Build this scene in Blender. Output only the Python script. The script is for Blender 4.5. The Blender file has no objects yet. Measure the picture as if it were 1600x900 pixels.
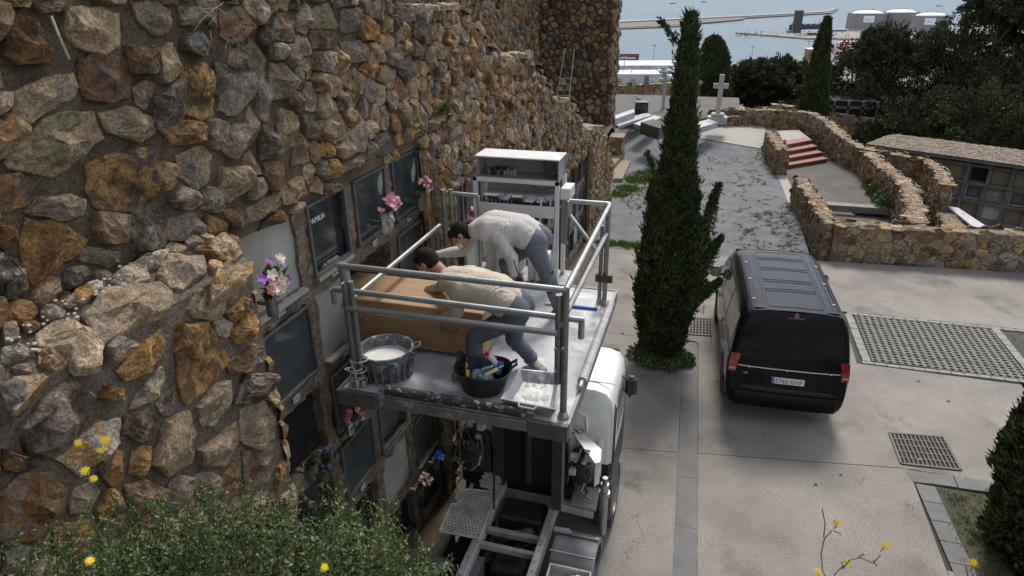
import bpy, bmesh, math, random
import numpy as np
from mathutils import Vector, Matrix, kdtree, noise
from mathutils.geometry import intersect_line_plane
random.seed(7); rng = np.random.default_rng(7)
S = bpy.context.scene; COL = S.collection
PI = math.pi; R_ = math.radians

# ------------------------------------------------------------------ camera
FPX = 1040.0; CX, CY = 800.0, 450.0
EYE = np.array([0.0, 0.0, 6.35])
def _cam(vh=-20., nadx=830., wallx=1137.):
    ny = CY + FPX*FPX/(CY-vh)
    down = np.array([nadx-CX, ny-CY, FPX]); down /= np.linalg.norm(down)
    yy = -(down[0]*(wallx-CX)+down[2]*FPX)/down[1]
    fw = np.array([wallx-CX, yy, FPX]); fw /= np.linalg.norm(fw)
    return np.array([np.cross(down, fw), fw, -down])
RC = _cam()
def ray(x, y): return RC @ np.array([x-CX, y-CY, FPX]) / FPX
def PZ(x, y, z=0.): d = ray(x, y); return EYE + d*((z-EYE[2])/d[2])
def PX(x, y, X): d = ray(x, y); return EYE + d*(X/d[0])
def PY(x, y, Y): d = ray(x, y); return EYE + d*(Y/d[1])
cd = bpy.data.cameras.new('camera'); cam = bpy.data.objects.new('camera', cd); COL.objects.link(cam)
M4 = Matrix.Identity(4)
for i in range(3):
    M4[i][0] = RC[i, 0]; M4[i][1] = -RC[i, 1]; M4[i][2] = -RC[i, 2]; M4[i][3] = EYE[i]
cam.matrix_world = M4
cd.sensor_width = 36; cd.lens = FPX/1600*36; cd.clip_start = 0.05; cd.clip_end = 60000
S.camera = cam

# ------------------------------------------------------------------ light
SUN_EL, SUN_AZ = 53.0, 4.0           # azimuth from +Y towards +X
SKY, SUNE, EXPO = 0.15, 2.0, 0.72
w = bpy.data.worlds.new('World'); S.world = w; w.use_nodes = True
nt = w.node_tree; bg = nt.nodes['Background']
sk = nt.nodes.new('ShaderNodeTexSky'); sk.sky_type = 'NISHITA'; sk.sun_disc = False
sk.sun_elevation = R_(SUN_EL); sk.sun_rotation = R_(SUN_AZ); sk.air_density = 1.0; sk.dust_density = 1.2; sk.ozone_density = 1.0
hs = nt.nodes.new('ShaderNodeHueSaturation'); hs.inputs['Saturation'].default_value = 0.42
nt.links.new(sk.outputs[0], hs.inputs['Color']); nt.links.new(hs.outputs[0], bg.inputs['Color']); bg.inputs['Strength'].default_value = SKY
sl = bpy.data.lights.new('sun', 'SUN'); sl.energy = SUNE; sl.angle = R_(16); sl.color = (1, .95, .88)
so = bpy.data.objects.new('sun', sl); COL.objects.link(so)
_d = Vector((math.sin(R_(SUN_AZ))*math.cos(R_(SUN_EL)), math.cos(R_(SUN_AZ))*math.cos(R_(SUN_EL)), math.sin(R_(SUN_EL))))
so.rotation_euler = _d.to_track_quat('Z', 'Y').to_euler()
S.view_settings.view_transform = 'Standard'; S.view_settings.look = 'None'; S.view_settings.gamma = 1
S.view_settings.use_curve_mapping = False; S.view_settings.exposure = EXPO
S.render.engine = 'CYCLES'

# ------------------------------------------------------------------ materials
MATS = {}
def mat(name, c1, c2=None, scale=3., rough=.8, bump=0., bscale=None, metal=0., spots=None, spot_scale=6., spot_amt=.35,
        spec=.5, coat=0., attr=False, crack=None, rough2=None, detail=6., trans=0., alpha=1., stretch=None, fine=None):
    """procedural principled: two noise-mixed tones, an optional third tone in patches, fine relief"""
    if name in MATS: return MATS[name]
    m = bpy.data.materials.new(name); m.use_nodes = True; t = m.node_tree; N = t.nodes; L = t.links
    b = N['Principled BSDF']; tc = N.new('ShaderNodeTexCoord'); src = tc.outputs['Object']
    if stretch:
        mp = N.new('ShaderNodeMapping'); mp.inputs['Scale'].default_value = stretch; L.new(src, mp.inputs[0]); src = mp.outputs[0]
    def nz(sc, det=detail, dist=0.):
        n = N.new('ShaderNodeTexNoise'); n.inputs['Scale'].default_value = sc; n.inputs['Detail'].default_value = det
        n.inputs['Roughness'].default_value = .62; n.inputs['Distortion'].default_value = dist; L.new(src, n.inputs['Vector']); return n
    def ramp(inp, a, c):
        r = N.new('ShaderNodeValToRGB'); r.color_ramp.elements[0].position = a; r.color_ramp.elements[1].position = c
        L.new(inp, r.inputs[0]); return r
    def mix(f, a, c, mode='MIX'):
        x = N.new('ShaderNodeMix'); x.data_type = 'RGBA'; x.blend_type = mode
        for s, v in (('Factor', f), ('A', a), ('B', c)):
            k = [i for i in x.inputs if i.name == s and (i.type == ('VALUE' if s == 'Factor' else 'RGBA'))][0]
            if isinstance(v, (int, float)): k.default_value = v
            elif isinstance(v, (tuple, list)): k.default_value = (*v[:3], 1)
            else: L.new(v, k)
        return [o for o in x.outputs if o.type == 'RGBA'][0]
    c = tuple(c1)
    if attr:
        a = N.new('ShaderNodeAttribute'); a.attribute_name = 'tone'; a2 = N.new('ShaderNodeAttribute'); a2.attribute_name = 'tone2'
        c = mix(ramp(nz(scale*.55, 9, .9).outputs['Fac'], .46, .56).outputs[0], a.outputs['Color'], a2.outputs['Color'])
        if c2: c = mix(ramp(nz(scale).outputs['Fac'], .35, .68).outputs[0], c, mix(1.0, c, c2, 'MULTIPLY'))
    elif c2: c = mix(ramp(nz(scale).outputs['Fac'], .35, .68).outputs[0], c1, c2)
    if fine:
        c = mix(ramp(nz(fine[0], 3).outputs['Fac'], .42, .6).outputs[0], c, mix(1.0, c, (fine[1],)*3, 'MULTIPLY'))
    if crack:
        vo = N.new('ShaderNodeTexVoronoi'); vo.feature = 'DISTANCE_TO_EDGE'; vo.inputs['Scale'].default_value = crack
        dn = nz(2.2, 6); ad = N.new('ShaderNodeVectorMath'); ad.operation = 'MULTIPLY_ADD'; ad.inputs[1].default_value = (.9, .9, .9); L.new(dn.outputs['Color'], ad.inputs[0]); L.new(src, ad.inputs[2]); L.new(ad.outputs[0], vo.inputs['Vector'])
        lt = N.new('ShaderNodeMath'); lt.operation = 'LESS_THAN'; lt.inputs[1].default_value = .0022; L.new(vo.outputs['Distance'], lt.inputs[0])
        gt = N.new('ShaderNodeMath'); gt.operation = 'MULTIPLY'; L.new(lt.outputs[0], gt.inputs[0]); L.new(ramp(nz(.55, 3).outputs['Fac'], .48, .56).outputs[0], gt.inputs[1]); g2 = N.new('ShaderNodeMath'); g2.operation = 'MULTIPLY'; g2.inputs[1].default_value = .6; L.new(gt.outputs[0], g2.inputs[0])
        c = mix(g2.outputs[0], c, (.06, .05, .045))
    if spots:
        r = ramp(nz(spot_scale, 8, .4).outputs['Fac'], .5+.12*(1-spot_amt), .62+.12*(1-spot_amt))
        mu = N.new('ShaderNodeMath'); mu.operation = 'MULTIPLY'; mu.inputs[1].default_value = min(1, spot_amt*2); L.new(r.outputs[0], mu.inputs[0])
        c = mix(mu.outputs[0], c, spots)
    if isinstance(c, tuple): b.inputs['Base Color'].default_value = (*c[:3], 1)
    else: L.new(c, b.inputs['Base Color'])
    b.inputs['Roughness'].default_value = rough; b.inputs['Metallic'].default_value = metal
    b.inputs['Specular IOR Level'].default_value = spec; b.inputs['Coat Weight'].default_value = coat; b.inputs['Coat Roughness'].default_value = .04
    if rough2 is not None:
        mr = N.new('ShaderNodeMapRange'); L.new(nz(scale*2.3).outputs['Fac'], mr.inputs[0]); mr.inputs[3].default_value = rough; mr.inputs[4].default_value = rough2
        L.new(mr.outputs[0], b.inputs['Roughness'])
    if trans: b.inputs['Transmission Weight'].default_value = trans
    if alpha < 1: b.inputs['Alpha'].default_value = alpha
    if bump:
        bp = N.new('ShaderNodeBump'); bp.inputs['Strength'].default_value = 1.0; bp.inputs['Distance'].default_value = bump
        L.new(nz(bscale or scale*4, 8).outputs['Fac'], bp.inputs['Height']); L.new(bp.outputs[0], b.inputs['Normal'])
    MATS[name] = m; return m

# ------------------------------------------------------------------ object helpers
def tag(o, label=None, cat=None, group=None, kind=None):
    for k, v in (('label', label), ('category', cat), ('group', group), ('kind', kind)):
        if v: o[k] = v
    return o
def empty(name, loc=(0, 0, 0), rz=0., label=None, cat=None, group=None):
    o = bpy.data.objects.new(name, None); COL.objects.link(o); o.location = loc; o.rotation_euler = (0, 0, rz)
    o.empty_display_size = .1; return tag(o, label, cat, group)
def link(name, me, parent=None, loc=None, kind=None, label=None):
    o = bpy.data.objects.new(name, me); COL.objects.link(o)
    if parent: o.parent = parent
    if loc is not None: o.location = loc
    return tag(o, label, None, None, kind)
def mesh_np(name, V, F, m, smooth=False, tone=None, ftone=None):
    """V (n,3); F list of tuples or (k,3|4) array"""
    me = bpy.data.meshes.new(name); V = np.asarray(V, np.float32)
    if isinstance(F, np.ndarray):
        k = F.shape[1]; nf = len(F)
        me.vertices.add(len(V)); me.vertices.foreach_set('co', V.ravel())
        me.loops.add(nf*k); me.loops.foreach_set('vertex_index', F.ravel().astype(np.int32))
        me.polygons.add(nf); me.polygons.foreach_set('loop_start', np.arange(0, nf*k, k, dtype=np.int32))
        me.update(calc_edges=True)
    else:
        me.from_pydata(V.tolist(), [], F)
    if smooth: me.polygons.foreach_set('use_smooth', [True]*len(me.polygons))
    if tone is not None:
        tone = np.asarray(tone, np.float32); tone = np.tile(tone, (len(V), 1)) if tone.ndim == 1 else tone
        for nm, q in (('tone', tone[:, :3]), ('tone2', tone[:, 3:6] if tone.shape[1] > 3 else tone[:, :3])):
            a = me.color_attributes.new(nm, 'FLOAT_COLOR', 'POINT')
            T = np.ones((len(V), 4), np.float32); T[:, :3] = q; a.data.foreach_set('color', T.ravel())
    me.materials.append(m); return me
class MB:
    """collects shapes and links them as ONE mesh object"""
    def __init__(s): s.V = []; s.F = []
    def add(s, V, F):
        n = len(s.V); s.V += [tuple(map(float, v)) for v in V]; s.F += [tuple(i+n for i in f) for f in F]; return s
    def box(s, a, b, M=None, bev=0.):
        (x0, y0, z0), (x1, y1, z1) = a, b
        if x0 > x1: x0, x1 = x1, x0
        if y0 > y1: y0, y1 = y1, y0
        if z0 > z1: z0, z1 = z1, z0
        if bev <= 0:
            V = [(x, y, z) for z in (z0, z1) for x, y in ((x0, y0), (x1, y0), (x1, y1), (x0, y1))]
            F = [(3, 2, 1, 0), (4, 5, 6, 7), (0, 1, 5, 4), (1, 2, 6, 5), (2, 3, 7, 6), (3, 0, 4, 7)]
        else:
            e = min(bev, (x1-x0)/2.1, (y1-y0)/2.1, (z1-z0)/2.1)
            def ringp(x0, y0, x1, y1, e, z): return [(x0+e, y0, z), (x1-e, y0, z), (x1, y0+e, z), (x1, y1-e, z), (x1-e, y1, z), (x0+e, y1, z), (x0, y1-e, z), (x0, y0+e, z)]
            V = ringp(x0+e, y0+e, x1-e, y1-e, e*.6, z0)+ringp(x0, y0, x1, y1, e, z0+e)+ringp(x0, y0, x1, y1, e, z1-e)+ringp(x0+e, y0+e, x1-e, y1-e, e*.6, z1)
            F = [tuple(range(7, -1, -1)), tuple(range(24, 32))]
            for r in range(3): F += [(r*8+i, r*8+(i+1) % 8, r*8+8+(i+1) % 8, r*8+8+i) for i in range(8)]
        if M is not None: V = [M @ Vector(v) for v in V]
        return s.add(V, F)
    def tube(s, pts, r, n=10, caps=True, rs=None):
        P = [Vector(p) for p in pts]; k = len(P); rs = rs or [r]*k; V = []; F = []
        d0 = (P[1]-P[0]).normalized(); up = Vector((0, 0, 1)) if abs(d0.z) < .9 else Vector((1, 0, 0))
        a = d0.cross(up).normalized()
        for i in range(k):
            d = (P[min(i+1, k-1)]-P[max(i-1, 0)]).normalized()
            a = (a-d*a.dot(d)).normalized(); b_ = d.cross(a)
            V += [P[i]+(a*math.cos(t)+b_*math.sin(t))*rs[i] for t in (2*PI*j/n for j in range(n))]
        for i in range(k-1): F += [(i*n+j, i*n+(j+1) % n, (i+1)*n+(j+1) % n, (i+1)*n+j) for j in range(n)]
        if caps: F += [tuple(range(n-1, -1, -1)), tuple((k-1)*n+j for j in range(n))]
        return s.add(V, F)
    def lathe(s, prof, c=(0, 0, 0), n=24, M=None):
        V = []; F = []
        for r, z in prof: V += [(c[0]+r*math.cos(2*PI*j/n), c[1]+r*math.sin(2*PI*j/n), c[2]+z) for j in range(n)]
        for i in range(len(prof)-1): F += [(i*n+j, i*n+(j+1) % n, (i+1)*n+(j+1) % n, (i+1)*n+j) for j in range(n)]
        if M is not None: V = [M @ Vector(v) for v in V]
        return s.add(V, F)
    def prism(s, pts, h, M=None, z0=0.):
        n = len(pts); V = [(x, y, z0) for x, y in pts]+[(x, y, z0+h) for x, y in pts]
        F = [tuple(range(n-1, -1, -1)), tuple(range(n, 2*n))]+[(i, (i+1) % n, n+(i+1) % n, n+i) for i in range(n)]
        if M is not None: V = [M @ Vector(v) for v in V]
        return s.add(V, F)
    def slab(s, pts3, h):
        """polygon of 3-D points thickened downwards by h"""
        n = len(pts3); V = [tuple(p) for p in pts3]+[(p[0], p[1], p[2]-h) for p in pts3]
        return s.add(V, [tuple(range(n)), tuple(range(2*n-1, n-1, -1))]+[(i, n+i, n+(i+1) % n, (i+1) % n) for i in range(n)])
    def build(s, name, m, parent=None, smooth=False, kind=None, label=None, loc=None, tone=None):
        me = bpy.data.meshes.new(name); me.from_pydata(s.V, [], s.F)
        if smooth:
            me.polygons.foreach_set('use_smooth', [True]*len(me.polygons))
            if smooth != 'all':
                try: me.set_sharp_from_angle(angle=R_(40))
                except Exception: pass
        if tone is not None:
            a = me.color_attributes.new('tone', 'FLOAT_COLOR', 'POINT'); T = np.ones((len(s.V), 4), np.float32); T[:, :3] = tone; a.data.foreach_set('color', T.ravel())
        me.materials.append(m); me.validate()
        bm = bmesh.new(); bm.from_mesh(me); bmesh.ops.recalc_face_normals(bm, faces=bm.faces); bm.to_mesh(me); bm.free()
        return link(name, me, parent, loc, kind, label)
def child(o, parent):
    o.parent = parent; return o
def dup(o, parent=None, loc=None, rz=None, label=None):
    c = o.copy(); COL.objects.link(c); c.parent = parent
    for ch in o.children: dup(ch, c)
    if loc is not None: c.location = loc
    if rz is not None: c.rotation_euler = (0, 0, rz)
    if label: c['label'] = label
    return c
def text_mesh(name, body, size, M, m, parent=None, depth=.002, align='LEFT'):
    cu = bpy.data.curves.new(name, 'FONT'); cu.body = body; cu.size = size; cu.extrude = depth; cu.align_x = align; cu.resolution_u = 3
    o = bpy.data.objects.new(name, cu); COL.objects.link(o)
    me = bpy.data.meshes.new_from_object(o.evaluated_get(bpy.context.evaluated_depsgraph_get()))
    bpy.data.objects.remove(o); me.transform(M); me.materials.clear(); me.materials.append(m)
    return link(name, me, parent)
def frame_mat(o, ex, ey, ez=None):
    ex = Vector(ex).normalized(); ey = Vector(ey); ey = (ey-ex*ey.dot(ex)).normalized(); ez = ex.cross(ey)
    M = Matrix.Identity(4)
    for i in range(3): M[i][0] = ex[i]; M[i][1] = ey[i]; M[i][2] = ez[i]; M[i][3] = o[i]
    return M

# ------------------------------------------------------------------ rubble stone work
TONES = {'grey': (.295, .243, .190), 'tan': (.400, .295, .190), 'ochre': (.450, .265, .100), 'rust': (.270, .145, .065),
         'dark': (.120, .090, .066), 'pale': (.52, .45, .36), 'green': (.245, .215, .130), 'mauve': (.295, .225, .178), 'sand': (.480, .370, .240), 'slate': (.190, .170, .150)}
ALT = {'grey': ['mauve', 'tan', 'dark'], 'tan': ['grey', 'rust', 'sand'], 'ochre': ['rust', 'dark', 'dark'], 'rust': ['dark', 'ochre', 'grey'], 'dark': ['mauve', 'rust'], 'pale': ['tan', 'grey', 'ochre'], 'green': ['grey', 'ochre', 'tan'], 'mauve': ['grey', 'dark'], 'sand': ['ochre', 'grey', 'rust'], 'slate': ['grey', 'dark']}
MIXA = [('grey', 20), ('tan', 30), ('ochre', 8), ('rust', 12), ('dark', 7), ('pale', 3), ('green', 5), ('mauve', 11), ('sand', 10)]
MIXB = [('tan', 30), ('sand', 22), ('grey', 14), ('rust', 10), ('ochre', 8), ('dark', 8), ('pale', 6), ('mauve', 4)]
def pick(mixt):
    t = random.uniform(0, sum(k for _, k in mixt))
    for n, k in mixt:
        t -= k
        if t <= 0: break
    return tone_pair(n)
def tone_pair(n):
    o = []
    for q in (n, random.choice(ALT[n])):
        v = random.uniform(.75, 1.22); c = TONES[q]; j = random.uniform(-.01, .01); o += [max(.02, x*v+j*s) for x, s in zip(c, (1, 0, -1))]
    return tuple(o)
stone_m = mat('rubble_stone', (1, 1, 1), (.50, .47, .45), 14., .88, .022, 26., attr=True, spots=(.20, .10, .042), spot_scale=5.5, spot_amt=.2, spec=.25, fine=(70, .55))
stone_far = mat('rubble_stone_far', (1, 1, 1), (.55, .5, .46), 5., .9, .012, 14., attr=True, spec=.25)
mortar_m = mat('wall_mortar', (.150, .115, .080), (.060, .045, .033), 5., .95, .02, 26., spec=.1, fine=(60, .6))
mortar_l = mat('wall_mortar_light', (.20, .158, .115), (.11, .086, .062), 5., .95, .02, 22., spec=.1)

def clip_half(P, mx, my, nx, ny):
    out = []; n = len(P)
    for i in range(n):
        ax, ay = P[i]; bx, by = P[(i+1) % n]
        da = (ax-mx)*nx+(ay-my)*ny; db = (bx-mx)*nx+(by-my)*ny
        if da <= 0: out.append((ax, ay))
        if (da < 0 < db) or (db < 0 < da):
            t = da/(da-db); out.append((ax+(bx-ax)*t, ay+(by-ay)*t))
    return out
def dart(ulen, vlen, size, var=.45, inside=None, margin=None, ghosts=(), tries=26, asp=1., fill=False):
    """variable-radius dart throwing over [−m, ulen+m]×[−m, vlen+m]; asp>1 makes cells longer in u"""
    m = size if margin is None else margin
    cell = size*1.0; grid = {}; pts = []
    def key(x, y): return (int(math.floor(x/cell)), int(math.floor(y/cell)))
    def ok(x, y, r):
        kx, ky = key(x, y)
        for i in range(kx-2, kx+3):
            for j in range(ky-2, ky+3):
                for q in grid.get((i, j), ()):
                    if (q[0]-x)**2+(q[1]-y)**2 < (.5*(q[2]+r))**2: return False
        return True
    for g in ghosts:
        grid.setdefault(key(g[0]/asp, g[1]), []).append((g[0]/asp, g[1], g[2]))
    U = ulen/asp; ntot = int((U+2*m)*(vlen+2*m)/(size*size)*tries)
    for _ in range(ntot):
        x = random.uniform(-m, U+m); y = random.uniform(-m, vlen+m); r = size*random.uniform(1-var, 1+var*.9)
        if ok(x, y, r): grid.setdefault(key(x, y), []).append((x, y, r)); pts.append((x*asp, y, r))
    return pts
def cells(sites, extra, asp=1., k=22, ng=0):
    allp = [(x/asp, y) for x, y, *_ in sites]+[(x/asp, y) for x, y, *_ in extra]
    kd = kdtree.KDTree(len(allp))
    for i, (x, y) in enumerate(allp): kd.insert((x, y, 0), i)
    kd.balance(); res = []
    for i in range(len(sites)):
        x, y = allp[i]; r = sites[i][2]*2.2 if len(sites[i]) > 2 else 1.
        P = [(x-r, y-r), (x+r, y-r), (x+r, y+r), (x-r, y+r)]
        for co, j, d in kd.find_n((x, y, 0), k):
            if j == i: continue
            if not ng and d > 0 and d/2 > max(math.hypot(px-x, py-y) for px, py in P): break
            q = allp[j]; f = .5
            if ng and j >= len(allp)-ng: f = max(.5, 1-.016/max(d, .02))      # a traced neighbour: grow right up to its edge
            P = clip_half(P, x+(q[0]-x)*f, y+(q[1]-y)*f, q[0]-x, q[1]-y)
            if len(P) < 3: break
        res.append([(px*asp, py) for px, py in P])
    return res
def stone_uvw(P, gap, h, res=0, rough=1., flat=False, base=-.03, key=0):
    """P: ccw polygon in uv. returns verts (u,v,w) and faces of one hewn stone"""
    n = len(P); A = sum(P[i][0]*P[(i+1) % n][1]-P[(i+1) % n][0]*P[i][1] for i in range(n))/2
    if A < 0: P = P[::-1]; A = -A
    if A < 1e-5: return None
    cx = sum(p[0] for p in P)/n; cy = sum(p[1] for p in P)/n; size = math.sqrt(A)
    s = max(.3, 1-1.5*gap/size)
    # cut the corners once, unevenly
    Q = []
    for i in range(n):
        a = P[i-1]; b_ = P[i]; c = P[(i+1) % n]; t1 = random.uniform(.03, .13); t2 = random.uniform(.03, .13)
        Q.append((b_[0]+(a[0]-b_[0])*t1, b_[1]+(a[1]-b_[1])*t1)); Q.append((b_[0]+(c[0]-b_[0])*t2, b_[1]+(c[1]-b_[1])*t2))
    # merge very short edges
    T = []
    for q in Q:
        if not T or math.hypot(q[0]-T[-1][0], q[1]-T[-1][1]) > size*.13: T.append(q)
    Q = T; 
    if len(Q) < 4: return None
    if res:                                  # subdivide long edges with a jitter
        T = []
        for i in range(len(Q)):
            a = Q[i]; b_ = Q[(i+1) % len(Q)]; d = math.hypot(b_[0]-a[0], b_[1]-a[1]); k = max(1, int(round(d/(size/(2.2+1.6*res)))))
            for j in range(k):
                t = j/k; g = random.uniform(-.03, .03)*size*rough if j else 0
                T.append((a[0]+(b_[0]-a[0])*t-(b_[1]-a[1])/d*g, a[1]+(b_[1]-a[1])*t+(b_[0]-a[0])/d*g))
        Q = T
    Q = [(cx+(q[0]-cx)*s, cy+(q[1]-cy)*s) for q in Q]; n = len(Q)
    planes = []
    for _ in range(3+res):
        th = random.uniform(0, 2*PI); sl_ = random.uniform(.25, 1.0)*rough; planes.append((math.cos(th)*sl_, math.sin(th)*sl_, h*random.uniform(.95, 1.35)))
    def hh(x, y):
        v = min([h]+[b0-(ax*(x-cx)+ay*(y-cy)) for ax, ay, b0 in planes])
        v += noise.noise(Vector((x*7/size*.3, y*7/size*.3, key*3.7)))*h*.34*rough
        k_ = h*.34; v = v*.55+round(v/k_+key*.37 % 1)*k_*.45
        return max(h*.30, v)
    rings = [(1.0, None), (.995, .70), (.94, .98)]+([(.66, 1.), (.36, 1.)] if res else [(.45, 1.)])+([] if res < 2 else [(.80, 1.)])
    if res > 1: rings = sorted(rings, key=lambda q: -q[0])
    V = []
    for sc, hf in rings:
        for q in Q:
            x = cx+(q[0]-cx)*sc; y = cy+(q[1]-cy)*sc
            if hf is None: z = base
            else:
                z = hh(x, y)*hf
                if res and sc < .9:
                    x += random.uniform(-1, 1)*size*.02; y += random.uniform(-1, 1)*size*.02; z += random.uniform(-1, 1)*h*.07*rough
            V.append((x, y, z))
    V.append((cx, cy, hh(cx, cy))); F = []
    for r in range(len(rings)-1): F += [(r*n+i, r*n+(i+1) % n, (r+1)*n+(i+1) % n, (r+1)*n+i) for i in range(n)]
    r = len(rings)-1; F += [(r*n+i, r*n+(i+1) % n, len(V)-1) for i in range(n)]
    return V, F, A
def stonework(parent, facets, mixt, m, limit=300, name='stone', off=(0, 0, 0), seed=1):
    """facets: list of dict(map=f(u,v,w)->xyz, ulen, vlen, size, h, gap, inside, asp, res, polys). Largest `limit` (as the lens sees them) are parts"""
    random.seed(seed); L = []; off = np.array(off)
    for fi, f in enumerate(facets):
        size = f['size']; polys = [np.array(p['p']) for p in f.get('polys', [])]; polys = [q.mean(0)+(q-q.mean(0))*1.09 for q in polys]
        for p_, q_ in zip(f.get('polys', []), polys): p_['p'] = q_
        ghosts = []
        def inpoly(x, y, P):
            c = False; n = len(P); j = n-1
            for i in range(n):
                if (P[i][1] > y) != (P[j][1] > y) and x < (P[j][0]-P[i][0])*(y-P[i][1])/(P[j][1]-P[i][1])+P[i][0]: c = not c
                j = i
            return c
        for P in polys:
            c = P.mean(0)
            for sc in (.90, .62, .3):
                for i in range(len(P)):
                    a = P[i]; b_ = P[(i+1) % len(P)]; k = max(1, int(np.linalg.norm(b_-a)/(size*.33)))
                    for j in range(k): q = c+(a+(b_-a)*j/k-c)*sc; ghosts.append((q[0], q[1], size*.12))
        sites = dart(f['ulen'], f['vlen'], size, f.get('var', .45), ghosts=ghosts, asp=f.get('asp', 1.), margin=f.get('margin'), fill=f.get('fill', False))
        ins = f.get('inside') or (lambda u, v: 0 <= u <= f['ulen'] and 0 <= v <= f['vlen'])
        sites = [s for s in sites if not any(inpoly(s[0], s[1], P) for P in polys)]
        keep = [s for s in sites if ins(s[0], s[1])]; rest = [s for s in sites if not ins(s[0], s[1])]
        for i, P in enumerate(cells(keep, rest+ghosts, f.get('asp', 1.), 22 if not ghosts else 40, len(ghosts))):
            if len(P) < 3: continue
            if max(math.hypot(a-keep[i][0], b_-keep[i][1]) for a, b_ in P) > size*2.6: continue
            if f.get('floor'): P = [(a, max(b_, f['floor'](a)-.015)) for a, b_ in P]
            st = stone_uvw(P, f.get('gap', .012)*random.uniform(.7, 1.5), f['h']*random.uniform(.55, 1.4), f.get('res', 0), f.get('rough', 1.), key=i)
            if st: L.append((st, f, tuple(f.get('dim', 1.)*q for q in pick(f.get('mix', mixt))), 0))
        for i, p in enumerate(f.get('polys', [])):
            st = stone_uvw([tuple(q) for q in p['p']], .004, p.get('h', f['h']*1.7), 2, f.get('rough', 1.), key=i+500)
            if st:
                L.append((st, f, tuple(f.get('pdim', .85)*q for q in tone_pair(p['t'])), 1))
    out = []
    for (V, F, A), f, tone, pri in L:
        W = np.array([f['map'](*v) for v in V]); c = W.mean(0)
        q = RC.T @ (c-EYE); px = A*(FPX/max(q[2], .5))**2
        x = CX+FPX*q[0]/q[2] if q[2] > 0 else -999; y = CY+FPX*q[1]/max(q[2], .1)
        if not (-60 < x < 1660 and -60 < y < 960) or q[2] < 0: px *= .01
        out.append((px*(3 if pri else 1), W-off, F, tone))
    out.sort(key=lambda t: -t[0]); SV = []; SF = []; ST = []
    for i, (px, W, F, tone) in enumerate(out):
        if i < limit and px > 40:
            link(name, mesh_np(name, W, F, m, tone=tone), parent)
        else:
            n = len(SV); SV += W.tolist(); SF += [tuple(a+n for a in q) for q in F]; ST += [tone]*len(W)
    if SV: link('small_'+name+'s', mesh_np('small_'+name+'s', SV, SF, m, tone=np.array(ST)), parent, kind='stuff')
    return len(out)
# ------------------------------------------------------------------ ground
conc_m = mat('pale_concrete', (.335, .302, .265), (.220, .196, .170), .8, .9, .004, 60, fine=(60, .55), spots=(.135, .118, .102), spot_scale=.9, spot_amt=.5, crack=.30)
conc2_m = mat('old_concrete', (.125, .112, .098), (.075, .067, .058), 1.1, .9, .004, 40, fine=(70, .7), spots=(.21, .19, .165), spot_scale=1.6, spot_amt=.3)
concp_m = mat('plaza_concrete', (.36, .335, .29), (.29, .265, .23), 1.3, .9, .004, 60)
strip_m = mat('grey_slab_concrete', (.185, .180, .172), (.135, .131, .126), 2.5, .85, .003, 60, fine=(90, .8))
grav_m = mat('grey_gravel', (.225, .230, .238), (.145, .150, .156), 2.2, .95, .03, 38, fine=(42, .55), spots=(.14, .14, .12), spot_scale=3.5, spot_amt=.25)
dark_m = mat('dark_joint', (.05, .045, .04), None, rough=.95)
soil_m = mat('planting_soil', (.085, .075, .05), (.05, .055, .03), 4, .95, .03, 30)
grass_m = mat('green_grass', (.10, .16, .025), (.19, .22, .05), 3, .8, spec=.2)
grassd_m = mat('rough_grass', (.075, .095, .025), (.14, .135, .06), 2, .8, spec=.2)
hill_m = mat('scrub_hillside', (.075, .080, .045), (.16, .13, .09), .05, .95)

YJ = lambda x: 16.78+.085*x             # edge between concrete and gravel
ter = []
def hfun(x, y):
    """the hill beyond the terrace falls to the harbour"""
    if y < 36.5 and x < 5.0: return -.35
    e = max(0., (y-36.5))
    if x > 5 and y < 37: z = -3.6-.02*(37-y)
    else: z = -3.2-.0*e
    return max(-88.6, z-.24*e)
nx, ny = 70, 90; V = []; F = []
xs = np.concatenate([np.linspace(-900, -60, 12), np.linspace(-50, -6, 8), np.linspace(-5.5, 60, 30), np.linspace(75, 1300, 20)])
ys = np.concatenate([np.linspace(-6, 34, 12), np.linspace(36.4, 60, 20), np.linspace(65, 400, 45), np.linspace(430, 760, 13)])
for j, y in enumerate(ys):
    for i, x in enumerate(xs):
        z = hfun(x, y)
        if x > 5 and y < 37 or y > 37: z += noise.noise(Vector((x*.08, y*.08, 0)))*min(6., max(0, y-37)*.06)*.8
        if y < 3 and x > 5: z = -.35 if x < 40 else z
        if x < 5.0 and x > -60 and y <= 36.4: z = -3.0
        V.append((x, y, min(z, -2.2) if (x > 5 or x < 5) else z))
n = len(xs); F = [(j*n+i, j*n+i+1, (j+1)*n+i+1, (j+1)*n+i) for j in range(len(ys)-1) for i in range(n-1)]
link('ground', mesh_np('ground', V, F, hill_m, smooth=True), kind='structure')

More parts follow.
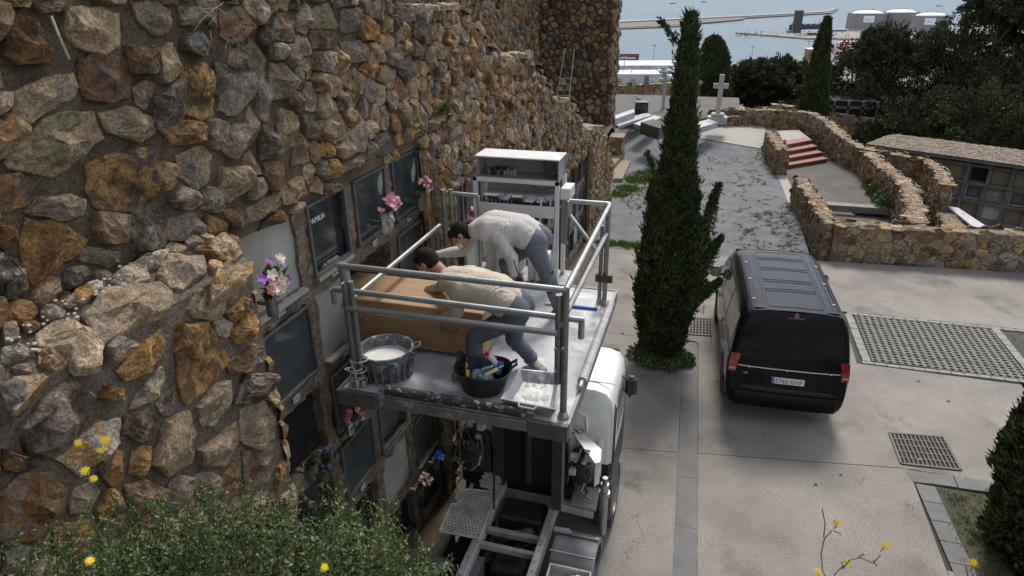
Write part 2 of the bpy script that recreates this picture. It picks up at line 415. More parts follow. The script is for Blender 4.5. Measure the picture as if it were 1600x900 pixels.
# concrete forecourt: cast panels over a dark base, with open joints
base = MB(); base.add([(-3.2, -4, -.03), (14, -4, -.03), (14, 17.3, -.03), (-3.2, 16.5, -.03)], [(0, 1, 2, 3)])
court = base.build('forecourt', dark_m, kind='structure')
g = .007
def panel(pts, m=conc_m, name='concrete_panel', h=.05, z=0.):
    c = np.mean(pts, 0); P = []; g = .002 if name == 'strip_slab' else .005
    for p in pts:
        d = np.array(p[:2])-c[:2]; d = d/np.linalg.norm(d); P.append((p[0]-d[0]*g*1.4, p[1]-d[1]*g*1.4, z))
    return MB().slab(P, h).build(name, m, court)
sL = lambda y: .12-.037*(y-6.04); sR = lambda y: .40-.037*(y-6.04)      # the grey strip leads away to the drain
J = lambda x: 8.40+.155*x
yj = lambda x: 11.84-.02*x
panel([(-3.2, -4), (sL(-4), -4), (sL(8.4), J(-.1)), (-3.2, J(-3.2))])
panel([(-3.2, J(-3.2)), (sL(8.4), J(-.1)), (sL(11.84), yj(-.1)), (-3.2, yj(-3.2))])
panel([(-3.2, yj(-3.2)), (sL(11.84), yj(-.1)), (-.2, YJ(-.2)), (-3.2, YJ(-3.2))])
rx = lambda y: .62-.02*(y-6)
panel([(sR(-4), -4), (3.22, -4), (3.22, J(3.2)), (sR(8.4), J(.3))])
panel([(3.22, -4), (14, -4), (14, 7.0), (3.22, 7.0)])
panel([(sR(8.4), J(.3)), (3.13, J(3.13)), (9, J(3.13)), (9, 11.80), (3.0, 11.86), (3.05, 14.12), (9, 14.22), (9, 17.6), (3.0, YJ(3)), (-.2, YJ(-.2)), (-.2, 13.05), (.43, 13.05), (.43, 11.9), (sR(11.84), 11.9)])
panel([(9.0, J(3.13)), (14, J(3.13)), (14, 17.4), (9.0, 17.4)])
panel([(3.46, 7.0), (9, 7.0), (9, 8.6), (3.46, 8.6)], soil_m, 'planting_bed', .04, -.012)
y = -3.9
while y < 11.9:
    panel([(sL(y), y), (sR(y), y), (sR(y+.98), min(11.95, y+.98)), (sL(y+.98), min(11.95, y+.98))], strip_m, 'strip_slab'); y += .98
# grey edging slabs round the planting bed
e0 = [(3.2, J(3.2)+.0), (3.47, J(3.2)-.24)]
for i in range(7):
    x0 = 3.16+i*.62; panel([(x0, 8.86+.03*i), (x0+.62, 8.89+.03*i), (x0+.62, 8.64+.02*i), (x0, 8.61+.02*i)] if i else [(3.16, 8.86), (3.78, 8.89), (3.78, 8.64), (3.46, 8.62), (3.2, 8.60)], strip_m, 'edging_slab', .09, .004)
for i in range(8):
    y1 = 8.58-i*.36; f = lambda y: 3.23+(8.6-y)*.035
    panel([(f(y1), y1), (f(y1)+.25, y1), (f(y1-.36)+.25, y1-.36), (f(y1-.36), y1-.36)], strip_m, 'edging_slab', .09, .004)
# gravel terrace, rising a little towards the graves
def gz(y): return .5*min(1., max(0., (y-26.5)/5.))
V = []; F = []; ysg = [0, .02]+list(np.linspace(.06, 1, 24)); 
for t in ysg:
    for s in np.linspace(0, 1, 14):
        xa = -4.6+(2.75+4.6)*s; yy = YJ(xa)+(36.6-YJ(xa))*t; V.append((xa, yy, gz(yy)+.004+.006*noise.noise(Vector((xa*2, yy*2, 0)))))
n = 14; F = [(j*n+i, j*n+i+1, (j+1)*n+i+1, (j+1)*n+i) for j in range(len(ysg)-1) for i in range(n-1)]
link('gravel_yard', mesh_np('gravel_yard', V, F, grav_m, smooth=True), kind='structure')
b = MB(); nn1, nn2 = 10, 8; V = []
for i in range(nn1+1):
    for j in range(nn2+1):
        u, v = i/nn1, j/nn2; x = -1.2+(3.45)*u; y = (29.95-.42*max(0, x+.9))*(1-v)+32.2*v; V.append((x, y, gz(y)+.03))
b.add(V, [(i*(nn2+1)+j, (i+1)*(nn2+1)+j, (i+1)*(nn2+1)+j+1, i*(nn2+1)+j+1) for i in range(nn1) for j in range(nn2)])
b.build('plaza', concp_m, kind='structure')

# the dark landing between the low walls, with its steps
land = MB().slab([(2.72, 22.1, .0), (6.0, 22.1, .0), (5.6, 26.5, .0), (5.3, 28.2, .0), (2.72, 28.2, 0)], .18).build('landing', conc2_m, kind='structure')
MB().slab([(2.45, 26.1, .008), (2.78, 26.1, .008), (2.86, 21.7, .008), (2.6, 21.7, .008)], .1).build('kerb_strip', concp_m, land)
MB().slab([(2.9, 22.06, .014), (5.75, 22.06, .014), (5.75, 22.42, .014), (2.9, 22.42, .014)], .2).build('nosing', mat('worn_nosing', (.27, .25, .22), (.17, .15, .13), 4, .9, .004, 40), land)
for i in range(5):
    MB().box((2.8, 22.08-.75*(i+1), -.27*(i+1)-.3), (5.9, 22.08-.75*i, -.27*(i+1))).build('step', conc2_m, land)
stp_m = mat('red_tile_step', (.30, .125, .085), (.22, .10, .075), 5, .75, .002, 30)
rd = tag(MB().slab([(2.42, 27.62, .612), (3.9, 29.15, .612), (3.6, 31.2, .612), (2.2, 30.5, .612)], .62).build('stair_landing', concp_m), kind='structure')
st = empty('red_steps', (3.4, 27, 0), 0, 'four red tiled steps climbing between the stub wall and the curving wall', 'steps')
A0 = np.array([2.86, 26.5, 0]); B0 = np.array([4.44, 28.0, 0]); dn = np.array([-.30, .62, 0]); dn = dn/np.linalg.norm(dn)*.36
for i in range(4):
    z1 = .155*(i+1); a = A0+dn*i; b_ = B0+dn*i*1.15; c = b_+dn*(4.4-i); d = a+dn*(4.4-i)
    MB().slab([(a[0], a[1], z1-.012), (b_[0], b_[1], z1-.012), (c[0], c[1], z1-.012), (d[0], d[1], z1-.012)], .15).build('riser', mat('dark_red_riser', (.13, .05, .04), (.10, .045, .035), 4, .8), st, loc=(-3.4, -27, 0))
    a2 = a-dn*.04; b2 = b_-dn*.04
    MB().slab([(a2[0], a2[1], z1), (b2[0], b2[1], z1), (c[0], c[1], z1), (d[0], d[1], z1)], .035).build('tread', stp_m, st, loc=(-3.4, -27, 0))
# right-hand flight going down
st2 = empty('brown_steps', (6.9, 24, 0), 0, 'narrow reddish steps going down between two rubble walls', 'steps')
MB().slab([(5.9, 24.5, -.02), (7.35, 24.5, -.02), (7.1, 26.4, -.02), (5.6, 26.4, -.02)], .3).build('top_landing', conc2_m, st2, loc=(-6.9, -24, 0))
for i in range(9):
    z1 = -.02-.18*(i+1); y1 = 24.5-.42*i
    MB().box((5.7, y1-.42, z1-.3), (7.3, y1, z1-.03)).build('riser', mat('dark_red_riser', (.13, .05, .04)), st2, loc=(-6.9, -24, 0))
    MB().box((5.7, y1-.45, z1-.03), (7.3, y1, z1)).build('tread', mat('worn_red_tread', (.27, .15, .11), (.2, .12, .09), 5, .8), st2, loc=(-6.9, -24, 0))

# ------------------------------------------------------------------ low rubble walls round the stairs
def pathwall(name, pts, thick, label, size=.26, h=.035, limit=300, base=-.3, coursed=1.0, res=0, mixt=MIXB, m=None, top_tone=None, sides='LR', core=None, ends=True, seed=3, cs=.30):
    """pts: (x, y, ztop) centre line, ground at base; clad in stones on both faces and the coping"""
    m = m or stone_m; pts = [np.array(p, float) for p in pts]; k = len(pts); nrm = []
    for i in range(k):
        d = pts[min(i+1, k-1)][:2]-pts[max(i-1, 0)][:2]; d = d/np.linalg.norm(d); nrm.append(np.array([d[1], -d[0]]))   # right-hand side
    root = empty(name, (pts[0][0], pts[0][1], 0), 0, label, 'stone wall'); off = (pts[0][0], pts[0][1], 0)
    V = []; F = []; t2 = thick/2-.005
    for p, q in zip(pts, nrm):
        for s in (-1, 1):
            for z in (base, p[2]-.01): V.append((p[0]+q[0]*t2*s-off[0], p[1]+q[1]*t2*s-off[1], z))
    for i in range(k-1):
        a = i*4; b_ = a+4; F += [(a, b_, b_+1, a+1), (a+2, a+3, b_+3, b_+2), (a+1, b_+1, b_+3, a+3)]
    F += [(0, 1, 3, 2), (4*(k-1), 4*(k-1)+2, 4*(k-1)+3, 4*(k-1)+1)]
    link('core', mesh_np('core', V, F, core or mortar_l), root)
    fac = []
    for i in range(k-1):
        a, b_ = pts[i], pts[i+1]; na, nb = nrm[i], nrm[i+1]; L = np.linalg.norm((b_-a)[:2])
        for s in (1, -1):
            if (s == 1 and 'R' not in sides) or (s == -1 and 'L' not in sides): continue
            H = max(a[2], b_[2])-base
            def mp(u, v, w, a=a, b_=b_, na=na, nb=nb, L=L, s=s, H=H):
                t = u/L; c = a+(b_-a)*t; n = na+(nb-na)*t; z = base+(c[2]-base)*(v/H)
                return (c[0]+n[0]*s*(thick/2+w), c[1]+n[1]*s*(thick/2+w), z)
            fac.append(dict(map=mp, ulen=L, vlen=H, size=size, h=h*.8, gap=.008, res=res, asp=1.15, fill=True))
        def mt(u, v, w, a=a, b_=b_, na=na, nb=nb, L=L):
            t = u/L; c = a+(b_-a)*t; n = na+(nb-na)*t
            return (c[0]+n[0]*(v-thick/2-.02), c[1]+n[1]*(v-thick/2-.02), c[2]+w*.6)
        fac.append(dict(map=mt, ulen=L, vlen=thick+.04, size=cs, h=.018, gap=.007, rough=.3, res=res, mix=[('sand', 30), ('tan', 30), ('pale', 20), ('ochre', 8), ('mauve', 8)]))
    if ends:
        for i, sg in ((0, -1), (k-1, 1)):
            p = pts[i]; q = nrm[i]; d = np.array([-q[1], q[0]])*sg; H = p[2]-base
            def me_(u, v, w, p=p, q=q, d=d, H=H): return (p[0]+q[0]*(u-thick/2)+d[0]*w, p[1]+q[1]*(u-thick/2)+d[1]*w, base+v)
            fac.append(dict(map=me_, ulen=thick, vlen=H, size=size, h=h, gap=.012, res=res))
    stonework(root, fac, mixt, m, limit, off=off, seed=seed)
    return root
W1 = pathwall('front_wall', [(3.2, 17.50, .87), (5.4, 17.62, .87), (7.6, 17.72, .90), (10.5, 17.85, .95), (14, 18.0, .98)], .40,
              'low rubble stone wall running to the right edge behind the van and the paver patch', .23, .03, 300, seed=11, coursed=1, cs=.26)
W2 = pathwall('yard_wall', [(3.13, 17.42, .872), (2.98, 19.6, .87), (2.80, 21.9, .87)], .38, 'short rubble wall along the gravel, left of the dark landing', .17, .04, 300, seed=12, cs=.2)
W6 = pathwall('stub_wall', [(2.56, 25.6, .9), (2.28, 28.8, .93)], .42, 'stubby rubble wall left of the red steps', .17, .04, 200, seed=13, cs=.2)
W4 = pathwall('divider_wall', [(5.42, 26.1, .89), (5.60, 23.2, .88), (5.76, 21.7, .87), (5.42, 19.4, .87), (5.15, 17.95, .875)], .42,
              'rubble wall with pale rounded coping stones between the dark landing and the narrow steps', .17, .05, 300, base=-1.2, seed=14, cs=.24)
W5 = pathwall('curving_wall', [(-.2, 32.5, 1.15), (1.2, 32.45, 1.2), (2.4, 32.3, 1.25), (4.0, 31.6, 1.30), (4.55, 29.9, 1.2), (4.95, 28.1, .93), (5.35, 26.7, .9), (7.1, 25.3, .88), (7.15, 23.9, .87), (6.85, 22.1, .86)], .36,
              'long curving rubble wall climbing behind the red steps and round the narrow flight', .19, .045, 300, base=-1.2, seed=15, cs=.22)
W8 = pathwall('lower_parapet', [(6.95, 21.6, .15), (6.85, 19.2, -.05)], .6, 'low rubble block under the white marble slab at the foot of the narrow steps', .19, .045, 120, base=-1.6, seed=16, cs=.22)
ms = MB().slab([(7.0, 22.0, .24), (7.25, 21.9, .24), (7.75, 19.6, .14), (7.3, 19.7, .14)], .05).build('marble_slab', mat('dusty_marble', (.40, .40, .41), (.32, .32, .33), 3, .6))
tag(ms, 'white marble slab lying on the wall end beside the far niches', 'stone slab')

# ------------------------------------------------------------------ the great retaining wall
XW = -2.9
def top(y):
    k = [(-5, 8.4), (3.2, 8.4), (3.6, 7.6), (5.9, 7.4), (6.25, 6.18), (7.7, 6.17), (9.15, 5.46), (10.9, 5.36), (12.5, 4.40), (14.1, 4.22), (15.9, 3.2), (18.0, 2.95), (20.3, 1.5), (20.6, 1.3)]
    for (a, za), (b_, zb) in zip(k, k[1:]):
        if a <= y <= b_: return za+(zb-za)*(y-a)/(b_-a)
    return k[-1][1]
BAYS = [(3.20, 6.50, 4.86), (7.05, 9.95, 4.17), (10.45, 13.3, 3.40), (13.8, 16.6, 2.62)]
def low(y):
    if y < 3.2: return 4.98
    for a, b_, z in BAYS:
        if a < y < b_: return z
    return -.05
wall = empty('retaining_wall', (XW, 6, 0), 0, 'tall stepped rubble retaining wall on the left above the burial niches', 'stone wall'); off = (XW, 6, 0)
ys_ = [-5., 3.2]; 
for a, b_, z in BAYS: ys_ += [a, b_]
ys_ += [y for y in np.arange(-4, 20.6, .25)]+[20.6]; ys_ = sorted(set(round(float(y), 3) for y in ys_)); V = []; F = []
for i in range(len(ys_)-1):
    a, b_ = ys_[i], ys_[i+1]; lo = low((a+b_)/2); n = len(V); XB = XW-.9
    for y in (a, b_):
        for x in (XW, XB):
            for z in (lo, top(y)-.02): V.append((x-off[0], y-off[1], z))
    F += [(n, n+4, n+5, n+1), (n+2, n+3, n+7, n+6), (n+1, n+5, n+7, n+3), (n, n+2, n+6, n+4)]
    if i and abs(low((ys_[i-1]+a)/2)-lo) > .01:
        F.append((n, n+1, n+3, n+2))
        F.append((n-4, n-3, n-1, n-2))
n = len(V); F.append((n-4, n-2, n-1, n-3))
link('core', mesh_np('core', V, F, mortar_m), wall)
def px(pts, X=XW): return [tuple(PX(x, y, X)[1:]) for x, y in pts]
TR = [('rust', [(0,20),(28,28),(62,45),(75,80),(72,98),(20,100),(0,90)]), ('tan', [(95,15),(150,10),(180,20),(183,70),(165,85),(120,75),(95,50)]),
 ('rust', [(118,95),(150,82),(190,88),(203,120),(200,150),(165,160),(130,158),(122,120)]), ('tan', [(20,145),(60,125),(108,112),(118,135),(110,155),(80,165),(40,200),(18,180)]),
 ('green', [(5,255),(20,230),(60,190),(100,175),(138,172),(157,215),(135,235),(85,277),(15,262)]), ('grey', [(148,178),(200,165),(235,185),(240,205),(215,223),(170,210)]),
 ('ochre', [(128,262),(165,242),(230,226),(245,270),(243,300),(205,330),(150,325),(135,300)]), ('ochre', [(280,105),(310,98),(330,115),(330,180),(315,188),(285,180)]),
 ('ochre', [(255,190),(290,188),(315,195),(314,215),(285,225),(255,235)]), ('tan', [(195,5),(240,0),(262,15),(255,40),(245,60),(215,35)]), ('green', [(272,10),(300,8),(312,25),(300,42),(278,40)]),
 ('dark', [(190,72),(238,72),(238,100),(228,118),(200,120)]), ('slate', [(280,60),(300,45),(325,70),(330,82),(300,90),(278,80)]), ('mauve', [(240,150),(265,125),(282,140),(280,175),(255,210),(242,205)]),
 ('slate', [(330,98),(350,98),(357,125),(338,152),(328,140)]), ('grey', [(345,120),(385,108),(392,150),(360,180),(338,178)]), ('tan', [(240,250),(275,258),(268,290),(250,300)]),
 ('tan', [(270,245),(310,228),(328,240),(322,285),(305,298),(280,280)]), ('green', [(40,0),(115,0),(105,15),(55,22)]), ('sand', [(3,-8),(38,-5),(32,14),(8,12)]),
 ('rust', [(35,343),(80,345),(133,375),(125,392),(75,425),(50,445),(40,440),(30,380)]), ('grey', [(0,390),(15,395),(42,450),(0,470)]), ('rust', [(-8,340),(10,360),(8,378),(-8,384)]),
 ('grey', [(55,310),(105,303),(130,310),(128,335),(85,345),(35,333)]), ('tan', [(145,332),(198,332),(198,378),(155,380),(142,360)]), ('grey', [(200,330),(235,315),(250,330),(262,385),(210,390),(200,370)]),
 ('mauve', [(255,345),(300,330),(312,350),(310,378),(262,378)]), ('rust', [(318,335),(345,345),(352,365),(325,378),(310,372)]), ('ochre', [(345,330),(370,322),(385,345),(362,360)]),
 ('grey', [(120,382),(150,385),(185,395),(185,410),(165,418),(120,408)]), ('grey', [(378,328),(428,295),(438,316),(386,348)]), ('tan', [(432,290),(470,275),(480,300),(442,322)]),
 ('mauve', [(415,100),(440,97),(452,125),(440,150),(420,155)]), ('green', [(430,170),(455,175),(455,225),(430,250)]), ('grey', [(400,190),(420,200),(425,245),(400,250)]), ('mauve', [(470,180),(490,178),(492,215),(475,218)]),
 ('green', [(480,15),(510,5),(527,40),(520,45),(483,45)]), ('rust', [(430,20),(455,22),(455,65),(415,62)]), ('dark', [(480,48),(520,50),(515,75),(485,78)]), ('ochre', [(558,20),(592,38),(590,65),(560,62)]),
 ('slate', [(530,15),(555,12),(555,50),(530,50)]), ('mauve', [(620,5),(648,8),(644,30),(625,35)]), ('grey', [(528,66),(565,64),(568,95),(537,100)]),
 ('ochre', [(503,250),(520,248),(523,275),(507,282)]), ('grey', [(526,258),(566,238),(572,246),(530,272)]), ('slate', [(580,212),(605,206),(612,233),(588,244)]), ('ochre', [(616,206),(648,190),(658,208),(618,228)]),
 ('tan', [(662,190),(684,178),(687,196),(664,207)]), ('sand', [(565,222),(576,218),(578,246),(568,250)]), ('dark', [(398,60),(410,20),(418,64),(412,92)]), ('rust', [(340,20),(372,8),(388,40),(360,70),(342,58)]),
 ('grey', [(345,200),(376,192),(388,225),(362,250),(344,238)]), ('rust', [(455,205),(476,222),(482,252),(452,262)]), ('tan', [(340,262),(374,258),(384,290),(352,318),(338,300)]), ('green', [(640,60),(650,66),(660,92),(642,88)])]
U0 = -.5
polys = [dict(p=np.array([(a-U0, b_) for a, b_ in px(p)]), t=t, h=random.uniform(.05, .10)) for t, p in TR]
def wmap(u, v, w): return (XW+w, U0+u, v)
fac = [dict(map=wmap, ulen=21.1, vlen=8.4, size=.170, h=.070, gap=.005, res=1, asp=1.0, rough=1.15, margin=.2, polys=polys, fill=5.2, dim=1.15, pdim=.95, floor=lambda u: low(U0+u),  # traced near-left stones kept darker: view-corner darkening put into their tone
            inside=lambda u, v: v < top(U0+u)-.03 and v > low(U0+u)-.015 and (v < 7.6 or U0+u > 1))]
# coping on the flat steps, and the pier sides that turn into the niche bays
for a, b_ in ((6.3, 7.7), (9.2, 10.9), (12.55, 14.1), (16.0, 18.0)):
    fac.append(dict(map=lambda u, v, w, a=a, b_=b_: (XW-v+.03, a+u, top(a+u)-.015+w*.8), ulen=b_-a, vlen=.6, size=.24, h=.05, gap=.004, rough=.4, res=0, dim=1.15, mix=[('pale', 30), ('sand', 15)]))
for a, b_ in ((3.65, 5.9), (7.75, 9.2), (10.95, 12.5), (14.15, 15.95), (18.0, 20.5)):
    fac.append(dict(map=lambda u, v, w, a=a, b_=b_: (XW-v+.02, a+u+w*.4, top(a+u)+w*.8), ulen=b_-a, vlen=.5, size=.2, h=.06, gap=.01))
fac.append(dict(map=lambda u, v, w: (XW-u, 20.6+w, v), ulen=.8, vlen=1.3, size=.18, h=.05, gap=.01))
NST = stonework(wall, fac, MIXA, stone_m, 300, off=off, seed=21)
# far side and piers seen edge-on between the bays
# foreground pier: a battered block with a littered ledge
pier = empty('stone_pier', (-2.6, 1.6, 0), 0, 'projecting rubble block at lower left with slabs and white pebbles on its ledge', 'stone wall'); offp = (-2.6, 1.6, 0)
XP = -2.6; YE = 3.13; zt = 4.86
V = [(0, y-1.6, z) for y in (-4, YE) for z in (0, zt)]+[(-.36, y-1.6, z) for y in (-4, YE) for z in (0, 5.06)]
F = [(0, 2, 3, 1), (1, 3, 7, 5), (2, 6, 7, 3), (0, 1, 5, 4), (4, 5, 7, 6)]
link('core', mesh_np('core', V, F, mat('pier_mortar', (.21, .17, .135), (.12, .094, .074), 6., .95, .03, 30., spec=.1, fine=(60, .6))), pier)
TP = [('ochre', [(275,508),(320,505),(335,530),(357,562),(320,605),(292,630),(280,615),(272,555)]), ('ochre', [(175,582),(205,550),(245,512),(255,530),(250,555),(210,590),(195,596)]),
 ('rust', [(148,620),(160,602),(185,605),(186,615),(165,630)]), ('sand', [(200,640),(208,618),(250,572),(256,590),(245,615),(215,635)]), ('mauve', [(30,670),(60,630),(105,590),(145,620),(140,640),(110,690),(70,712),(40,705)]),
 ('pale', [(80,718),(120,682),(150,660),(183,650),(185,690),(160,705),(130,745)]), ('rust', [(0,775),(25,742),(70,737),(100,762),(95,800),(60,840),(0,850)]), ('dark', [(188,650),(230,637),(248,660),(238,685),(210,690),(190,680)]),
 ('tan', [(254,660),(290,640),(303,670),(298,720),(262,742),(232,732)]), ('sand', [(303,640),(330,602),(358,592),(360,625),(335,662),(315,668)]), ('tan', [(340,680),(365,657),(370,688),(350,728),(312,728),(305,705)]),
 ('sand', [(372,642),(408,625),(428,650),(428,682),(395,702),(374,688)]), ('rust', [(374,706),(426,692),(434,710),(422,750),(382,768)]), ('dark', [(378,584),(418,580),(416,610),(395,628),(362,634)]),
 ('rust', [(352,562),(395,537),(410,542),(411,563),(385,575),(357,584)]), ('ochre', [(352,520),(392,484),(400,500),(393,518),(367,538)]), ('ochre', [(348,490),(375,462),(388,470),(386,484),(362,503)]),
 ('pale', [(328,505),(340,492),(354,503),(347,528),(335,525)]), ('slate', [(-6,602),(35,592),(42,625),(30,650),(-6,665)]), ('tan', [(190,760),(220,748),(250,760),(246,800),(205,800)]), ('dark', [(0,700),(30,712),(60,728),(20,736),(0,735)])]
polys = [dict(p=np.array([(a+2, b_) for a, b_ in px(p, XP)]), t=t, h=random.uniform(.045, .09)) for t, p in TP]
LED = np.array([-.30, 0, .19]); LN = np.array([.19, 0, .30])/math.hypot(.19, .3); LL = float(np.linalg.norm(LED)); LD = LED/LL
def ledge_uv(x, y):
    d = ray(x, y); o = np.array([XP, 0, zt]); t = np.dot(o-EYE, LN)/np.dot(d, LN); p = EYE+d*t; return (min(p[1]+2, YE+2.02), min(LL+.03, float(np.dot(p-o, LD))))
def ledge_map(u, v, w): p = np.array([XP, u-2, zt])+LD*v+LN*w; return tuple(p)
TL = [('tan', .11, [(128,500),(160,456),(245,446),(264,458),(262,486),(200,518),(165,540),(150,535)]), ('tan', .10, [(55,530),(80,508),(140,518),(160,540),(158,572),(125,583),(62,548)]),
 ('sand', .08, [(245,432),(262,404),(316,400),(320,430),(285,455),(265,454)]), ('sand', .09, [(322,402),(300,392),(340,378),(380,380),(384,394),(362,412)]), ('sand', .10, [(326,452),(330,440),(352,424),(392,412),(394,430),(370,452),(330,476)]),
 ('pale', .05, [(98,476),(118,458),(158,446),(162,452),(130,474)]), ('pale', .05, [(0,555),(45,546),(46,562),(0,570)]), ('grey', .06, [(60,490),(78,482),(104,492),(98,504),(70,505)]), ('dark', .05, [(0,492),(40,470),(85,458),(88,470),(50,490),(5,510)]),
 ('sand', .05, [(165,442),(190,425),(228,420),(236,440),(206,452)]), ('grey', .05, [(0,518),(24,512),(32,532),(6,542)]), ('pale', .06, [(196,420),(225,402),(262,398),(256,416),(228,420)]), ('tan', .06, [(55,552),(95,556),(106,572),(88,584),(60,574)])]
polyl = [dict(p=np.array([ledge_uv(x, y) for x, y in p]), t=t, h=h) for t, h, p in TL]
fac = [dict(map=lambda u, v, w: (XP+w, u-2, v), ulen=YE+2, vlen=zt, size=.17, h=.05, gap=.016, res=1, rough=1.1, polys=polys, fill=True, pdim=1.02, dim=1.08, inside=lambda u, v: u < YE+2 and .1 < v < zt-.03 and u > 1.6, mix=[('tan', 30), ('sand', 15), ('grey', 20), ('rust', 12), ('ochre', 10), ('mauve', 12)]),
       dict(map=ledge_map, ulen=YE+2, vlen=LL, size=.11, h=.03, gap=.014, res=0, polys=polyl, fill=True, pdim=1.25, dim=1.2, inside=lambda u, v: u < YE+2 and 0 < v < LL and u > 2.6, mix=[('grey', 30), ('tan', 30), ('pale', 15), ('dark', 20)]),  # ledge stones are dusty pale, and brightened further to paint a lit top
       dict(map=lambda u, v, w: (XP-u, YE+w, v), ulen=.35, vlen=zt, size=.16, h=.05, gap=.014, res=1)]
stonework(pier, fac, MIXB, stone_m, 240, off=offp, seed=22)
b = MB()
for i in range(110):
    if i < 80: cx_, cy_ = random.choice([(130, 470), (160, 455), (110, 500), (60, 520), (40, 545), (185, 440), (240, 400), (110, 470), (200, 425)]); x = random.gauss(cx_, 24); y = random.gauss(cy_, 10)
    else: x = random.uniform(0, 380); y = 500-x*.28+random.gauss(10, 20)
    u, v = ledge_uv(x, y)
    if not (0.02 < v < LL-.01) or u > YE+1.95: continue
    s_ = random.uniform(.004, .012); p = ledge_map(u, v, s_*.5+random.uniform(.0, .03)); c = Vector(p)-Vector(offp)
    b.lathe([(0, -s_*.6), (s_*.8, -s_*.3), (s_, .1*s_), (s_*.6, s_*.6), (0, s_*.7)], c, 6)
b.build('white_pebbles', mat('white_pebble', (.55, .5, .44), (.4, .36, .3), 30, .8), pier, kind='stuff')

# upper terrace wall behind, and the tower that closes it
tw = empty('terrace_wall', (-6.9, 8, 0), 0, 'high rubble wall of the upper terrace rising behind the stepped wall', 'stone wall'); offt = (-6.9, 8, 0)
MB().box((-.8, -6, 2), (0, 19, 13)).build('core', mortar_l, tw)
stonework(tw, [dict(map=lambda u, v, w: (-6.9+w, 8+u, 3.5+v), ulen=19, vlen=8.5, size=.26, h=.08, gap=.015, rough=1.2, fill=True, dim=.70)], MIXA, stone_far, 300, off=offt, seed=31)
tc_ = empty('stone_tower', (-6, 27, 0), 0, 'square rubble stone tower standing against the sea with a ladder before it', 'tower'); offc = (-6, 27, 0)
XR = float(PY(954, 100, 27)[0]); 
MB().box((-3.5, 0, -3), (XR+6, 1.6, 13)).build('core', mortar_m, tc_)
def bulge(v): return 0
MC = [('tan', 34), ('dark', 20), ('rust', 14), ('grey', 12), ('sand', 6), ('ochre', 6)]
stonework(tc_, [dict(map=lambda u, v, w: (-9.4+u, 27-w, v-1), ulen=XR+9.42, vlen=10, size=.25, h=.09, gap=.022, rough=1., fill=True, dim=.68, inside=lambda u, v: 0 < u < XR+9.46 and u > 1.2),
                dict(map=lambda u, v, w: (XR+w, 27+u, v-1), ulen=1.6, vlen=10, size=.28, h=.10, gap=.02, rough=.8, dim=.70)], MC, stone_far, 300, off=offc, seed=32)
MB().box((-8, 6, -.5), (-2.9-.9, 27, 1.2)).build('upper_terrace', hill_m, kind='structure')
b = MB(); b.box((-6.9, -5, 0), (-3.8, 27, 1.25)); b.build('terrace_fill', hill_m, kind='structure')

MB().box((-2.98, 3.2, -.05), (-2.60, 16.6, .10)).build('earth_kerb', mat('earthy_kerb', (.13, .095, .065), (.07, .05, .035), 5, .95, .02, 20), kind='structure')

pathwall('buttress_wall', [(-3.25, 20.4, 1.62), (-3.85, 23.4, 1.35), (-4.25, 26.9, 1.15)], .5, 'low sloping rubble wall linking the stepped wall to the stone tower', .19, .045, 120, seed=17, cs=.22)
# ------------------------------------------------------------------ sea, harbour and far shore
SEA = -90.
sea_m = mat('sea_water', (.130, .175, .210), (.150, .196, .230), .004, .6, .0, spec=.05)
V = [(-30000, 380, SEA), (40000, 380, SEA), (40000, 55000, SEA), (-30000, 55000, SEA)]
link('sea', mesh_np('sea', V, [(0, 1, 2, 3)], sea_m), kind='structure')
def PS(x, y, z=SEA): p = PZ(x, y, z); return (float(p[0]), float(p[1]), float(z))
quay_m = mat('harbour_concrete', (.24, .235, .22), (.16, .155, .15), .02, .9)
rock_m = mat('breakwater_rock', (.17, .148, .135), (.12, .105, .098), .03, .95)
whr = mat('white_roof', (.52, .52, .52), (.38, .38, .39), .05, .7)
def plat(name, pts, top, m, kind='structure', h=3.):
    return MB().slab([PS(x, y, SEA+top) for x, y in pts], h).build(name, m, kind=kind)
plat('breakwater', [(880, 47), (965, 43), (1040, 40), (1085, 36.5), (1160, 30), (1165, 27.5), (1300, 20), (1310, 14), (1303, 11), (1290, 17), (1160, 24), (1060, 29), (965, 33), (880, 37)], 4, rock_m)
plat('breakwater_road', [(880, 35.5), (965, 32), (1060, 28), (1160, 23.5), (1290, 16.5), (1303, 12), (1306, 14), (1291, 18), (1160, 25), (1060, 29.6), (965, 34), (880, 37.5)], 7, mat('pale_road', (.24, .23, .22)))
plat('inner_jetty', [(965, 43.5), (1040, 40.5), (1094, 37), (1095, 38.6), (1040, 41.8), (965, 44.5)], 3, rock_m)
plat('fuel_pier', [(1149, 50.5), (1180, 53), (1232, 57), (1262, 59.5), (1318, 59), (1420, 60), (1560, 62), (1600, 63), (1660, 60), (1660, 33), (1420, 43), (1320, 45), (1262, 46), (1232, 48), (1180, 50), (1150, 49)], 3, quay_m)
plat('quay', [(800, 80), (965, 84), (1030, 95), (1050, 97.5), (1090, 96), (1150, 96), (1230, 92), (1275, 81), (1345, 84), (1385, 72), (1440, 70), (1700, 72), (1900, 250), (1500, 260), (965, 190), (700, 200)], 2, quay_m, h=8)
def far_box(x0, x1, ybase, h, depth, m, name, label, cat, group=None, roof=None, parts=True):
    a = PS(x0, ybase, SEA+2); b_ = PS(x1, ybase, SEA+2); ex = np.array([b_[0]-a[0], b_[1]-a[1]]); L = float(np.linalg.norm(ex)); rz = math.atan2(ex[1], ex[0])
    o = empty(name, a, rz, label, cat, group)
    MB().box((0, 0, 0), (L, depth, h)).build('wall', m, o)
    MB().box((-.6, -.6, h), (L+.6, depth+.6, h+.8)).build('roof', roof or whr, o)
    return o, L
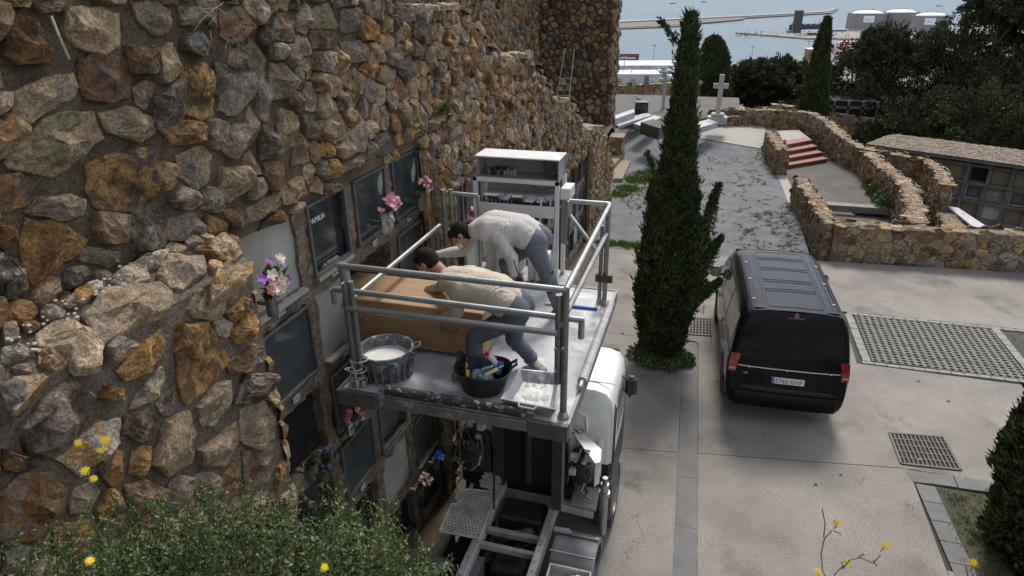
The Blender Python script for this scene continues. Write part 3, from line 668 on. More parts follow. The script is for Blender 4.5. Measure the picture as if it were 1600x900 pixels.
cont = {'red': mat('container_red', (.30, .06, .05), None, rough=.6), 'blue': mat('container_blue', (.05, .09, .22), None, rough=.6), 'grey': mat('container_grey', (.3, .3, .31)), 'white': mat('container_white', (.7, .7, .7)), 'pink': mat('container_pink', (.55, .20, .28)), 'brown': mat('container_brown', (.20, .10, .07))}
# near quay, seen between the tower and the cypress
for (x0, x1, yb, h, dp, c, lab) in [(966, 998, 96, 9, 14, 'brown', 'row of brown containers stacked on the quay edge by the tower'), (966, 992, 101, 7, 10, 'blue', 'blue containers stacked just in front of the brown ones'),
        (1262, 1292, 92, 12, 20, 'brown', 'brown shed on the quay left of the slim cypress')]:
    o, L = far_box(x0, x1, yb, h, dp, cont[c], 'container_stack' if 'contain' in lab else 'harbour_shed', lab, 'containers' if 'contain' in lab else 'shed', roof=cont['white'] if 'shed' in lab else cont[c])
    if 'contain' in lab:
        for k in range(1, 3): MB().box((-.2, -.25, h*k/3-.15), (L+.2, 0, h*k/3+.15)).build('seam', dark_m, o)
for i, (x0, x1, yb, h, dp, lab) in enumerate([(963, 1052, 113, 7, 60, 'long white-roofed warehouse nearest the water, left of the cypress'), (1000, 1085, 104, 5, 18, 'slim pale shed at the water edge'),
        (958, 1030, 131, 9, 40, 'white-roofed shed just above the cemetery wall'), (1080, 1130, 101, 6, 24, 'white shed behind the rounded dark cypress'), (1330, 1375, 112, 12, 60, 'white warehouse glimpsed right of the slim cypress'),
        (1560, 1640, 132, 9, 40, 'pale warehouse glimpsed at the right edge between the pines'), (1545, 1640, 100, 8, 40, 'grey-roofed warehouse beyond the right-hand pines')]):
    o, L = far_box(x0, x1, yb, h, dp, mat('shed_wall', (.5, .5, .5)), 'warehouse', lab, 'warehouse')
    for k in range(int(L/14)): MB().box((4+k*14, -.3, 0), (9+k*14, -.02, h*.6)).build('door', cont['grey'], o)
for i in range(7):
    y = 92-i*2.2; c = ['red', 'pink', 'white', 'red', 'pink', 'white', 'brown'][i]
    o, L = far_box(1308, 1344-i*1.2, y, 6+i*1.6, 10, cont[c], 'container_stack', ['lowest red stack', 'pink stack second from the water', 'white stack amid the coloured rows', 'red stack in the middle rows', 'pink stack near the back', 'white stack at the back', 'brown stack farthest back'][i]+' of containers right of the slim cypress', 'containers', roof=cont[c])
# parked lorries and masts on the near quay
for i in range(16):
    x = random.uniform(966, 1058); y = random.uniform(114, 124); p = PS(x, y, SEA+2.1); c = random.choice(['white', 'white', 'blue', 'grey', 'blue'])
    o = MB().box((-1.4, 0, .9), (1.4, 11, 4)).box((-1.3, -2.6, .5), (1.3, -.3, 3)).box((-1.2, -2.4, 0), (1.2, 10.6, .9)).build('parked_lorry', cont[c], loc=p); o.rotation_euler = (0, 0, .3)
    tag(o, {'white': 'white lorry', 'blue': 'blue lorry', 'grey': 'grey lorry'}[c]+' parked on the quay seen left of the tall cypress', 'lorry', c+' lorries parked on the quay')
mast_m = mat('mast_steel', (.16, .16, .17), rough=.6)
MA = [(1021, 94, 20), (974, 124, 24), (985, 128, 16), (1003, 122, 12), (1014, 124, 13), (1035, 124, 12), (1045, 122, 12), (1051, 88, 14), (1174, 93, 17), (1260, 90, 22), (1268, 84, 18), (1271, 84, 18)]
for i, (x, y, h) in enumerate(MA):
    o = empty('light_mast', PS(x, y, SEA+2), 0, 'thin lighting mast on the quay', 'mast', 'thin masts along the quay')
    MB().tube([(0, 0, 0), (0, 0, h)], .35, 6).build('pole', mast_m, o); MB().box((-2.4, -.4, h-1), (2.4, .4, h)).build('lamp_bar', mast_m, o)
# fuel tanks
tk_m = mat('tank_concrete', (.29, .28, .265), (.235, .228, .22), .03, .9); dome_m = mat('white_dome', (.68, .69, .66), (.58, .59, .57), .03, .6)
sign_m = mat('sign_white', (.8, .8, .8)); ink_m = mat('sign_blue_ink', (.15, .3, .5))
def tank(cx_, yb, wpx, hpx, label, sign):
    p = np.array(PS(cx_, yb, SEA+3)); z = (RC.T @ (p-EYE))[2]; r = wpx/2*z/FPX; h = hpx*z/FPX*1.02
    d = np.array([p[0], p[1]]); d = d/np.linalg.norm(d); c = (p[0]+d[0]*r, p[1]+d[1]*r, SEA+3)
    o = empty('storage_tank', c, 0, label, 'tank')
    MB().lathe([(r*1.01, 0), (r*1.01, h*.04), (r, h*.05), (r, h), (r*.985, h), (r*.985, h*.985)], n=72).build('wall', tk_m, o, smooth=True)
    for k in range(36):
        a = 2*PI*k/36; MB().box((-.5, r-.1, 0), (.5, r+.55, h), Matrix.Rotation(a, 4, 'Z')).build('rib', tk_m, o)
    MB().lathe([(r*.985, h*.985)]+[(r*.80*math.cos(t), h+r*.17*math.sin(t)) for t in np.linspace(0, PI/2, 9)], n=60).build('dome', dome_m, o, smooth='all')
    MB().lathe([(r*1.02, h*.985), (r*1.02, h*1.025), (r*.99, h*1.025)], n=72).build('rim', tk_m, o)
    MB().lathe([(r*1.03, -3), (r*1.03, h*.05), (r*1.0, h*.07)], n=60).build('skirt', whr, o)
    aa = math.atan2(-d[1], -d[0])
    for k in range(3): MB().box((r*.25*k-r*.2, r*.5, h), (r*.25*k-r*.05, r*.7, h+r*.2)).build('pump_house', tk_m, o)
    if sign:
        M = Matrix.Rotation(aa+PI/2+sign[0], 4, 'Z'); w_ = r*.27
        MB().box((-w_, -r-1.4, h*.50), (w_, -r-.7, h*.90), M).build('sign_panel', sign_m, o)
        text_mesh('sign_lettering', sign[1], h*.13, M @ frame_mat((-w_*.86, -r-1.45, h*.66), (1, 0, 0), (0, 0, 1)), ink_m, o, .02)
    return o
tank(1350.5, 48, 56, 23.5, 'leftmost of the three big white-domed tanks, with a white sign panel', (.12, 'enagas'))
tank(1402, 47, 54, 24, 'middle of the three big white-domed tanks, without a sign', None)
tank(1449, 52, 54, 24, 'rightmost of the three big white-domed tanks, half behind the pines', (.0, 'enagas'))
# ship with dark tower on the pier
o = empty('dock_tower', PS(1244.5, 51, SEA+3), 0, 'dark boxy tower standing on the pier before the blue ship', 'tower')
z = (RC.T @ (np.array(PS(1244.5, 51))-EYE))[2]; s = z/FPX
MB().box((-6*s, 0, 0), (6*s, 12*s, 31*s)).build('body', mat('dark_cladding', (.075, .065, .075), (.055, .05, .06), .05), o)
for k in range(5): MB().box((-6.1*s, -.6, 5*s*k+3*s), (6.1*s, -.02, 5*s*k+3.6*s)).build('band', mat('band_grey', (.12, .11, .12)), o)
MB().box((-14*s, -2*s, 0), (-5*s, 3*s, 3*s)).build('annex', mat('annex_brown', (.22, .14, .11)), o)
ship_m = mat('ship_blue_hull', (.055, .075, .13), (.045, .06, .10), .05)
p = PS(1232, 47, SEA); o = empty('cargo_ship', p, 0, 'dark blue cargo ship moored behind the dark tower on the pier', 'ship'); s = (RC.T @ (np.array(p)-EYE))[2]/FPX
MB().prism([(0, -3*s), (5*s, -5*s), (58*s, -5*s), (60*s, 0), (58*s, 5*s), (5*s, 5*s)], 8*s, Matrix.Rotation(-.02, 4, 'Z')).build('hull', ship_m, o)
MB().box((3*s, -3*s, 8*s), (10*s, 3*s, 13*s)).build('bridge', whr, o)
for k in range(5): MB().box(((16+8*k)*s, -4*s, 8*s), ((22+8*k)*s, 4*s, 9.5*s)).build('hatch', cont['brown'], o)
for k in range(5):
    x0 = (36+6*k)*s; MB().tube([(x0, 0, 8*s), (x0+.8*s, 0, (15+(k % 3)*3)*s)], .25*s, 5).build('derrick', mast_m, o)
o = empty('harbour_crane', PS(1338, 84, SEA+2), 0, 'dark lattice dredging crane by the water above the pink containers', 'crane'); s = (RC.T @ (np.array(PS(1338, 84))-EYE))[2]/FPX
MB().box((-14*s, -2*s, 0), (10*s, 2*s, 3*s)).build('barge', mat('crane_dark', (.07, .08, .1)), o)
for a, b_, nm in (((-6, 0, 3), (0, 0, 20), 'leg'), ((6, 0, 3), (0, 0, 20), 'leg'), ((-12, 0, 14), (16, 0, 15.5), 'boom'), ((-8, 0, 11), (4, 0, 11), 'boom'), ((0, 0, 20), (14, 0, 15.5), 'stay'), ((0, 0, 3), (0, 0, 20), 'mast')):
    MB().tube([tuple(q*s for q in a), tuple(q*s for q in b_)], .8*s if nm != 'stay' else .3*s, 5).build(nm, mat('crane_dark', (.07, .08, .1)), o)
for x, y, w_, lab in ((1051, 6, 8, 'small ship far out at sea, left of the cypress tip'), (1099, 3.5, 7, 'small ship far out at sea, right of the cypress tip'), (1467, 10, 9, 'small dark ship far out beyond the tanks'), (1252, 61, 0, '')):
    if not w_: continue
    p = PS(x, y, SEA); s = (RC.T @ (np.array(p)-EYE))[2]/FPX; o = empty('distant_ship', p, -.1, lab, 'ship')
    MB().prism([(-w_/2*s, -.6*s), (w_/2*s, -.6*s), ((w_/2+.7)*s, 0), (w_/2*s, .6*s), (-w_/2*s, .6*s)], 1.1*s).build('hull', ship_m, o); MB().box((-w_*.35*s, -.4*s, 1.1*s), (-w_*.1*s, .4*s, 2.2*s)).build('bridge', whr, o)
for x, w_, lab in ((1172, 22, 'dark barge moored at the left end of the fuel pier'), (1203, 16, 'second dark barge moored along the fuel pier')):
    p = PS(x, 54.5, SEA); s = (RC.T @ (np.array(p)-EYE))[2]/FPX; o = empty('barge', p, -.05, lab, 'barge')
    MB().box((-w_/2*s, -1.5*s, 0), (w_/2*s, 1.5*s, 1.8*s), bev=.4*s).build('hull', ship_m, o); MB().box((w_*.2*s, -1*s, 1.8*s), (w_*.4*s, 1*s, 3*s)).build('cabin', whr, o)
for x0, x1, y, h, lab in ((1300, 1322, 50, 3.2, 'low white pump building left of the tanks'), (1262, 1300, 56, 4, 'brown pier sheds below the ship'), (1385, 1440, 57, 4, 'pale block below the middle tank'), (1430, 1500, 60, 6, 'pale block below the right tank')):
    s = (RC.T @ (np.array(PS(x0, y))-EYE))[2]/FPX
    o, L = far_box(x0, x1, y, h*s, 12, quay_m if 'pale' in lab or 'white' in lab else cont['brown'], 'pier_building', lab, 'building', roof=whr if 'white' in lab else quay_m)
    for k in range(5): MB().box((L*(k+.2)/5, -.3, h*s*.3), (L*(k+.6)/5, -.02, h*s*.7)).build('window', dark_m, o)

b = MB(); random.seed(61)
for i in range(420):
    r_ = random.random()
    if r_ < .4: x, y = random.uniform(1150, 1330), random.uniform(50, 58); k_ = .9
    elif r_ < .75: x, y = random.uniform(962, 1085), random.uniform(98, 130); k_ = 1.0
    else: x, y = random.uniform(1270, 1360), random.uniform(60, 130) if random.random() < .3 else random.uniform(84, 120); k_ = 1.1
    p = PS(x, y, SEA+2); sc = (RC.T @ (np.array(p)-EYE))[2]/FPX; w_, h_, d_ = random.uniform(.6, 3.2)*sc, random.uniform(.5, 2.2)*sc*k_, random.uniform(1, 3)*sc
    b.box((p[0]-w_/2, p[1], p[2]), (p[0]+w_/2, p[1]+d_, p[2]+h_))
    if random.random() < .2: b.box((p[0]-.12*sc, p[1], p[2]), (p[0]+.12*sc, p[1]+.2*sc, p[2]+random.uniform(3, 8)*sc))
b.build('harbour_clutter', mat('harbour_clutter_paint', (.30, .27, .25), (.08, .085, .10), .09, .8), kind='stuff')
# ------------------------------------------------------------------ foliage
leaf_d = mat('cypress_leaf', (.028, .045, .016), (.075, .095, .032), 5., .75, spec=.2)
leaf_p = mat('pine_leaf', (.028, .038, .015), (.075, .080, .034), .7, .75, spec=.2)
leaf_o = mat('olive_green_leaf', (.06, .075, .03), (.12, .12, .055), 1., .75, spec=.2)
bark_m = mat('bark', (.13, .09, .06), (.07, .05, .035), 6, .95, .02, 30)
def sprigs(C, Dn, n_per, ln, wd, spread=.5, up=0.):
    """leafy sprigs: C (k,3) centres, Dn (k,3) outward directions -> narrow kite quads"""
    k = len(C); Cr = np.repeat(C, n_per, 0); D = np.repeat(Dn, n_per, 0)+rng.normal(0, spread, (k*n_per, 3)); D[:, 2] += up
    D /= np.linalg.norm(D, axis=1)[:, None]+1e-9; L = ln*rng.uniform(.6, 1.3, (len(D), 1)); W = wd*rng.uniform(.7, 1.3, (len(D), 1))
    S_ = np.cross(D, rng.normal(0, 1, D.shape)); S_ /= np.linalg.norm(S_, axis=1)[:, None]+1e-9
    P0 = Cr+rng.normal(0, ln*.25, Cr.shape); A = P0; B = P0+D*L*.45+S_*W; Cc = P0+D*L; E_ = P0+D*L*.45-S_*W
    V = np.stack([A, B, Cc, E_], 1).reshape(-1, 3); F = np.arange(len(V)).reshape(-1, 4); return V, F
def cypress(x, y, z0, h, r, label, n=5000, npr=6, lean=(0, 0), prof=None, m=leaf_d, group=None, ln=.16, cat='cypress tree', name='cypress_tree', skew=.12, base_h=.05, lw=.26, spike=True):
    root = empty(name, (x, y, z0), 0, label, cat, group)
    prof = prof or (lambda t: (min(1, t*5)**.5)*(1-t)**.55*1.12)
    t = rng.uniform(0, 1, n)**1.15; a = rng.uniform(0, 2*PI, n)
    ph = rng.uniform(0, 6, 6)
    lump = 1+skew*(np.sin(a*3+t*11+ph[0])+.8*np.sin(a*5-t*23+ph[1])+.6*np.sin(a*2+t*37+ph[2]))
    rad = r*np.array([prof(q) for q in t])*lump*(rng.uniform(0, 1, n)**.22)
    z = base_h+t*(h-base_h); X_ = rad*np.cos(a)+lean[0]*t*t; Y_ = rad*np.sin(a)+lean[1]*t*t
    C = np.stack([X_, Y_, z], 1); D = np.stack([np.cos(a)*.45, np.sin(a)*.45, np.full(n, .85)], 1)
    V, F = sprigs(C, D, npr, ln, ln*lw, .32)
    k_ = n//12 if spike else 8; sel = rng.choice(n, k_); C2 = C[sel]*np.array([1.03, 1.03, 1]); V2, F2 = sprigs(C2, D[sel]*np.array([1.3, 1.3, 1]), 5, ln*2.1, ln*lw*.9, .16); F = np.concatenate([F, F2+len(V)]); V = np.concatenate([V, V2])
    link('crown', mesh_np('crown', V, F, m), root)
    MB().tube([(0, 0, -.3), (lean[0]*.1, lean[1]*.1, h*.4), (lean[0]*.7, lean[1]*.7, h*.85)], .1, 8, rs=[r*.18, r*.12, r*.02]).build('trunk', bark_m, root)
    k = int(60); b = MB()
    for i in range(40):
        tt = random.uniform(.1, .8); aa = random.uniform(0, 2*PI); rr = r*prof(tt)*.7
        b.tube([(lean[0]*tt*tt, lean[1]*tt*tt, h*tt), (lean[0]*tt*tt+rr*math.cos(aa), lean[1]*tt*tt+rr*math.sin(aa), h*tt+rr*1.6)], .01, 4, rs=[r*.03, r*.008])
    b.build('limbs', bark_m, root, kind='stuff')
    return root
def pine(x, y, z0, h, w_, label, blobs, n=9000, ln=.35, m=leaf_p, group=None, trunk_lean=.4, cat='pine tree', name='pine_tree', flat=.55):
    """blobs: list of (dx, dy, z fraction, radius fraction) crown masses"""
    root = empty(name, (x, y, z0), 0, label, cat, group); per = n//len(blobs); AV = []; AF = []; nv = 0; lim = MB()
    for (dx, dy, zf, rf) in blobs:
        r = rf*w_/2; c = np.array([dx*w_/2, dy*w_/2, zf*h]); a = rng.uniform(0, 2*PI, per); u = rng.uniform(-.55, 1, per); s_ = np.sqrt(1-np.clip(u, -1, 1)**2)
        k = rng.integers(0, 2**31); pu = rng.uniform(0, 6, 4)
        lump = 1+.24*np.sin(a*4+u*5+pu[0])+.17*np.sin(a*7-u*9+pu[1])+.13*np.sin(a*11+u*13+pu[2])
        rad = r*lump*rng.uniform(.25, 1, per)**.3
        # gaps: drop whole clumps by a coarse hash of direction
        gsel = (np.sin(a*5+pu[3])*np.sin(u*8+pu[1])+rng.normal(0, .25, per)) > -.25
        P = np.stack([rad*s_*np.cos(a), rad*s_*np.sin(a), rad*u*flat], 1)[gsel]+c
        D = np.stack([s_*np.cos(a), s_*np.sin(a), u*.8+.35], 1)[gsel]
        V, F = sprigs(P, D, 4, ln, ln*.2, .5); AV.append(V); AF.append(F+nv); nv += len(V)
        lim.tube([(0, 0, h*.15), (c[0]*.45, c[1]*.45, h*.4), (c[0], c[1], c[2]-r*.1)], .1, 6, rs=[h*.022, h*.016, h*.005])
        for q in range(5):
            e = P[rng.integers(len(P))]; lim.tube([(c[0]*.8, c[1]*.8, c[2]*.85), tuple(e)], .03, 4, rs=[h*.006, h*.002])
    link('crown', mesh_np('crown', np.concatenate(AV), np.concatenate(AF), m), root)
    MB().tube([(0, 0, -1), (.05*w_*trunk_lean, 0, h*.25), (0, 0, h*.5), (0, 0, h*.75)], .1, 8, rs=[h*.028, h*.022, h*.016, h*.006]).build('trunk', bark_m, root)
    lim.build('limbs', bark_m, root, kind='stuff'); return root
def tree_at(px_, pytop, Y, drop):
    """foot of a tree whose tip shows at (px_, pytop) when it stands at distance Y on the slope"""
    p = PY(px_, pytop, Y); return float(p[0]), float(p[2])
x, zt_ = tree_at(1085, 5, 11.5, 0)
cy = PZ(1032, 566); tp = PY(1083, 6, 11.0)
cypress(float(cy[0]), float(cy[1])+.15, 0, float(tp[2])-.17, .53, 'tall ragged dark cypress in the middle of the forecourt beside the black van', n=19000, npr=7, lean=(float(tp[0]-cy[0])-.02, 0), ln=.066,
        prof=lambda t: float(np.interp(t, [0, .05, .13, .24, .34, .42, .6, .77, .92, 1], [.52, .64, .84, 1, 1.0, .88, .50, .28, .14, .03])), skew=.15, lw=.26)
# two stray side branches and the ivy ring at its foot
root = bpy.data.objects['cypress_tree']
for (x0, y0, x1, y1, Yd, k) in ((1070, 478, 1124, 440, 10.8, 420), (1078, 420, 1122, 290, 10.85, 620), (1030, 290, 1012, 240, 11.0, 60), (1070, 78, 1032, 33, 11.1, 70), (1080, 440, 1126, 372, 10.85, 380), (1060, 110, 1075, 40, 11, 120)):
    a = PY(x0, y0, Yd); b_ = PY(x1, y1, Yd); t = rng.uniform(0, 1, k)**.8; C = a+(b_-a)*t[:, None]+rng.normal(0, .045+.06*(k > 300), (k, 3))*(1.1-t[:, None])**1.2-np.array([cy[0], cy[1]+.15, 0])
    D = np.tile((b_-a)/np.linalg.norm(b_-a), (k, 1)); V, F = sprigs(C, D, 5, .075, .013, .42); link('branch', mesh_np('branch', V, F, leaf_d), root)
def bush(name, label, pts, hgt, n, ln, m, cat='shrub', wd=.35, up=.6, base=None, npr=4):
    o0 = pts[0]; root = empty(name, o0, 0, label, cat); C = []
    for i in range(n):
        p = random.choice(pts[1:]); r = p[3]*math.sqrt(random.random()); a = random.uniform(0, 2*PI); hh_ = (1-(r/p[3])**2)**.5
        C.append((p[0]+r*math.cos(a)-o0[0], p[1]+r*math.sin(a)-o0[1], p[2]-o0[2]+hgt*hh_*random.random()**.5))
    C = np.array(C); D = np.tile((0, 0, up), (n, 1))+rng.normal(0, .4, (n, 3)); V, F = sprigs(C, D, npr, ln, ln*wd, .6)
    link('leaves', mesh_np('leaves', V, F, m), root)
    b = MB()
    for i in range(24): c = C[random.randrange(n)]; b.tube([(c[0]*.7, c[1]*.7, 0), tuple(c)], .004, 4)
    b.build('stems', bark_m, root, kind='stuff'); return root
ivy_m = mat('ivy_leaf', (.06, .10, .022), (.12, .15, .04), 6, .6)
cx0, cy0 = float(cy[0]), float(cy[1])
bush('ground_ivy', 'ring of bright green ivy round the foot of the tall cypress', [(cx0, cy0, 0)]+[(cx0+.38*math.cos(a)*random.uniform(.7, 1.25), cy0+.08+.28*math.sin(a)*random.uniform(.7, 1.3), 0, random.uniform(.10, .24)) for a in np.linspace(0, 2*PI, 20)], .24, 2600, .042, ivy_m, 'ivy', .45)
hx = 4.42; hy = 7.55
cypress(hx, hy, -.02, 4.5, .74, 'stout dark cypress cut by the right edge in the planting bed', n=12000, npr=7, ln=.085, prof=lambda t: (.80+.2*min(1, t*4))*(1-max(0, t-.35)/.65)**.6, skew=.07, lw=.3, base_h=.02)
# trees on the slope beyond the terrace
def slope_tree(fn, px_, pytop, Y, zb, **k):
    p = PY(px_, pytop, Y); return fn(float(p[0]), Y, zb, float(p[2])-zb, **k)
slope_tree(cypress, 1116, 60, 44, -4.2, r=1.55, spike=False, label='broad rounded dark cypress standing behind the stone cross', n=15000, npr=5, ln=.19, prof=lambda t: min(1, .7+t)*(1-max(0, t-.4)/.6)**.45, skew=.10)
slope_tree(cypress, 1293, 30, 39, -4.5, r=.70, spike=False, label='slim dark cypress with a split tip left of the big pines', n=14000, npr=5, ln=.17, prof=lambda t: min(1, .75+t)*(1-max(0, t-.45)/.55)**.7, skew=.10)
PG = 'pines on the slope beyond the terrace'
slope_tree(pine, 1178, 92, 50, -5.5, w_=5.0, label='umbrella pine between the rounded cypress and the next pine', blobs=[(0, 0, .85, .6), (-.5, .2, .74, .5), (.5, -.1, .76, .5), (.1, .3, .62, .5), (-.7, 0, .6, .35)], n=16000, ln=.24, group=PG)
slope_tree(pine, 1222, 86, 53, -6, w_=6.0, label='umbrella pine with bare forked trunks left of the slim cypress', blobs=[(0, 0, .86, .45), (-.45, .2, .77, .5), (.55, -.1, .75, .5), (0, -.3, .66, .5), (.8, 0, .6, .3)], n=16000, ln=.24, group=PG)
slope_tree(pine, 1262, 92, 58, -8, w_=5.5, label='dark pine crown just left of the slim cypress', blobs=[(0, 0, .85, .6), (-.5, .2, .76, .4), (.5, -.1, .7, .5), (0, 0, .55, .5)], n=12000, ln=.24, group=PG)
slope_tree(pine, 1395, 48, 44, -6, w_=9.0, label='large dense pine with a spiky top right of the slim cypress', blobs=[(-.05, 0, .90, .28), (-.35, .2, .70, .5), (.4, -.1, .72, .55), (0, -.3, .52, .6), (.7, 0, .5, .5), (-.6, -.2, .45, .5), (.1, 0, .3, .6), (-.5, 0, .22, .5), (.6, 0, .25, .5)], n=44000, ln=.20, flat=.8, group=PG)
slope_tree(pine, 1588, -14, 42, -6, w_=8.6, label='tallest ragged pine at the upper right with sky-coloured gaps', blobs=[(-.1, 0, .92, .35), (.6, 0, .90, .4), (.35, .2, .84, .4), (-.45, .2, .72, .45), (.4, -.1, .62, .5), (-.2, -.3, .56, .5), (.8, 0, .7, .35), (-.7, -.2, .46, .45), (.1, 0, .38, .5), (-.4, 0, .25, .5), (.6, 0, .28, .5)], n=52000, ln=.20, flat=.75, group=PG)
slope_tree(pine, 1640, 60, 46, -7, w_=9.0, label='pine cut by the right edge of the view', blobs=[(0, 0, .85, .5), (-.5, .2, .65, .5), (-.2, -.1, .45, .6), (.3, 0, .3, .6)], n=16000, ln=.2, flat=.8, group=PG)
slope_tree(pine, 1560, 122, 36, -5, w_=7.0, label='low broad evergreen in front of the tallest pine, above the far niches', blobs=[(0, 0, .7, .6), (-.5, .2, .55, .5), (.5, -.1, .55, .6), (0, -.2, .3, .6), (.6, 0, .2, .5), (-.6, 0, .25, .5)], n=24000, ln=.17, flat=.8, group=PG)
slope_tree(pine, 1470, 130, 38, -5, w_=6.5, label='dark low evergreen filling the gap behind the far niches', blobs=[(0, 0, .7, .6), (-.5, .2, .5, .5), (.5, -.1, .5, .6), (0, -.2, .25, .6), (-.7, 0, .2, .5)], n=20000, ln=.17, flat=.8, group=PG)
slope_tree(pine, 1355, 130, 42, -5, w_=6.0, label='dark bushy evergreen at the foot of the large pine by the slim cypress', blobs=[(0, 0, .7, .6), (-.5, .2, .5, .5), (.5, -.1, .5, .6), (0, -.2, .25, .6)], n=18000, ln=.18, flat=.8, group=PG)
slope_tree(pine, 1090, 150, 42, -4, w_=4.5, label='low green bush behind the graves left of the cross', blobs=[(0, 0, .6, .7), (-.5, 0, .4, .5), (.5, 0, .35, .6)], n=5000, ln=.28, flat=.9, cat='bush', name='evergreen_bush')
# ------------------------------------------------------------------ burial niches
XN = -2.99
plaster_m = mat('niche_plaster', (.27, .205, .145), (.095, .068, .048), 6., .95, .03, 22, spots=(.34, .28, .21), spot_scale=7, spot_amt=.35, fine=(50, .5))
cement_m = mat('cement_slab', (.33, .325, .29), (.225, .22, .19), 3, .85, .003, 30, spots=(.17, .16, .12), spot_scale=2.2, spot_amt=.3)
black_marble = mat('black_marble', (.018, .019, .022), (.028, .03, .034), 3, .12, spec=.6)
grey_marble = mat('grey_marble', (.11, .12, .125), (.07, .08, .085), 2.5, .22, spec=.55)
white_marble = mat('white_marble', (.62, .62, .62), (.5, .5, .52), 3, .4)
alu_m = mat('aluminium', (.42, .42, .42), (.30, .30, .31), 9, .38, .0005, 80, metal=.9)
glass_m = mat('dusty_glass', (.10, .115, .12), (.06, .07, .075), 2.2, .08, spec=.6, alpha=.45)
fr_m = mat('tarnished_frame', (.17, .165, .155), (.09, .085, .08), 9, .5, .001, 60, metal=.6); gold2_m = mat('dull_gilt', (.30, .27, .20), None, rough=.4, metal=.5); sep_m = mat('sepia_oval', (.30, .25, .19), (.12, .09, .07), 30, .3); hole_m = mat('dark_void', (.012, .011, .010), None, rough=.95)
plate_m = mat('number_plate', (.55, .53, .45), (.4, .38, .32), 20, .6)
gold_m = mat('silver_letters', (.75, .74, .70), None, rough=.35)
inkd_m = mat('dark_ink', (.03, .03, .03), None, rough=.7)
def rough_box(a, b_, step=.055, amp=.024):
    """box with uneven hewn faces"""
    o = MB(); (x0, y0, z0), (x1, y1, z1) = a, b_; n = [max(1, int(round(abs(q-p)/step))) for p, q in zip(a, b_)]
    def pt(i, j, k):
        p = Vector((x0+(x1-x0)*i/n[0], y0+(y1-y0)*j/n[1], z0+(z1-z0)*k/n[2])); q = noise.noise_vector(p*9)*amp+noise.noise_vector(p*23)*amp*.5; return p+q
    for ax in range(3):
        u, v = [q for q in range(3) if q != ax]
        for end in (0, n[ax]):
            V = []; F = []
            for i in range(n[u]+1):
                for j in range(n[v]+1):
                    idx = [0, 0, 0]; idx[ax] = end; idx[u] = i; idx[v] = j; V.append(pt(*idx))
            m_ = n[v]+1; F = [(i*m_+j, i*m_+j+1, (i+1)*m_+j+1, (i+1)*m_+j) for i in range(n[u]) for j in range(n[v])]; o.add(V, F)
    return o
def merge_close(ob):
    bm = bmesh.new(); bm.from_mesh(ob.data); bmesh.ops.remove_doubles(bm, verts=bm.verts, dist=.0005); bmesh.ops.recalc_face_normals(bm, faces=bm.faces); bm.to_mesh(ob.data); bm.free()
def slab_cell(root, off, y0, y1, z0, z1, kind, num=None):
    ox, oy = off[0], off[1]
    B = lambda a, b_, **k: MB().box((a[0]-ox, a[1]-oy, a[2]), (b_[0]-ox, b_[1]-oy, b_[2]), **k)
    rec = {'cement': .03, 'black': .04, 'grey': .08, 'glass': .10, 'white': .05, 'open': .50, 'dark': .09, 'door': .10}[kind]
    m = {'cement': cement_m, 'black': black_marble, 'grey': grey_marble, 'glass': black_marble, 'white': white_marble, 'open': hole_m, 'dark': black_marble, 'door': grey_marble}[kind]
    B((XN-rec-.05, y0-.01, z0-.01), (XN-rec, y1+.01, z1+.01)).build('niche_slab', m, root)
    if kind in ('glass', 'door', 'grey', 'black'):
        t = .028; fr = MB(); x0, x1 = XN-.005-ox, XN+.03-ox
        for a, b_ in (((x0, y0-oy, z0), (x1, y0+t-oy, z1)), ((x0, y1-t-oy, z0), (x1, y1-oy, z1)), ((x0, y0+t-oy, z0), (x1, y1-t-oy, z0+t)), ((x0, y0+t-oy, z1-t), (x1, y1-t-oy, z1))): fr.box(a, b_, bev=.003)
        f = fr.build('door_frame', fr_m if kind != 'black' else grey_marble, root)
        if kind not in ('door', 'black') and random.random() < .8:
            yc_ = (y0+y1)/2+random.uniform(-.12, .12); zc_ = z1-.2; X_ = XN-rec+.004
            cr = B((X_, yc_-.008, zc_-.07), (X_+.01, yc_+.008, zc_+.06), bev=0).build('relief_cross', gold2_m, root); MB().box((X_-ox, yc_-.035-oy, zc_+.015), (X_+.01-ox, yc_+.035-oy, zc_+.03)).build('cross_arm', gold2_m, cr)
            if random.random() < .6: MB().lathe([(0, .012), (.045, .010), (.05, 0)], (0, 0, 0), 16, Matrix.Translation((X_-ox, yc_+random.choice([-.15, .15])-oy, zc_-.12)) @ Matrix.Rotation(PI/2, 4, 'Y') @ Matrix.Scale(1.3, 4, (1, 0, 0))).build('portrait_oval', sep_m, root, smooth=True)
        if kind in ('glass', 'door'): B((XN+.004, y0+t, z0+t), (XN+.010, y1-t, z1-t)).build('pane', glass_m, f)
    if num:
        yy = (y0+y1)/2; p = B((XN+.008, yy-.045, z0-.095), (XN+.016, yy+.045, z0-.04)).build('number_plate', plate_m, root)
        text_mesh('digits', num, .042, frame_mat((XN+.0165-ox, yy-.038-oy, z0-.083), (0, 1, 0), (0, 0, 1)), inkd_m, p, .0008)
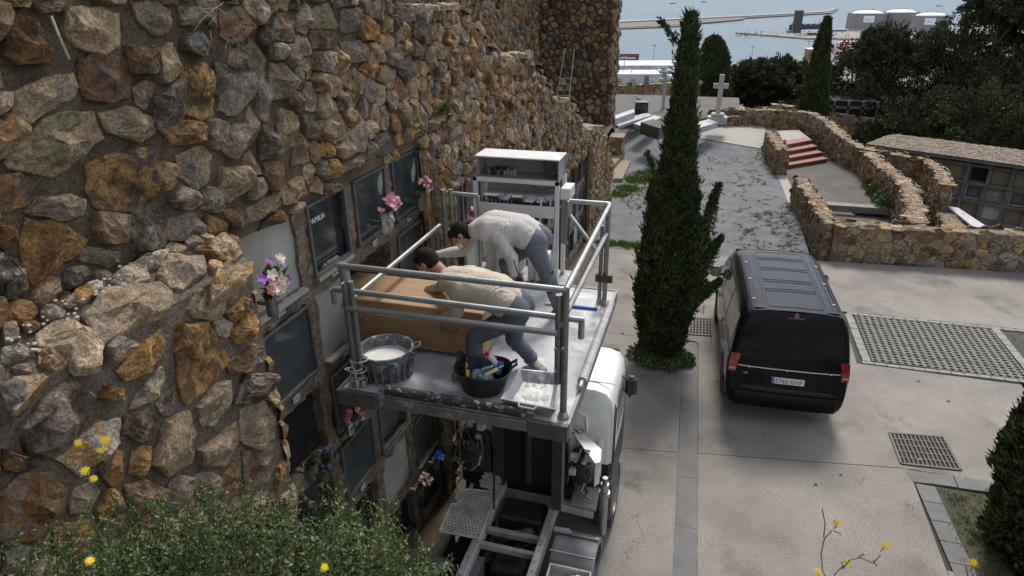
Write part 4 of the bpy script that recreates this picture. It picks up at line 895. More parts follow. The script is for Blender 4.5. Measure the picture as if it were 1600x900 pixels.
def bank(y0, y1, cols, ztop, nrow, label, kinds, pitch=.78, skip=(), nums=True):
    off = (XN, (y0+y1)/2); root = empty('niche_bank', (off[0], off[1], 0), 0, label, 'burial niches'); ox, oy = off
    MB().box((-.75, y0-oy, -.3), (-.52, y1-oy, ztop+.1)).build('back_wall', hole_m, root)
    ed = [y0]+[q for c in cols for q in c]+[y1]
    zb = lambda k: ztop-.66-pitch*k
    for i in range(0, len(ed), 2):
        if ed[i+1]-ed[i] < .02: continue
        if i == 4 and skip:                      # this post is broken out where the coffin goes in
            for za, zc in ((-.1, zb(1)-.02), (zb(1)+.64, ztop)):
                o = rough_box((-.5, ed[i]-oy, za), (.0, ed[i+1]-oy, zc)).build('post', plaster_m, root); merge_close(o)
        else: o = rough_box((-.5, ed[i]-oy, -.1), (.0, ed[i+1]-oy, ztop)).build('post', plaster_m, root); merge_close(o)
    random.seed(int(y0*10))
    for ci, (a, b_) in enumerate(cols):
        zprev = ztop
        for k in range(nrow):
            z0 = zb(k); z1 = z0+.62
            if z0 < .05: break
            o = rough_box((-.5, a-oy-.01, z1), (-.004, b_-oy+.01, zprev if k == 0 else zb(k-1))).build('shelf', plaster_m, root); merge_close(o)
            if k and random.random() < .5: MB().box((-.02, a-oy+.01, zb(k-1)-.035), (.05, b_-oy-.01, zb(k-1)-.008)).build('sill', random.choice([cement_m, fr_m, plaster_m, cement_m]), root)
            kd_ = kinds.get((ci, k)) or random.choice(['glass', 'cement', 'black', 'grey', 'dark', 'glass', 'dark', 'grey'])
            if (ci, k) in skip: slab_cell(root, off, a-.0, b_, z0, z1, 'open')
            else: slab_cell(root, off, a, b_, z0, z1, kd_, str(random.randint(2100, 6890)) if nums and k < 4 else None)
            zprev = z1
        z0 = zb(nrow-1) if zb(nrow-1) > .05 else zb(nrow-2)
        o = rough_box((-.5, a-oy-.01, -.1), (-.004, b_-oy+.01, z0)).build('shelf', plaster_m, root); merge_close(o)
    return root
NB1 = bank(3.10, 6.52, [(3.50, 4.17), (4.32, 4.92), (5.06, 5.68), (5.83, 6.45)], 4.86, 6, 'nearest bank of burial niches, with the black FAMILIA slab in its top row',
     {(0, 0): 'cement', (1, 0): 'black', (2, 0): 'glass', (3, 0): 'glass', (0, 1): 'door', (1, 1): 'cement', (2, 1): 'open', (3, 1): 'grey', (0, 2): 'dark', (1, 2): 'glass', (2, 2): 'grey', (3, 2): 'dark', (0, 3): 'dark', (1, 3): 'glass', (2, 3): 'grey', (3, 3): 'dark', (1, 4): 'dark'}, skip={(2, 1)})
bank(7.03, 9.97, [(7.12, 7.72), (7.85, 8.45), (8.58, 9.18), (9.30, 9.90)], 4.17, 5, 'second bank of burial niches, behind the white tool cabinet', {(0, 0): 'glass', (1, 0): 'glass', (2, 0): 'dark', (0, 1): 'grey'})
bank(10.43, 13.32, [(10.52, 11.1), (11.22, 11.82), (11.94, 12.54), (12.66, 13.25)], 3.40, 4, 'third bank of burial niches along the wall', {})
bank(13.78, 16.62, [(13.88, 14.48), (14.60, 15.2), (15.32, 15.92), (16.0, 16.55)], 2.62, 3, 'farthest and lowest bank of burial niches beside the gravel', {})
# the lettering and the rubble left on the sill of the black niche
text_mesh('lettering', 'FAMILIA', .064, frame_mat((.0-.039, 4.43-4.81, 4.615), (0, 1, 0), (0, 0, 1)), gold_m, NB1, .002)
for t in range(1): pass
rb = mat('plaster_rubble', (.42, .36, .28), (.3, .25, .2), 14, .9)
for i, (y, s_) in enumerate(((4.55, .045), (4.66, .05), (4.74, .07), (4.62, .03))):
    st_ = stone_uvw([(y+s_*math.cos(a), s_*.7*math.sin(a)) for a in np.linspace(0, 2*PI, 7)[:-1]], 0, .035, 1, 1, key=i)
    V = [(XN+.035-.1+v+.02, u, 4.205+w_) for u, v, w_ in st_[0]]
    tag(link('plaster_lump', mesh_np('plaster_lump', V, st_[1], rb), None), 'broken lump of plaster on the sill of the FAMILIA niche', 'rubble', 'broken plaster on the niche sill')
# small figure inside the open-door niche
f = NB1
# ------------------------------------------------------------------ flowers
def petals(b, c, r, n=5, rng_=random):
    """a full blossom: three whorls of cupped petals"""
    ax = Vector((rng_.uniform(.3, 1), rng_.uniform(-.6, .2), rng_.uniform(-.1, .9))).normalized(); u = ax.orthogonal().normalized(); v = ax.cross(u)
    for w_ in range(3):
        rr = r*(1-.28*w_)
        for k in range(n):
            a = 2*PI*(k+.5*w_)/n+rng_.uniform(-.15, .15); d = u*math.cos(a)+v*math.sin(a); e = u*-math.sin(a)+v*math.cos(a); h_ = r*.28*w_
            V = [c+ax*h_, c+d*rr*.55+e*rr*.38+ax*(h_+r*.15), c+d*rr+e*rr*.22+ax*(h_+r*.42), c+d*rr-e*rr*.22+ax*(h_+r*.42), c+d*rr*.55-e*rr*.38+ax*(h_+r*.15)]
            b.add(V, [(0, 1, 2, 3, 4)])
fm = {'pink': mat('pink_petal', (.66, .25, .34), (.72, .42, .48), 30, .6), 'hot': mat('magenta_petal', (.45, .05, .22), (.6, .12, .3), 30, .6), 'purple': mat('purple_petal', (.36, .12, .45), (.5, .25, .55), 30, .6), 'white': mat('cream_petal', (.72, .68, .58), (.6, .52, .42), 30, .6),
      'red': mat('red_petal', (.45, .03, .04), (.3, .02, .03), 30, .6), 'blue': mat('blue_petal', (.04, .14, .55), (.05, .2, .6), 30, .6), 'rose': mat('coral_petal', (.7, .25, .22), (.75, .4, .35), 30, .6), 'lav': mat('lavender_petal', (.20, .13, .30), (.28, .2, .4), 30, .7)}
lf_m = mat('bouquet_leaf', (.035, .075, .022), (.08, .13, .04), 12, .55); veil_m = mat('white_veil', (.45, .45, .43), (.3, .3, .29), 12, .7, alpha=.75); steel_m = mat('dull_steel', (.28, .28, .28), (.2, .2, .2), 12, .4, metal=.8)
def bouquet(px_, py_, X, cols, label, r=.11, nb=9, br=.028, vase=True, tall=1.0, veil=False, leafs=26, vh=.16, lfs=1.):
    p = PX(px_, py_, X); root = empty('flower_vase', (float(p[0]), float(p[1]), float(p[2])-vh), 0, label, 'flowers'); random.seed(int(px_*7+py_))
    if vase: MB().lathe([(0, 0), (.035, 0), (.042, .01), (.040, vh*.95), (.046, vh), (.036, vh), (.034, vh*.6), (0, vh*.6)], n=14).build('vase', steel_m, root, smooth=True); MB().box((-.12, -.02, vh*.4), (-.03, .02, vh*.55)).build('bracket', steel_m, root)
    lb = MB()
    for i in range(leafs):
        a = random.uniform(0, 2*PI); el = random.uniform(-.3, 1.3); L = r*random.uniform(.7, 1.25)*lfs; d = Vector((abs(math.cos(a))*math.cos(el)+.1, math.sin(a)*math.cos(el), math.sin(el)*tall)); s_ = d.orthogonal().normalized().lerp(d.cross(Vector((0, 0, 1))).normalized() if abs(d.z) < .95 else d.orthogonal(), .7)*L*.17
        c = Vector((0, 0, vh)); lb.add([c+d*L*.2, c+d*L*.6+s_, c+d*L, c+d*L*.6-s_], [(0, 1, 2, 3)])
    lb.build('leaves', lf_m, root, kind='stuff'); sb = MB()
    for i in range(nb):
        a = random.uniform(0, 2*PI); el = random.uniform(.0, 1.35); L = r*random.uniform(.65, 1.15); c = Vector((abs(math.cos(a))*math.cos(el)*.9*L+.02, math.sin(a)*math.cos(el)*L, vh+L*tall*(.2+math.sin(el))))
        b = MB(); petals(b, c, br*random.uniform(.75, 1.25)); b.build('blossom', fm[cols[i % len(cols)]], root); sb.tube([(0, 0, vh*.8), tuple(c)], .0022, 4)
    sb.build('stems', lf_m, root, kind='stuff')
    if veil:
        V = []; F = []; n = 9
        for i in range(n):
            for j in range(n): V.append((.03+.035*math.sin(i*1.9)*math.cos(j*1.3), (i/(n-1)-.5)*r*1.6, vh+r*.2-j/(n-1)*r*1.5+.02*math.sin(i*2.3)))
        F = [(i*n+j, i*n+j+1, (i+1)*n+j+1, (i+1)*n+j) for i in range(n-1) for j in range(n-1)]
        link('veil', mesh_np('veil', V, F, veil_m), root)
    return root
bouquet(420, 452, -2.78, ['purple', 'white', 'rose', 'purple', 'white', 'white', 'pink'], 'bouquet of purple, white and coral flowers in a steel vase beside the blank cement niche', r=.15, nb=16, br=.034, tall=1.2, vh=.20, leafs=50)
bouquet(600, 330, -2.86, ['pink'], 'drooping pink carnations over a white veil before the niche right of FAMILIA', r=.15, nb=24, br=.028, veil=True, tall=.9, leafs=26, vh=.22)
bouquet(655, 300, -2.86, ['pink', 'pink', 'pink'], 'pink flower with broad green leaves in front of the top-row niche nearest the stone pier', r=.12, nb=11, br=.028, leafs=44, vh=.2, lfs=1.3)
bouquet(733, 345, -2.80, ['hot', 'pink', 'red', 'white', 'pink'], 'dense bouquet of crimson, pink and white roses behind the far worker', r=.20, nb=26, br=.045, tall=.8)
bouquet(545, 655, -2.84, ['hot', 'pink', 'white', 'red'], 'magenta flowers with a memorial card under the platform corner', r=.13, nb=14, br=.03)
bouquet(503, 728, -2.84, ['lav'], 'lavender sprays in a dark niche below the platform', r=.14, nb=34, br=.014, tall=1.2, leafs=40)
bouquet(482, 725, -2.80, ['white'], 'small green pot plant left of the lavender sprays', r=.10, nb=0, leafs=90, lfs=.9)
bouquet(681, 716, -2.82, ['blue'], 'bright blue flower on a niche front below the platform', r=.07, nb=9, br=.038, leafs=14)
bouquet(655, 758, -2.82, ['white', 'red', 'white', 'pink'], 'white and red little flowers low on the niche front', r=.13, nb=30, br=.02, leafs=30)
bouquet(722, 690, -2.82, ['red', 'lav'], 'dark red flowers deep in the shade beside the truck', r=.10, nb=10, br=.03)
def card(x, y, X, label):
    p = PX(x, y, X); o = empty('memorial_card', tuple(map(float, p)), 0, label, 'card')
    MB().box((0, -.032, -.05), (.006, .032, .05)).build('board', mat('card_white', (.6, .57, .5)), o); MB().box((.007, -.022, -.036), (.009, .022, .028)).build('portrait', mat('sepia_print', (.20, .13, .08), (.10, .07, .05), 30), o)
card(548, 671, -2.76, 'small white framed portrait card hanging below the magenta flowers')
# large pale leaf standing behind the pink carnations
for x, y, X, lab in ((590, 285, -2.93, 'tall grey-green palm leaf behind the pink carnations'), (642, 268, -2.93, 'pale leaf behind the pink flower of the top-row niche')):
    p = PX(x, y, X); V = []; F = []
    for i in range(9):
        t = i/8; w_ = .05*math.sin(PI*min(1, t*1.05+.05))**.7
        for s_ in (-1, 0, 1): V.append((.02*abs(s_)+.03*t*t, s_*w_, -.12+t*.26))
    F = [(i*3+j, i*3+j+1, i*3+j+4, i*3+j+3) for i in range(8) for j in (0, 1)]
    o = link('palm_leaf', mesh_np('palm_leaf', V, F, mat('pale_leaf', (.22, .27, .22), (.15, .2, .16), 10, .5)), loc=tuple(map(float, p))); tag(o, lab, 'leaf')

# ------------------------------------------------------------------ coffin
wood_m = mat('chipboard_wood', (.37, .225, .12), (.28, .165, .085), 2.0, .5, .0006, 60, stretch=(1.2, 9, 9)); wood_d = mat('wood_edge', (.27, .15, .075), (.2, .11, .055), 4, .55)
cf = empty('coffin', (-2.4, 5.03, 3.4), 0, 'plain brown wooden coffin being slid into the open niche', 'coffin')
def CB(a, b_, n, m, bev=.004, par=None, **k): return MB().box((a[0]+2.4, a[1]-5.03, a[2]-3.4), (b_[0]+2.4, b_[1]-5.03, b_[2]-3.4), bev=bev).build(n, m, par or cf, **k)
CB((-3.17, 4.76, 3.405), (-1.70, 4.785, 3.80), 'side_board', wood_m); CB((-3.17, 5.275, 3.405), (-1.70, 5.30, 3.80), 'side_board', wood_m)
CB((-1.725, 4.787, 3.405), (-1.70, 5.273, 3.80), 'end_board', wood_m); CB((-3.17, 4.787, 3.405), (-3.145, 5.273, 3.80), 'end_board', wood_m)
CB((-3.18, 4.75, 3.803), (-1.69, 5.31, 3.835), 'lid', wood_m, .006); CB((-3.17, 4.79, 3.40), (-1.73, 5.27, 3.42), 'bottom_board', wood_d)
for x in (-2.95, -1.9): CB((x, 4.80, 3.352), (x+.07, 5.26, 3.399), 'bearer', wood_d)
for x in (-2.85, -2.0): 
    h_ = MB().tube([(x+2.4-.07, 4.755-5.03, .26), (x+2.4-.06, 4.72-5.03, .24), (x+2.4+.06, 4.72-5.03, .24), (x+2.4+.07, 4.755-5.03, .26)], .008, 6).build('handle', steel_m, cf)

# ------------------------------------------------------------------ lift truck with its work platform
TX, TY = -1.62, 5.0
tr = empty('lift_truck', (TX, TY, 0), 0, 'white-cabbed platform truck parked tight against the niches, seen from behind', 'truck')
def T_(p): return (p[0]-TX, p[1]-TY, p[2])
def TB(a, b_, n, m, bev=.004, par=None, **k): return MB().box(T_(a), T_(b_), bev=bev).build(n, m, par or tr, **k)
def TT(pts, r, n, m, par=None, sides=10, **k): return MB().tube([T_(p) for p in pts], r, sides).build(n, m, par or tr, smooth=True, **k)
def TU(*paths): pass
galv_m = mat('galvanised_steel', (.40, .41, .40), (.27, .275, .27), 7, .42, .0006, 60, metal=.75, spots=(.55, .55, .53), spot_scale=14, spot_amt=.3)
railp_m = mat('olive_grey_post', (.16, .165, .14), (.23, .23, .20), 9, .5, metal=.5, spots=(.5, .5, .48), spot_scale=20, spot_amt=.2)
deck_m = mat('plaster_dusted_deck', (.52, .525, .53), (.32, .325, .33), 3.2, .75, .002, 40, spots=(.74, .74, .72), spot_scale=2.0, spot_amt=.8)
chass_m = mat('dusty_chassis', (.50, .485, .45), (.30, .285, .26), 5, .8, .002, 40, spots=(.12, .10, .08), spot_scale=7, spot_amt=.35)
cabw_m = mat('cab_white_paint', (.74, .74, .71), (.66, .66, .63), 2.5, .35, coat=.3, spots=(.45, .42, .36), spot_scale=3, spot_amt=.12)
blk_m = mat('black_plastic', (.02, .02, .021), (.03, .03, .03), 6, .4); grm_m = mat('grey_plastic', (.16, .168, .18), (.10, .105, .115), 5, .6, .001, 40, spots=(.22, .22, .21), spot_scale=5, spot_amt=.35)
rub_m = mat('rubber', (.02, .02, .02), (.035, .033, .03), 8, .85, .002, 40); oily_m = mat('oily_steel', (.06, .055, .05), (.03, .028, .026), 8, .5, .002, 40, metal=.4); rustp_m = mat('rusty_pipe', (.25, .16, .09), (.14, .09, .06), 10, .6, metal=.3)
DZ = 3.35
pf = TB((-2.70, 4.06, DZ-.045), (-.81, 6.55, DZ), 'platform', deck_m, .004)
def PB(a, b_, n, m, bev=.003): return MB().box(T_(a), T_(b_), bev=bev).build(n, m, pf)
def PT(pts, r, n, m, sides=12): return MB().tube([T_(p) for p in pts], r, sides).build(n, m, pf, smooth=True)
edge_m = mat('scuffed_beam', (.25, .25, .235), (.16, .16, .15), 6, .5, metal=.4, spots=(.5, .5, .48), spot_scale=9, spot_amt=.5); edged_m = mat('dark_channel', (.10, .095, .085), (.15, .145, .13), 6, .55, metal=.3)
PB((-2.36, 4.02, DZ-.09), (-1.10, 4.057, DZ+.0), 'edge_beam', edge_m); PB((-2.72, 4.01, DZ-.12), (-2.365, 4.055, DZ+.02), 'corner_channel', edged_m); PB((-1.095, 4.01, DZ-.12), (-.79, 4.055, DZ+.02), 'corner_channel', edged_m)
PB((-2.5, 6.58, DZ-.06), (-1.3, 7.05, DZ-.02), 'rear_bracket', edge_m); PB((-.808, 4.06, DZ-.12), (-.785, 6.55, DZ+.015), 'edge_beam', edge_m); PB((-2.725, 4.06, DZ-.12), (-2.702, 6.55, DZ+.015), 'edge_beam', edge_m); PB((-2.70, 6.552, DZ-.1), (-.81, 6.58, DZ+.01), 'edge_beam', edge_m)
roll_m = mat('plaster_caked_roller', (.02, .02, .02), (.06, .06, .06), 14, .75, .004, 50, spots=(.65, .65, .63), spot_scale=22, spot_amt=.55)
rolg = mat('worn_grey_roller', (.30, .28, .26), (.42, .42, .41), 9, .6, .001, 40, spots=(.17, .10, .07), spot_scale=12, spot_amt=.4)
PT([(-2.30, 4.08, DZ+.045), (-1.12, 4.08, DZ+.045)], .042, 'roller', roll_m, 18); PT([(-2.36, 4.08, DZ+.045), (-2.30, 4.08, DZ+.045)], .022, 'roller_pin', galv_m); PT([(-1.12, 4.08, DZ+.045), (-1.06, 4.08, DZ+.045)], .022, 'roller_pin', galv_m)
PT([(-.80, 4.62, DZ+.05), (-.80, 6.15, DZ+.05)], .040, 'roller', rolg, 18); PT([(-.80, 4.52, DZ+.05), (-.80, 4.62, DZ+.05)], .022, 'roller_pin', galv_m)
RR = .0235
def rail(*pts, r=RR, m=galv_m, n='rail'): return PT(pts, r, n, m)
rail((-2.63, 4.13, 4.43), (-.84, 4.13, 4.43)); rail((-2.72, 4.165, 4.205), (-.72, 4.165, 4.195)); rail((-2.58, 4.10, 4.085), (-.90, 4.10, 4.10))
rail((-.85, 4.12, 4.435), (-.87, 6.22, 4.42)); rail((-.885, 4.12, 4.16), (-.885, 6.18, 4.13))
rail((-.74, 4.165, 4.20), (-.74, 4.165, 4.05)); rail((-2.72, 4.165, 4.21), (-2.72, 4.165, 4.08))
rail((-.87, 6.235, 4.42), (-1.27, 6.235, 4.42)); rail((-1.27, 6.235, 4.42), (-1.27, 6.235, 4.28)); rail((-1.27, 6.235, 4.28), (-.92, 6.0, 3.98))
rail((-2.665, 4.20, 4.05), (-2.665, 6.22, 4.05)); rail((-2.63, 6.28, 4.40), (-2.24, 6.28, 4.39)); rail((-2.60, 6.28, 3.98), (-2.44, 6.28, 3.98))
rail((-2.24, 6.28, 4.39), (-2.24, 6.28, 3.6), r=.018)
for x, y, h_, r, m in ((-2.60, 4.145, 1.10, .028, railp_m), (-2.545, 4.145, .95, .022, railp_m), (-.855, 4.15, 1.06, .027, railp_m), (-.905, 4.15, 1.03, .024, railp_m), (-.875, 6.20, 1.09, .025, railp_m), (-.93, 6.22, .85, .02, railp_m), (-2.60, 6.22, 1.10, .032, railp_m), (-2.53, 6.24, 1.10, .024, railp_m)):
    z0 = DZ if r != .024 or y > 5 else DZ+.30
    PT([(x, y, z0), (x, y, DZ+h_)], r, 'post', m)
    if z0 == DZ: MB().lathe([(r*1.7, 0), (r*1.65, .01), (r*1.12, .055), (r, .06)], T_((x, y, DZ)), 14).build('post_socket', galv_m, pf, smooth=True)
# chains and rope round the near left post
rope_m = mat('dirty_rope', (.42, .41, .38), (.28, .27, .25), 40, .9)
pts = []
for i in range(90):
    t = i/89; a = t*2*PI*6; r = .045+.018*math.sin(t*31); pts.append((-2.58+r*1.5*math.cos(a)+.02*math.sin(t*9), 4.13+r*math.sin(a), DZ+.05+.22*t+.03*math.sin(t*17)))
PT(pts, .0065, 'rope', rope_m, 6); PT([(-2.60, 4.09, DZ+.27), (-2.56, 4.07, DZ+.18), (-2.55, 4.06, DZ+.02), (-2.56, 4.05, DZ-.03)], .0065, 'rope', rope_m, 6)
for x0, y0, z0, z1 in ((-2.56, 4.14, 3.72, 4.02), (-.93, 4.13, 3.62, 3.90), (-.84, 4.13, 3.85, 4.1)):
    b = MB()
    for k in range(int((z1-z0)/.022)):
        c = (x0+.006*math.sin(k*1.3), y0-.03, z0+k*.022); n_ = 8; b.tube([(c[0]+.007*math.cos(2*PI*j/n_)*(1 if k % 2 else .2), c[1]+.007*math.cos(2*PI*j/n_)*(.2 if k % 2 else 1), c[2]+.014*math.sin(2*PI*j/n_)) for j in range(n_+1)], .0022, 4, caps=False)
    o = b.build('chain', oily_m, pf)
for x, z in ((-.905, 3.8), (-.905, 3.99), (-.855, 4.0), (-2.575, 4.31)): PT([(x, 4.09, z), (x, 4.05, z)], .009, 'bolt', galv_m, 6)
MB().box(T_((-.25-.72, 6.15, 3.62)), T_((-.80, 6.2, 3.70))).build('clamp', oily_m, pf)
# mast, chassis, running gear
TB((-2.06, 5.98, .9), (-1.93, 6.09, DZ-.05), 'mast_column', oily_m); TB((-1.33, 5.98, .9), (-1.18, 6.09, DZ-.05), 'mast_column', oily_m)
TB((-1.93, 6.0, 2.95), (-1.33, 6.08, 3.1), 'mast_beam', oily_m); TB((-1.93, 6.0, 2.45), (-1.33, 6.05, 2.52), 'mast_beam', oily_m); TB((-1.93, 6.0, 2.2), (-1.33, 6.05, 2.27), 'mast_beam', oily_m)
TB((-1.93, 6.06, .95), (-1.33, 6.08, 2.15), 'mast_plate', hole_m); TT([(-1.64, 6.02, 1.0), (-1.64, 6.02, 3.25)], .05, 'ram', oily_m)
TB((-2.6, 4.15, DZ-.16), (-.9, 4.25, DZ-.05), 'under_beam', edged_m); TB((-2.0, 4.2, DZ-.17), (-1.88, 6.4, DZ-.05), 'under_beam', oily_m); TB((-1.36, 4.2, DZ-.17), (-1.24, 6.4, DZ-.05), 'under_beam', oily_m)
TB((-.97, 4.28, 2.3), (-.88, 4.38, DZ-.05), 'stay_post', oily_m)
for xa, xb in ((-2.01, -1.93), (-1.32, -1.24)): TB((xa, 1.2, .76), (xb, 6.1, .93), 'chassis_rail', chass_m, .006)
for y, w_ in ((5.30, .06), (5.08, .05), (4.35, .08), (3.4, .08)): TB((-1.928, y, .80), (-1.322, y+w_, .88), 'cross_member', chass_m, .006)
for i in range(26):
    for xx in (-1.975, -1.28): 
        if i % 2: TT([(xx, 1.4+i*.18, .93), (xx, 1.4+i*.18, .936)], .008, 'rivet', oily_m, sides=6)
TT([(-1.92, 5.48, .62), (-1.75, 5.46, .66), (-1.55, 5.50, .72), (-1.45, 5.62, .72), (-1.42, 5.8, .7)], .055, 'exhaust_pipe', rustp_m, sides=14)
TB((-1.925, 1.2, .40), (-1.325, 5.9, .46), 'dark_underpanel', oily_m); TB((-2.6, 1.5, .20), (-2.05, 6.0, .30), 'dark_side_panel', oily_m); TB((-1.20, 1.5, .20), (-.72, 6.0, .30), 'dark_side_panel', oily_m); TB((-1.80, 4.95, .5), (-1.45, 5.25, .72), 'gearbox', oily_m, .04); TB((-1.88, 5.55, .55), (-1.36, 5.9, .86), 'engine_block', oily_m, .03); TT([(-1.62, 2, .55), (-1.62, 5.4, .6)], .05, 'prop_shaft', oily_m); TB((-1.95, 4.6, .5), (-1.85, 5.0, .78), 'battery_box', grm_m); TT([(-2.2, 3.4, .42), (-1.0, 3.4, .42)], .09, 'axle', oily_m)  # dark panels added below the chassis to stand for the shade there
for p0, p1 in (((-1.9, 4.8, .7), (-1.6, 5.6, .65)), ((-1.85, 5.0, .72), (-1.45, 5.5, .62)), ((-1.35, 4.4, .7), (-1.6, 5.2, .6)), ((-1.9, 5.5, 1.0), (-1.85, 5.4, 1.6)), ((-1.4, 4.6, .75), (-1.35, 5.4, .8))):
    m_ = [(a+b_)/2+random.uniform(-.08, .08) for a, b_ in zip(p0, p1)]; TT([p0, m_, p1], .013, 'hose', rub_m, sides=8)
# bits of pump and engine on both sides of the mast
random.seed(5)
for side, xa, xb in ((0, -2.45, -2.10), (1, -1.12, -.82)):
    TB((xa, 6.0, 1.0), (xb, 6.1, 1.6), 'pump_block', oily_m, .03)
    for k in range(14):
        p0 = (random.uniform(xa, xb), random.uniform(5.7, 5.98), random.uniform(1.15, 1.9)); p1 = (random.uniform(xa, xb), random.uniform(5.75, 6.0), random.uniform(1.1, 1.9)); mid = [(a+b_)/2+random.uniform(-.1, .1) for a, b_ in zip(p0, p1)]
        TT([p0, mid, p1], random.choice([.008, .012, .018]), 'hose', random.choice([rub_m, oily_m, steel_m, chass_m]), sides=6)
    for k in range(7):
        p0 = (random.uniform(xa, xb-.08), random.uniform(5.7, 5.95), random.uniform(1.1, 1.75)); s_ = random.uniform(.04, .09); TB(p0, (p0[0]+s_, p0[1]+s_, p0[2]+s_), 'valve', random.choice([oily_m, steel_m, chass_m]), .01)
    MB().lathe([(0, 0), (.11, 0), (.13, .03), (.13, .2), (.1, .23), (0, .23)], T_(((xa+xb)/2, 5.88, 1.35)), 16).build('air_filter', oily_m, tr, smooth=True)
for k in range(6): TB((-2.42+.055*k, 5.80, 1.30+.02*k), (-2.39+.055*k, 5.83, 1.62), 'lever', steel_m, .004)
# perforated step on the left
def lattice(name, poly, z, cell, bar, m, t=.012, par=None):
    P = np.array(poly); b = MB(); x0, y0 = P.min(0); x1, y1 = P.max(0)
    def ins(x, y):
        c = False; n = len(P); j = n-1
        for i in range(n):
            if (P[i][1] > y) != (P[j][1] > y) and x < (P[j][0]-P[i][0])*(y-P[i][1])/(P[j][1]-P[i][1])+P[i][0]: c = not c
            j = i
        return c
    y = y0
    while y < y1:
        x = x0+(cell/2 if int((y-y0)/cell+.5) % 2 else 0)
        while x < x1:
            if ins(x+cell/2, y+cell/2):
                a, e, h_ = cell/2, cell/2-bar/2, 0; cx_, cy_ = x+a, y+a
                V = [(cx_+sx*a, cy_+sy*a, z) for sx, sy in ((-1, -1), (1, -1), (1, 1), (-1, 1))]+[(cx_+e*math.cos(PI/4*k+PI/8), cy_+e*math.sin(PI/4*k+PI/8), z) for k in range(8)]+[(cx_+e*math.cos(PI/4*k+PI/8), cy_+e*math.sin(PI/4*k+PI/8), z-t) for k in range(8)]
                F = [(0, 1, 4+6, 4+5), (1, 2, 4+0, 4+7), (2, 3, 4+2, 4+1), (3, 0, 4+4, 4+3), (1, 11, 10), (2, 5, 4), (3, 7, 6), (0, 9, 8)]
                F += [(4+k, 4+(k+1) % 8, 12+(k+1) % 8, 12+k) for k in range(8)]
                b.add([T_(v) for v in V], F)
            x += cell
        y += cell
    return b.build(name, m, par or tr)
pp = [PZ(640+x/3, 600+y/3, 1.0)[:2] for x, y in ((140, 690), (195, 562), (222, 562), (236, 545), (214, 536), (230, 502), (275, 492), (395, 505), (400, 520), (325, 722))]
perf_m = mat('perforated_steel', (.66, .64, .59), (.48, .46, .41), 9, .6, .001, 40, spots=(.12, .11, .10), spot_scale=4, spot_amt=.35)
stp_ = lattice('perforated_step', pp, 1.0, .040, .013, perf_m)
fr = MB()
for a, b_ in zip(pp, pp[1:]+pp[:1]): fr.tube([T_((a[0], a[1], 1.0)), T_((b_[0], b_[1], 1.0))], .009, 6)
fr.build('step_rim', mat('pale_rim', (.62, .61, .57), (.5, .48, .43), 9, .6), tr); TB((-2.18, 5.0, .90), (-2.16, 5.75, .985), 'step_bearer', chass_m)
TB((-2.30, 5.2, .93), (-2.27, 5.85, .985), 'step_bearer', chass_m)
pp2 = [PZ(x, y, 1.05)[:2] for x, y in ((748, 760), (757, 735), (782, 737), (782, 765))]; lattice('small_step', pp2, 1.05, .040, .013, perf_m)
# right side: checker plate, tank, crate with bags
def quad_plate(name, pix, z, t, m, par=None): return MB().slab([T_(tuple(PZ(x, y, z))) for x, y in pix], t).build(name, m, par or tr)
chk_m = mat('checker_plate', (.42, .41, .38), (.33, .32, .30), 5, .55, .003, 90, metal=.4)
q = quad_plate('checker_step', [(892, 786), (898, 754), (938, 760), (931, 796)], 1.12, .03, chk_m)
quad_plate('step_bracket', [(868, 780), (928, 795), (927, 800), (868, 786)], 1.06, .10, chass_m)
b = MB()
for i in range(10):
    for j in range(9):
        u = (i+.5)/10; v = (j+.5)/9; A = [PZ(x, y, 1.122) for x, y in ((892, 786), (898, 754), (938, 760), (931, 796))]; p = (A[0]*(1-u)+A[3]*u)*(1-v)+(A[1]*(1-u)+A[2]*u)*v; s_ = 1 if (i+j) % 2 else -1
        b.box((-.011, -.003, 0), (.011, .003, .003), Matrix.Translation(T_(tuple(p))) @ Matrix.Rotation(s_*PI/4, 4, 'Z'))
b.build('tread_pattern', chk_m, tr, kind='stuff')
def mudguard(x0, x1, yc, zc, r, name='mudguard'):
    b = MB(); n = 16; V = []
    for i in range(n+1):
        a = PI*.02+PI*.96*i/n; rr = r+(.012 if i % 3 == 0 else 0)
        for x, dr in ((x0, -.05), (x0, 0), (x0+.03, .012), (x1-.03, .012), (x1, 0), (x1, -.05)): V.append(T_((x, yc+(rr+dr)*math.cos(a), zc+(rr+dr)*math.sin(a))))
    F = [(i*6+j, i*6+j+1, (i+1)*6+j+1, (i+1)*6+j) for i in range(n) for j in range(5)]; return MB().add(V, F).build(name, grm_m, tr, smooth=True)
def wheel(x, y, r=.42, w_=.24, side=1):
    g_ = empty('wheel', T_((x, y, r))); g_.parent = tr; M = Matrix.Rotation(PI/2, 4, 'Y')
    MB().lathe([(r*.6, -w_/2), (r*.95, -w_/2), (r, -w_*.36), (r, w_*.36), (r*.95, w_/2), (r*.6, w_/2)], n=32, M=M).build('tyre', rub_m, g_, smooth=True)
    MB().lathe([(0, -w_*.1), (r*.25, -w_*.1), (r*.3, w_*.15), (r*.55, w_*.2), (r*.6, w_*.5), (r*.6, -w_*.5)], n=24, M=M).build('rim', steel_m, g_, smooth=True)
for x in (-2.45, -.80): wheel(x, 3.95); wheel(x, 6.75)
wheel(-2.2, 3.95)
mudguard(-2.66, -2.16, 4.55-.15, .50, .52); mudguard(-1.12, -.66, 4.12, .50, .54)
mudguard(-1.14, -.68, 5.22, .60, .40); TT([(-1.15, 5.05, 1.03), (-.68, 5.05, 1.03)], .012, 'tank_strap', steel_m); TT([(-1.15, 5.33, 1.02), (-.68, 5.33, 1.02)], .012, 'tank_strap', steel_m)
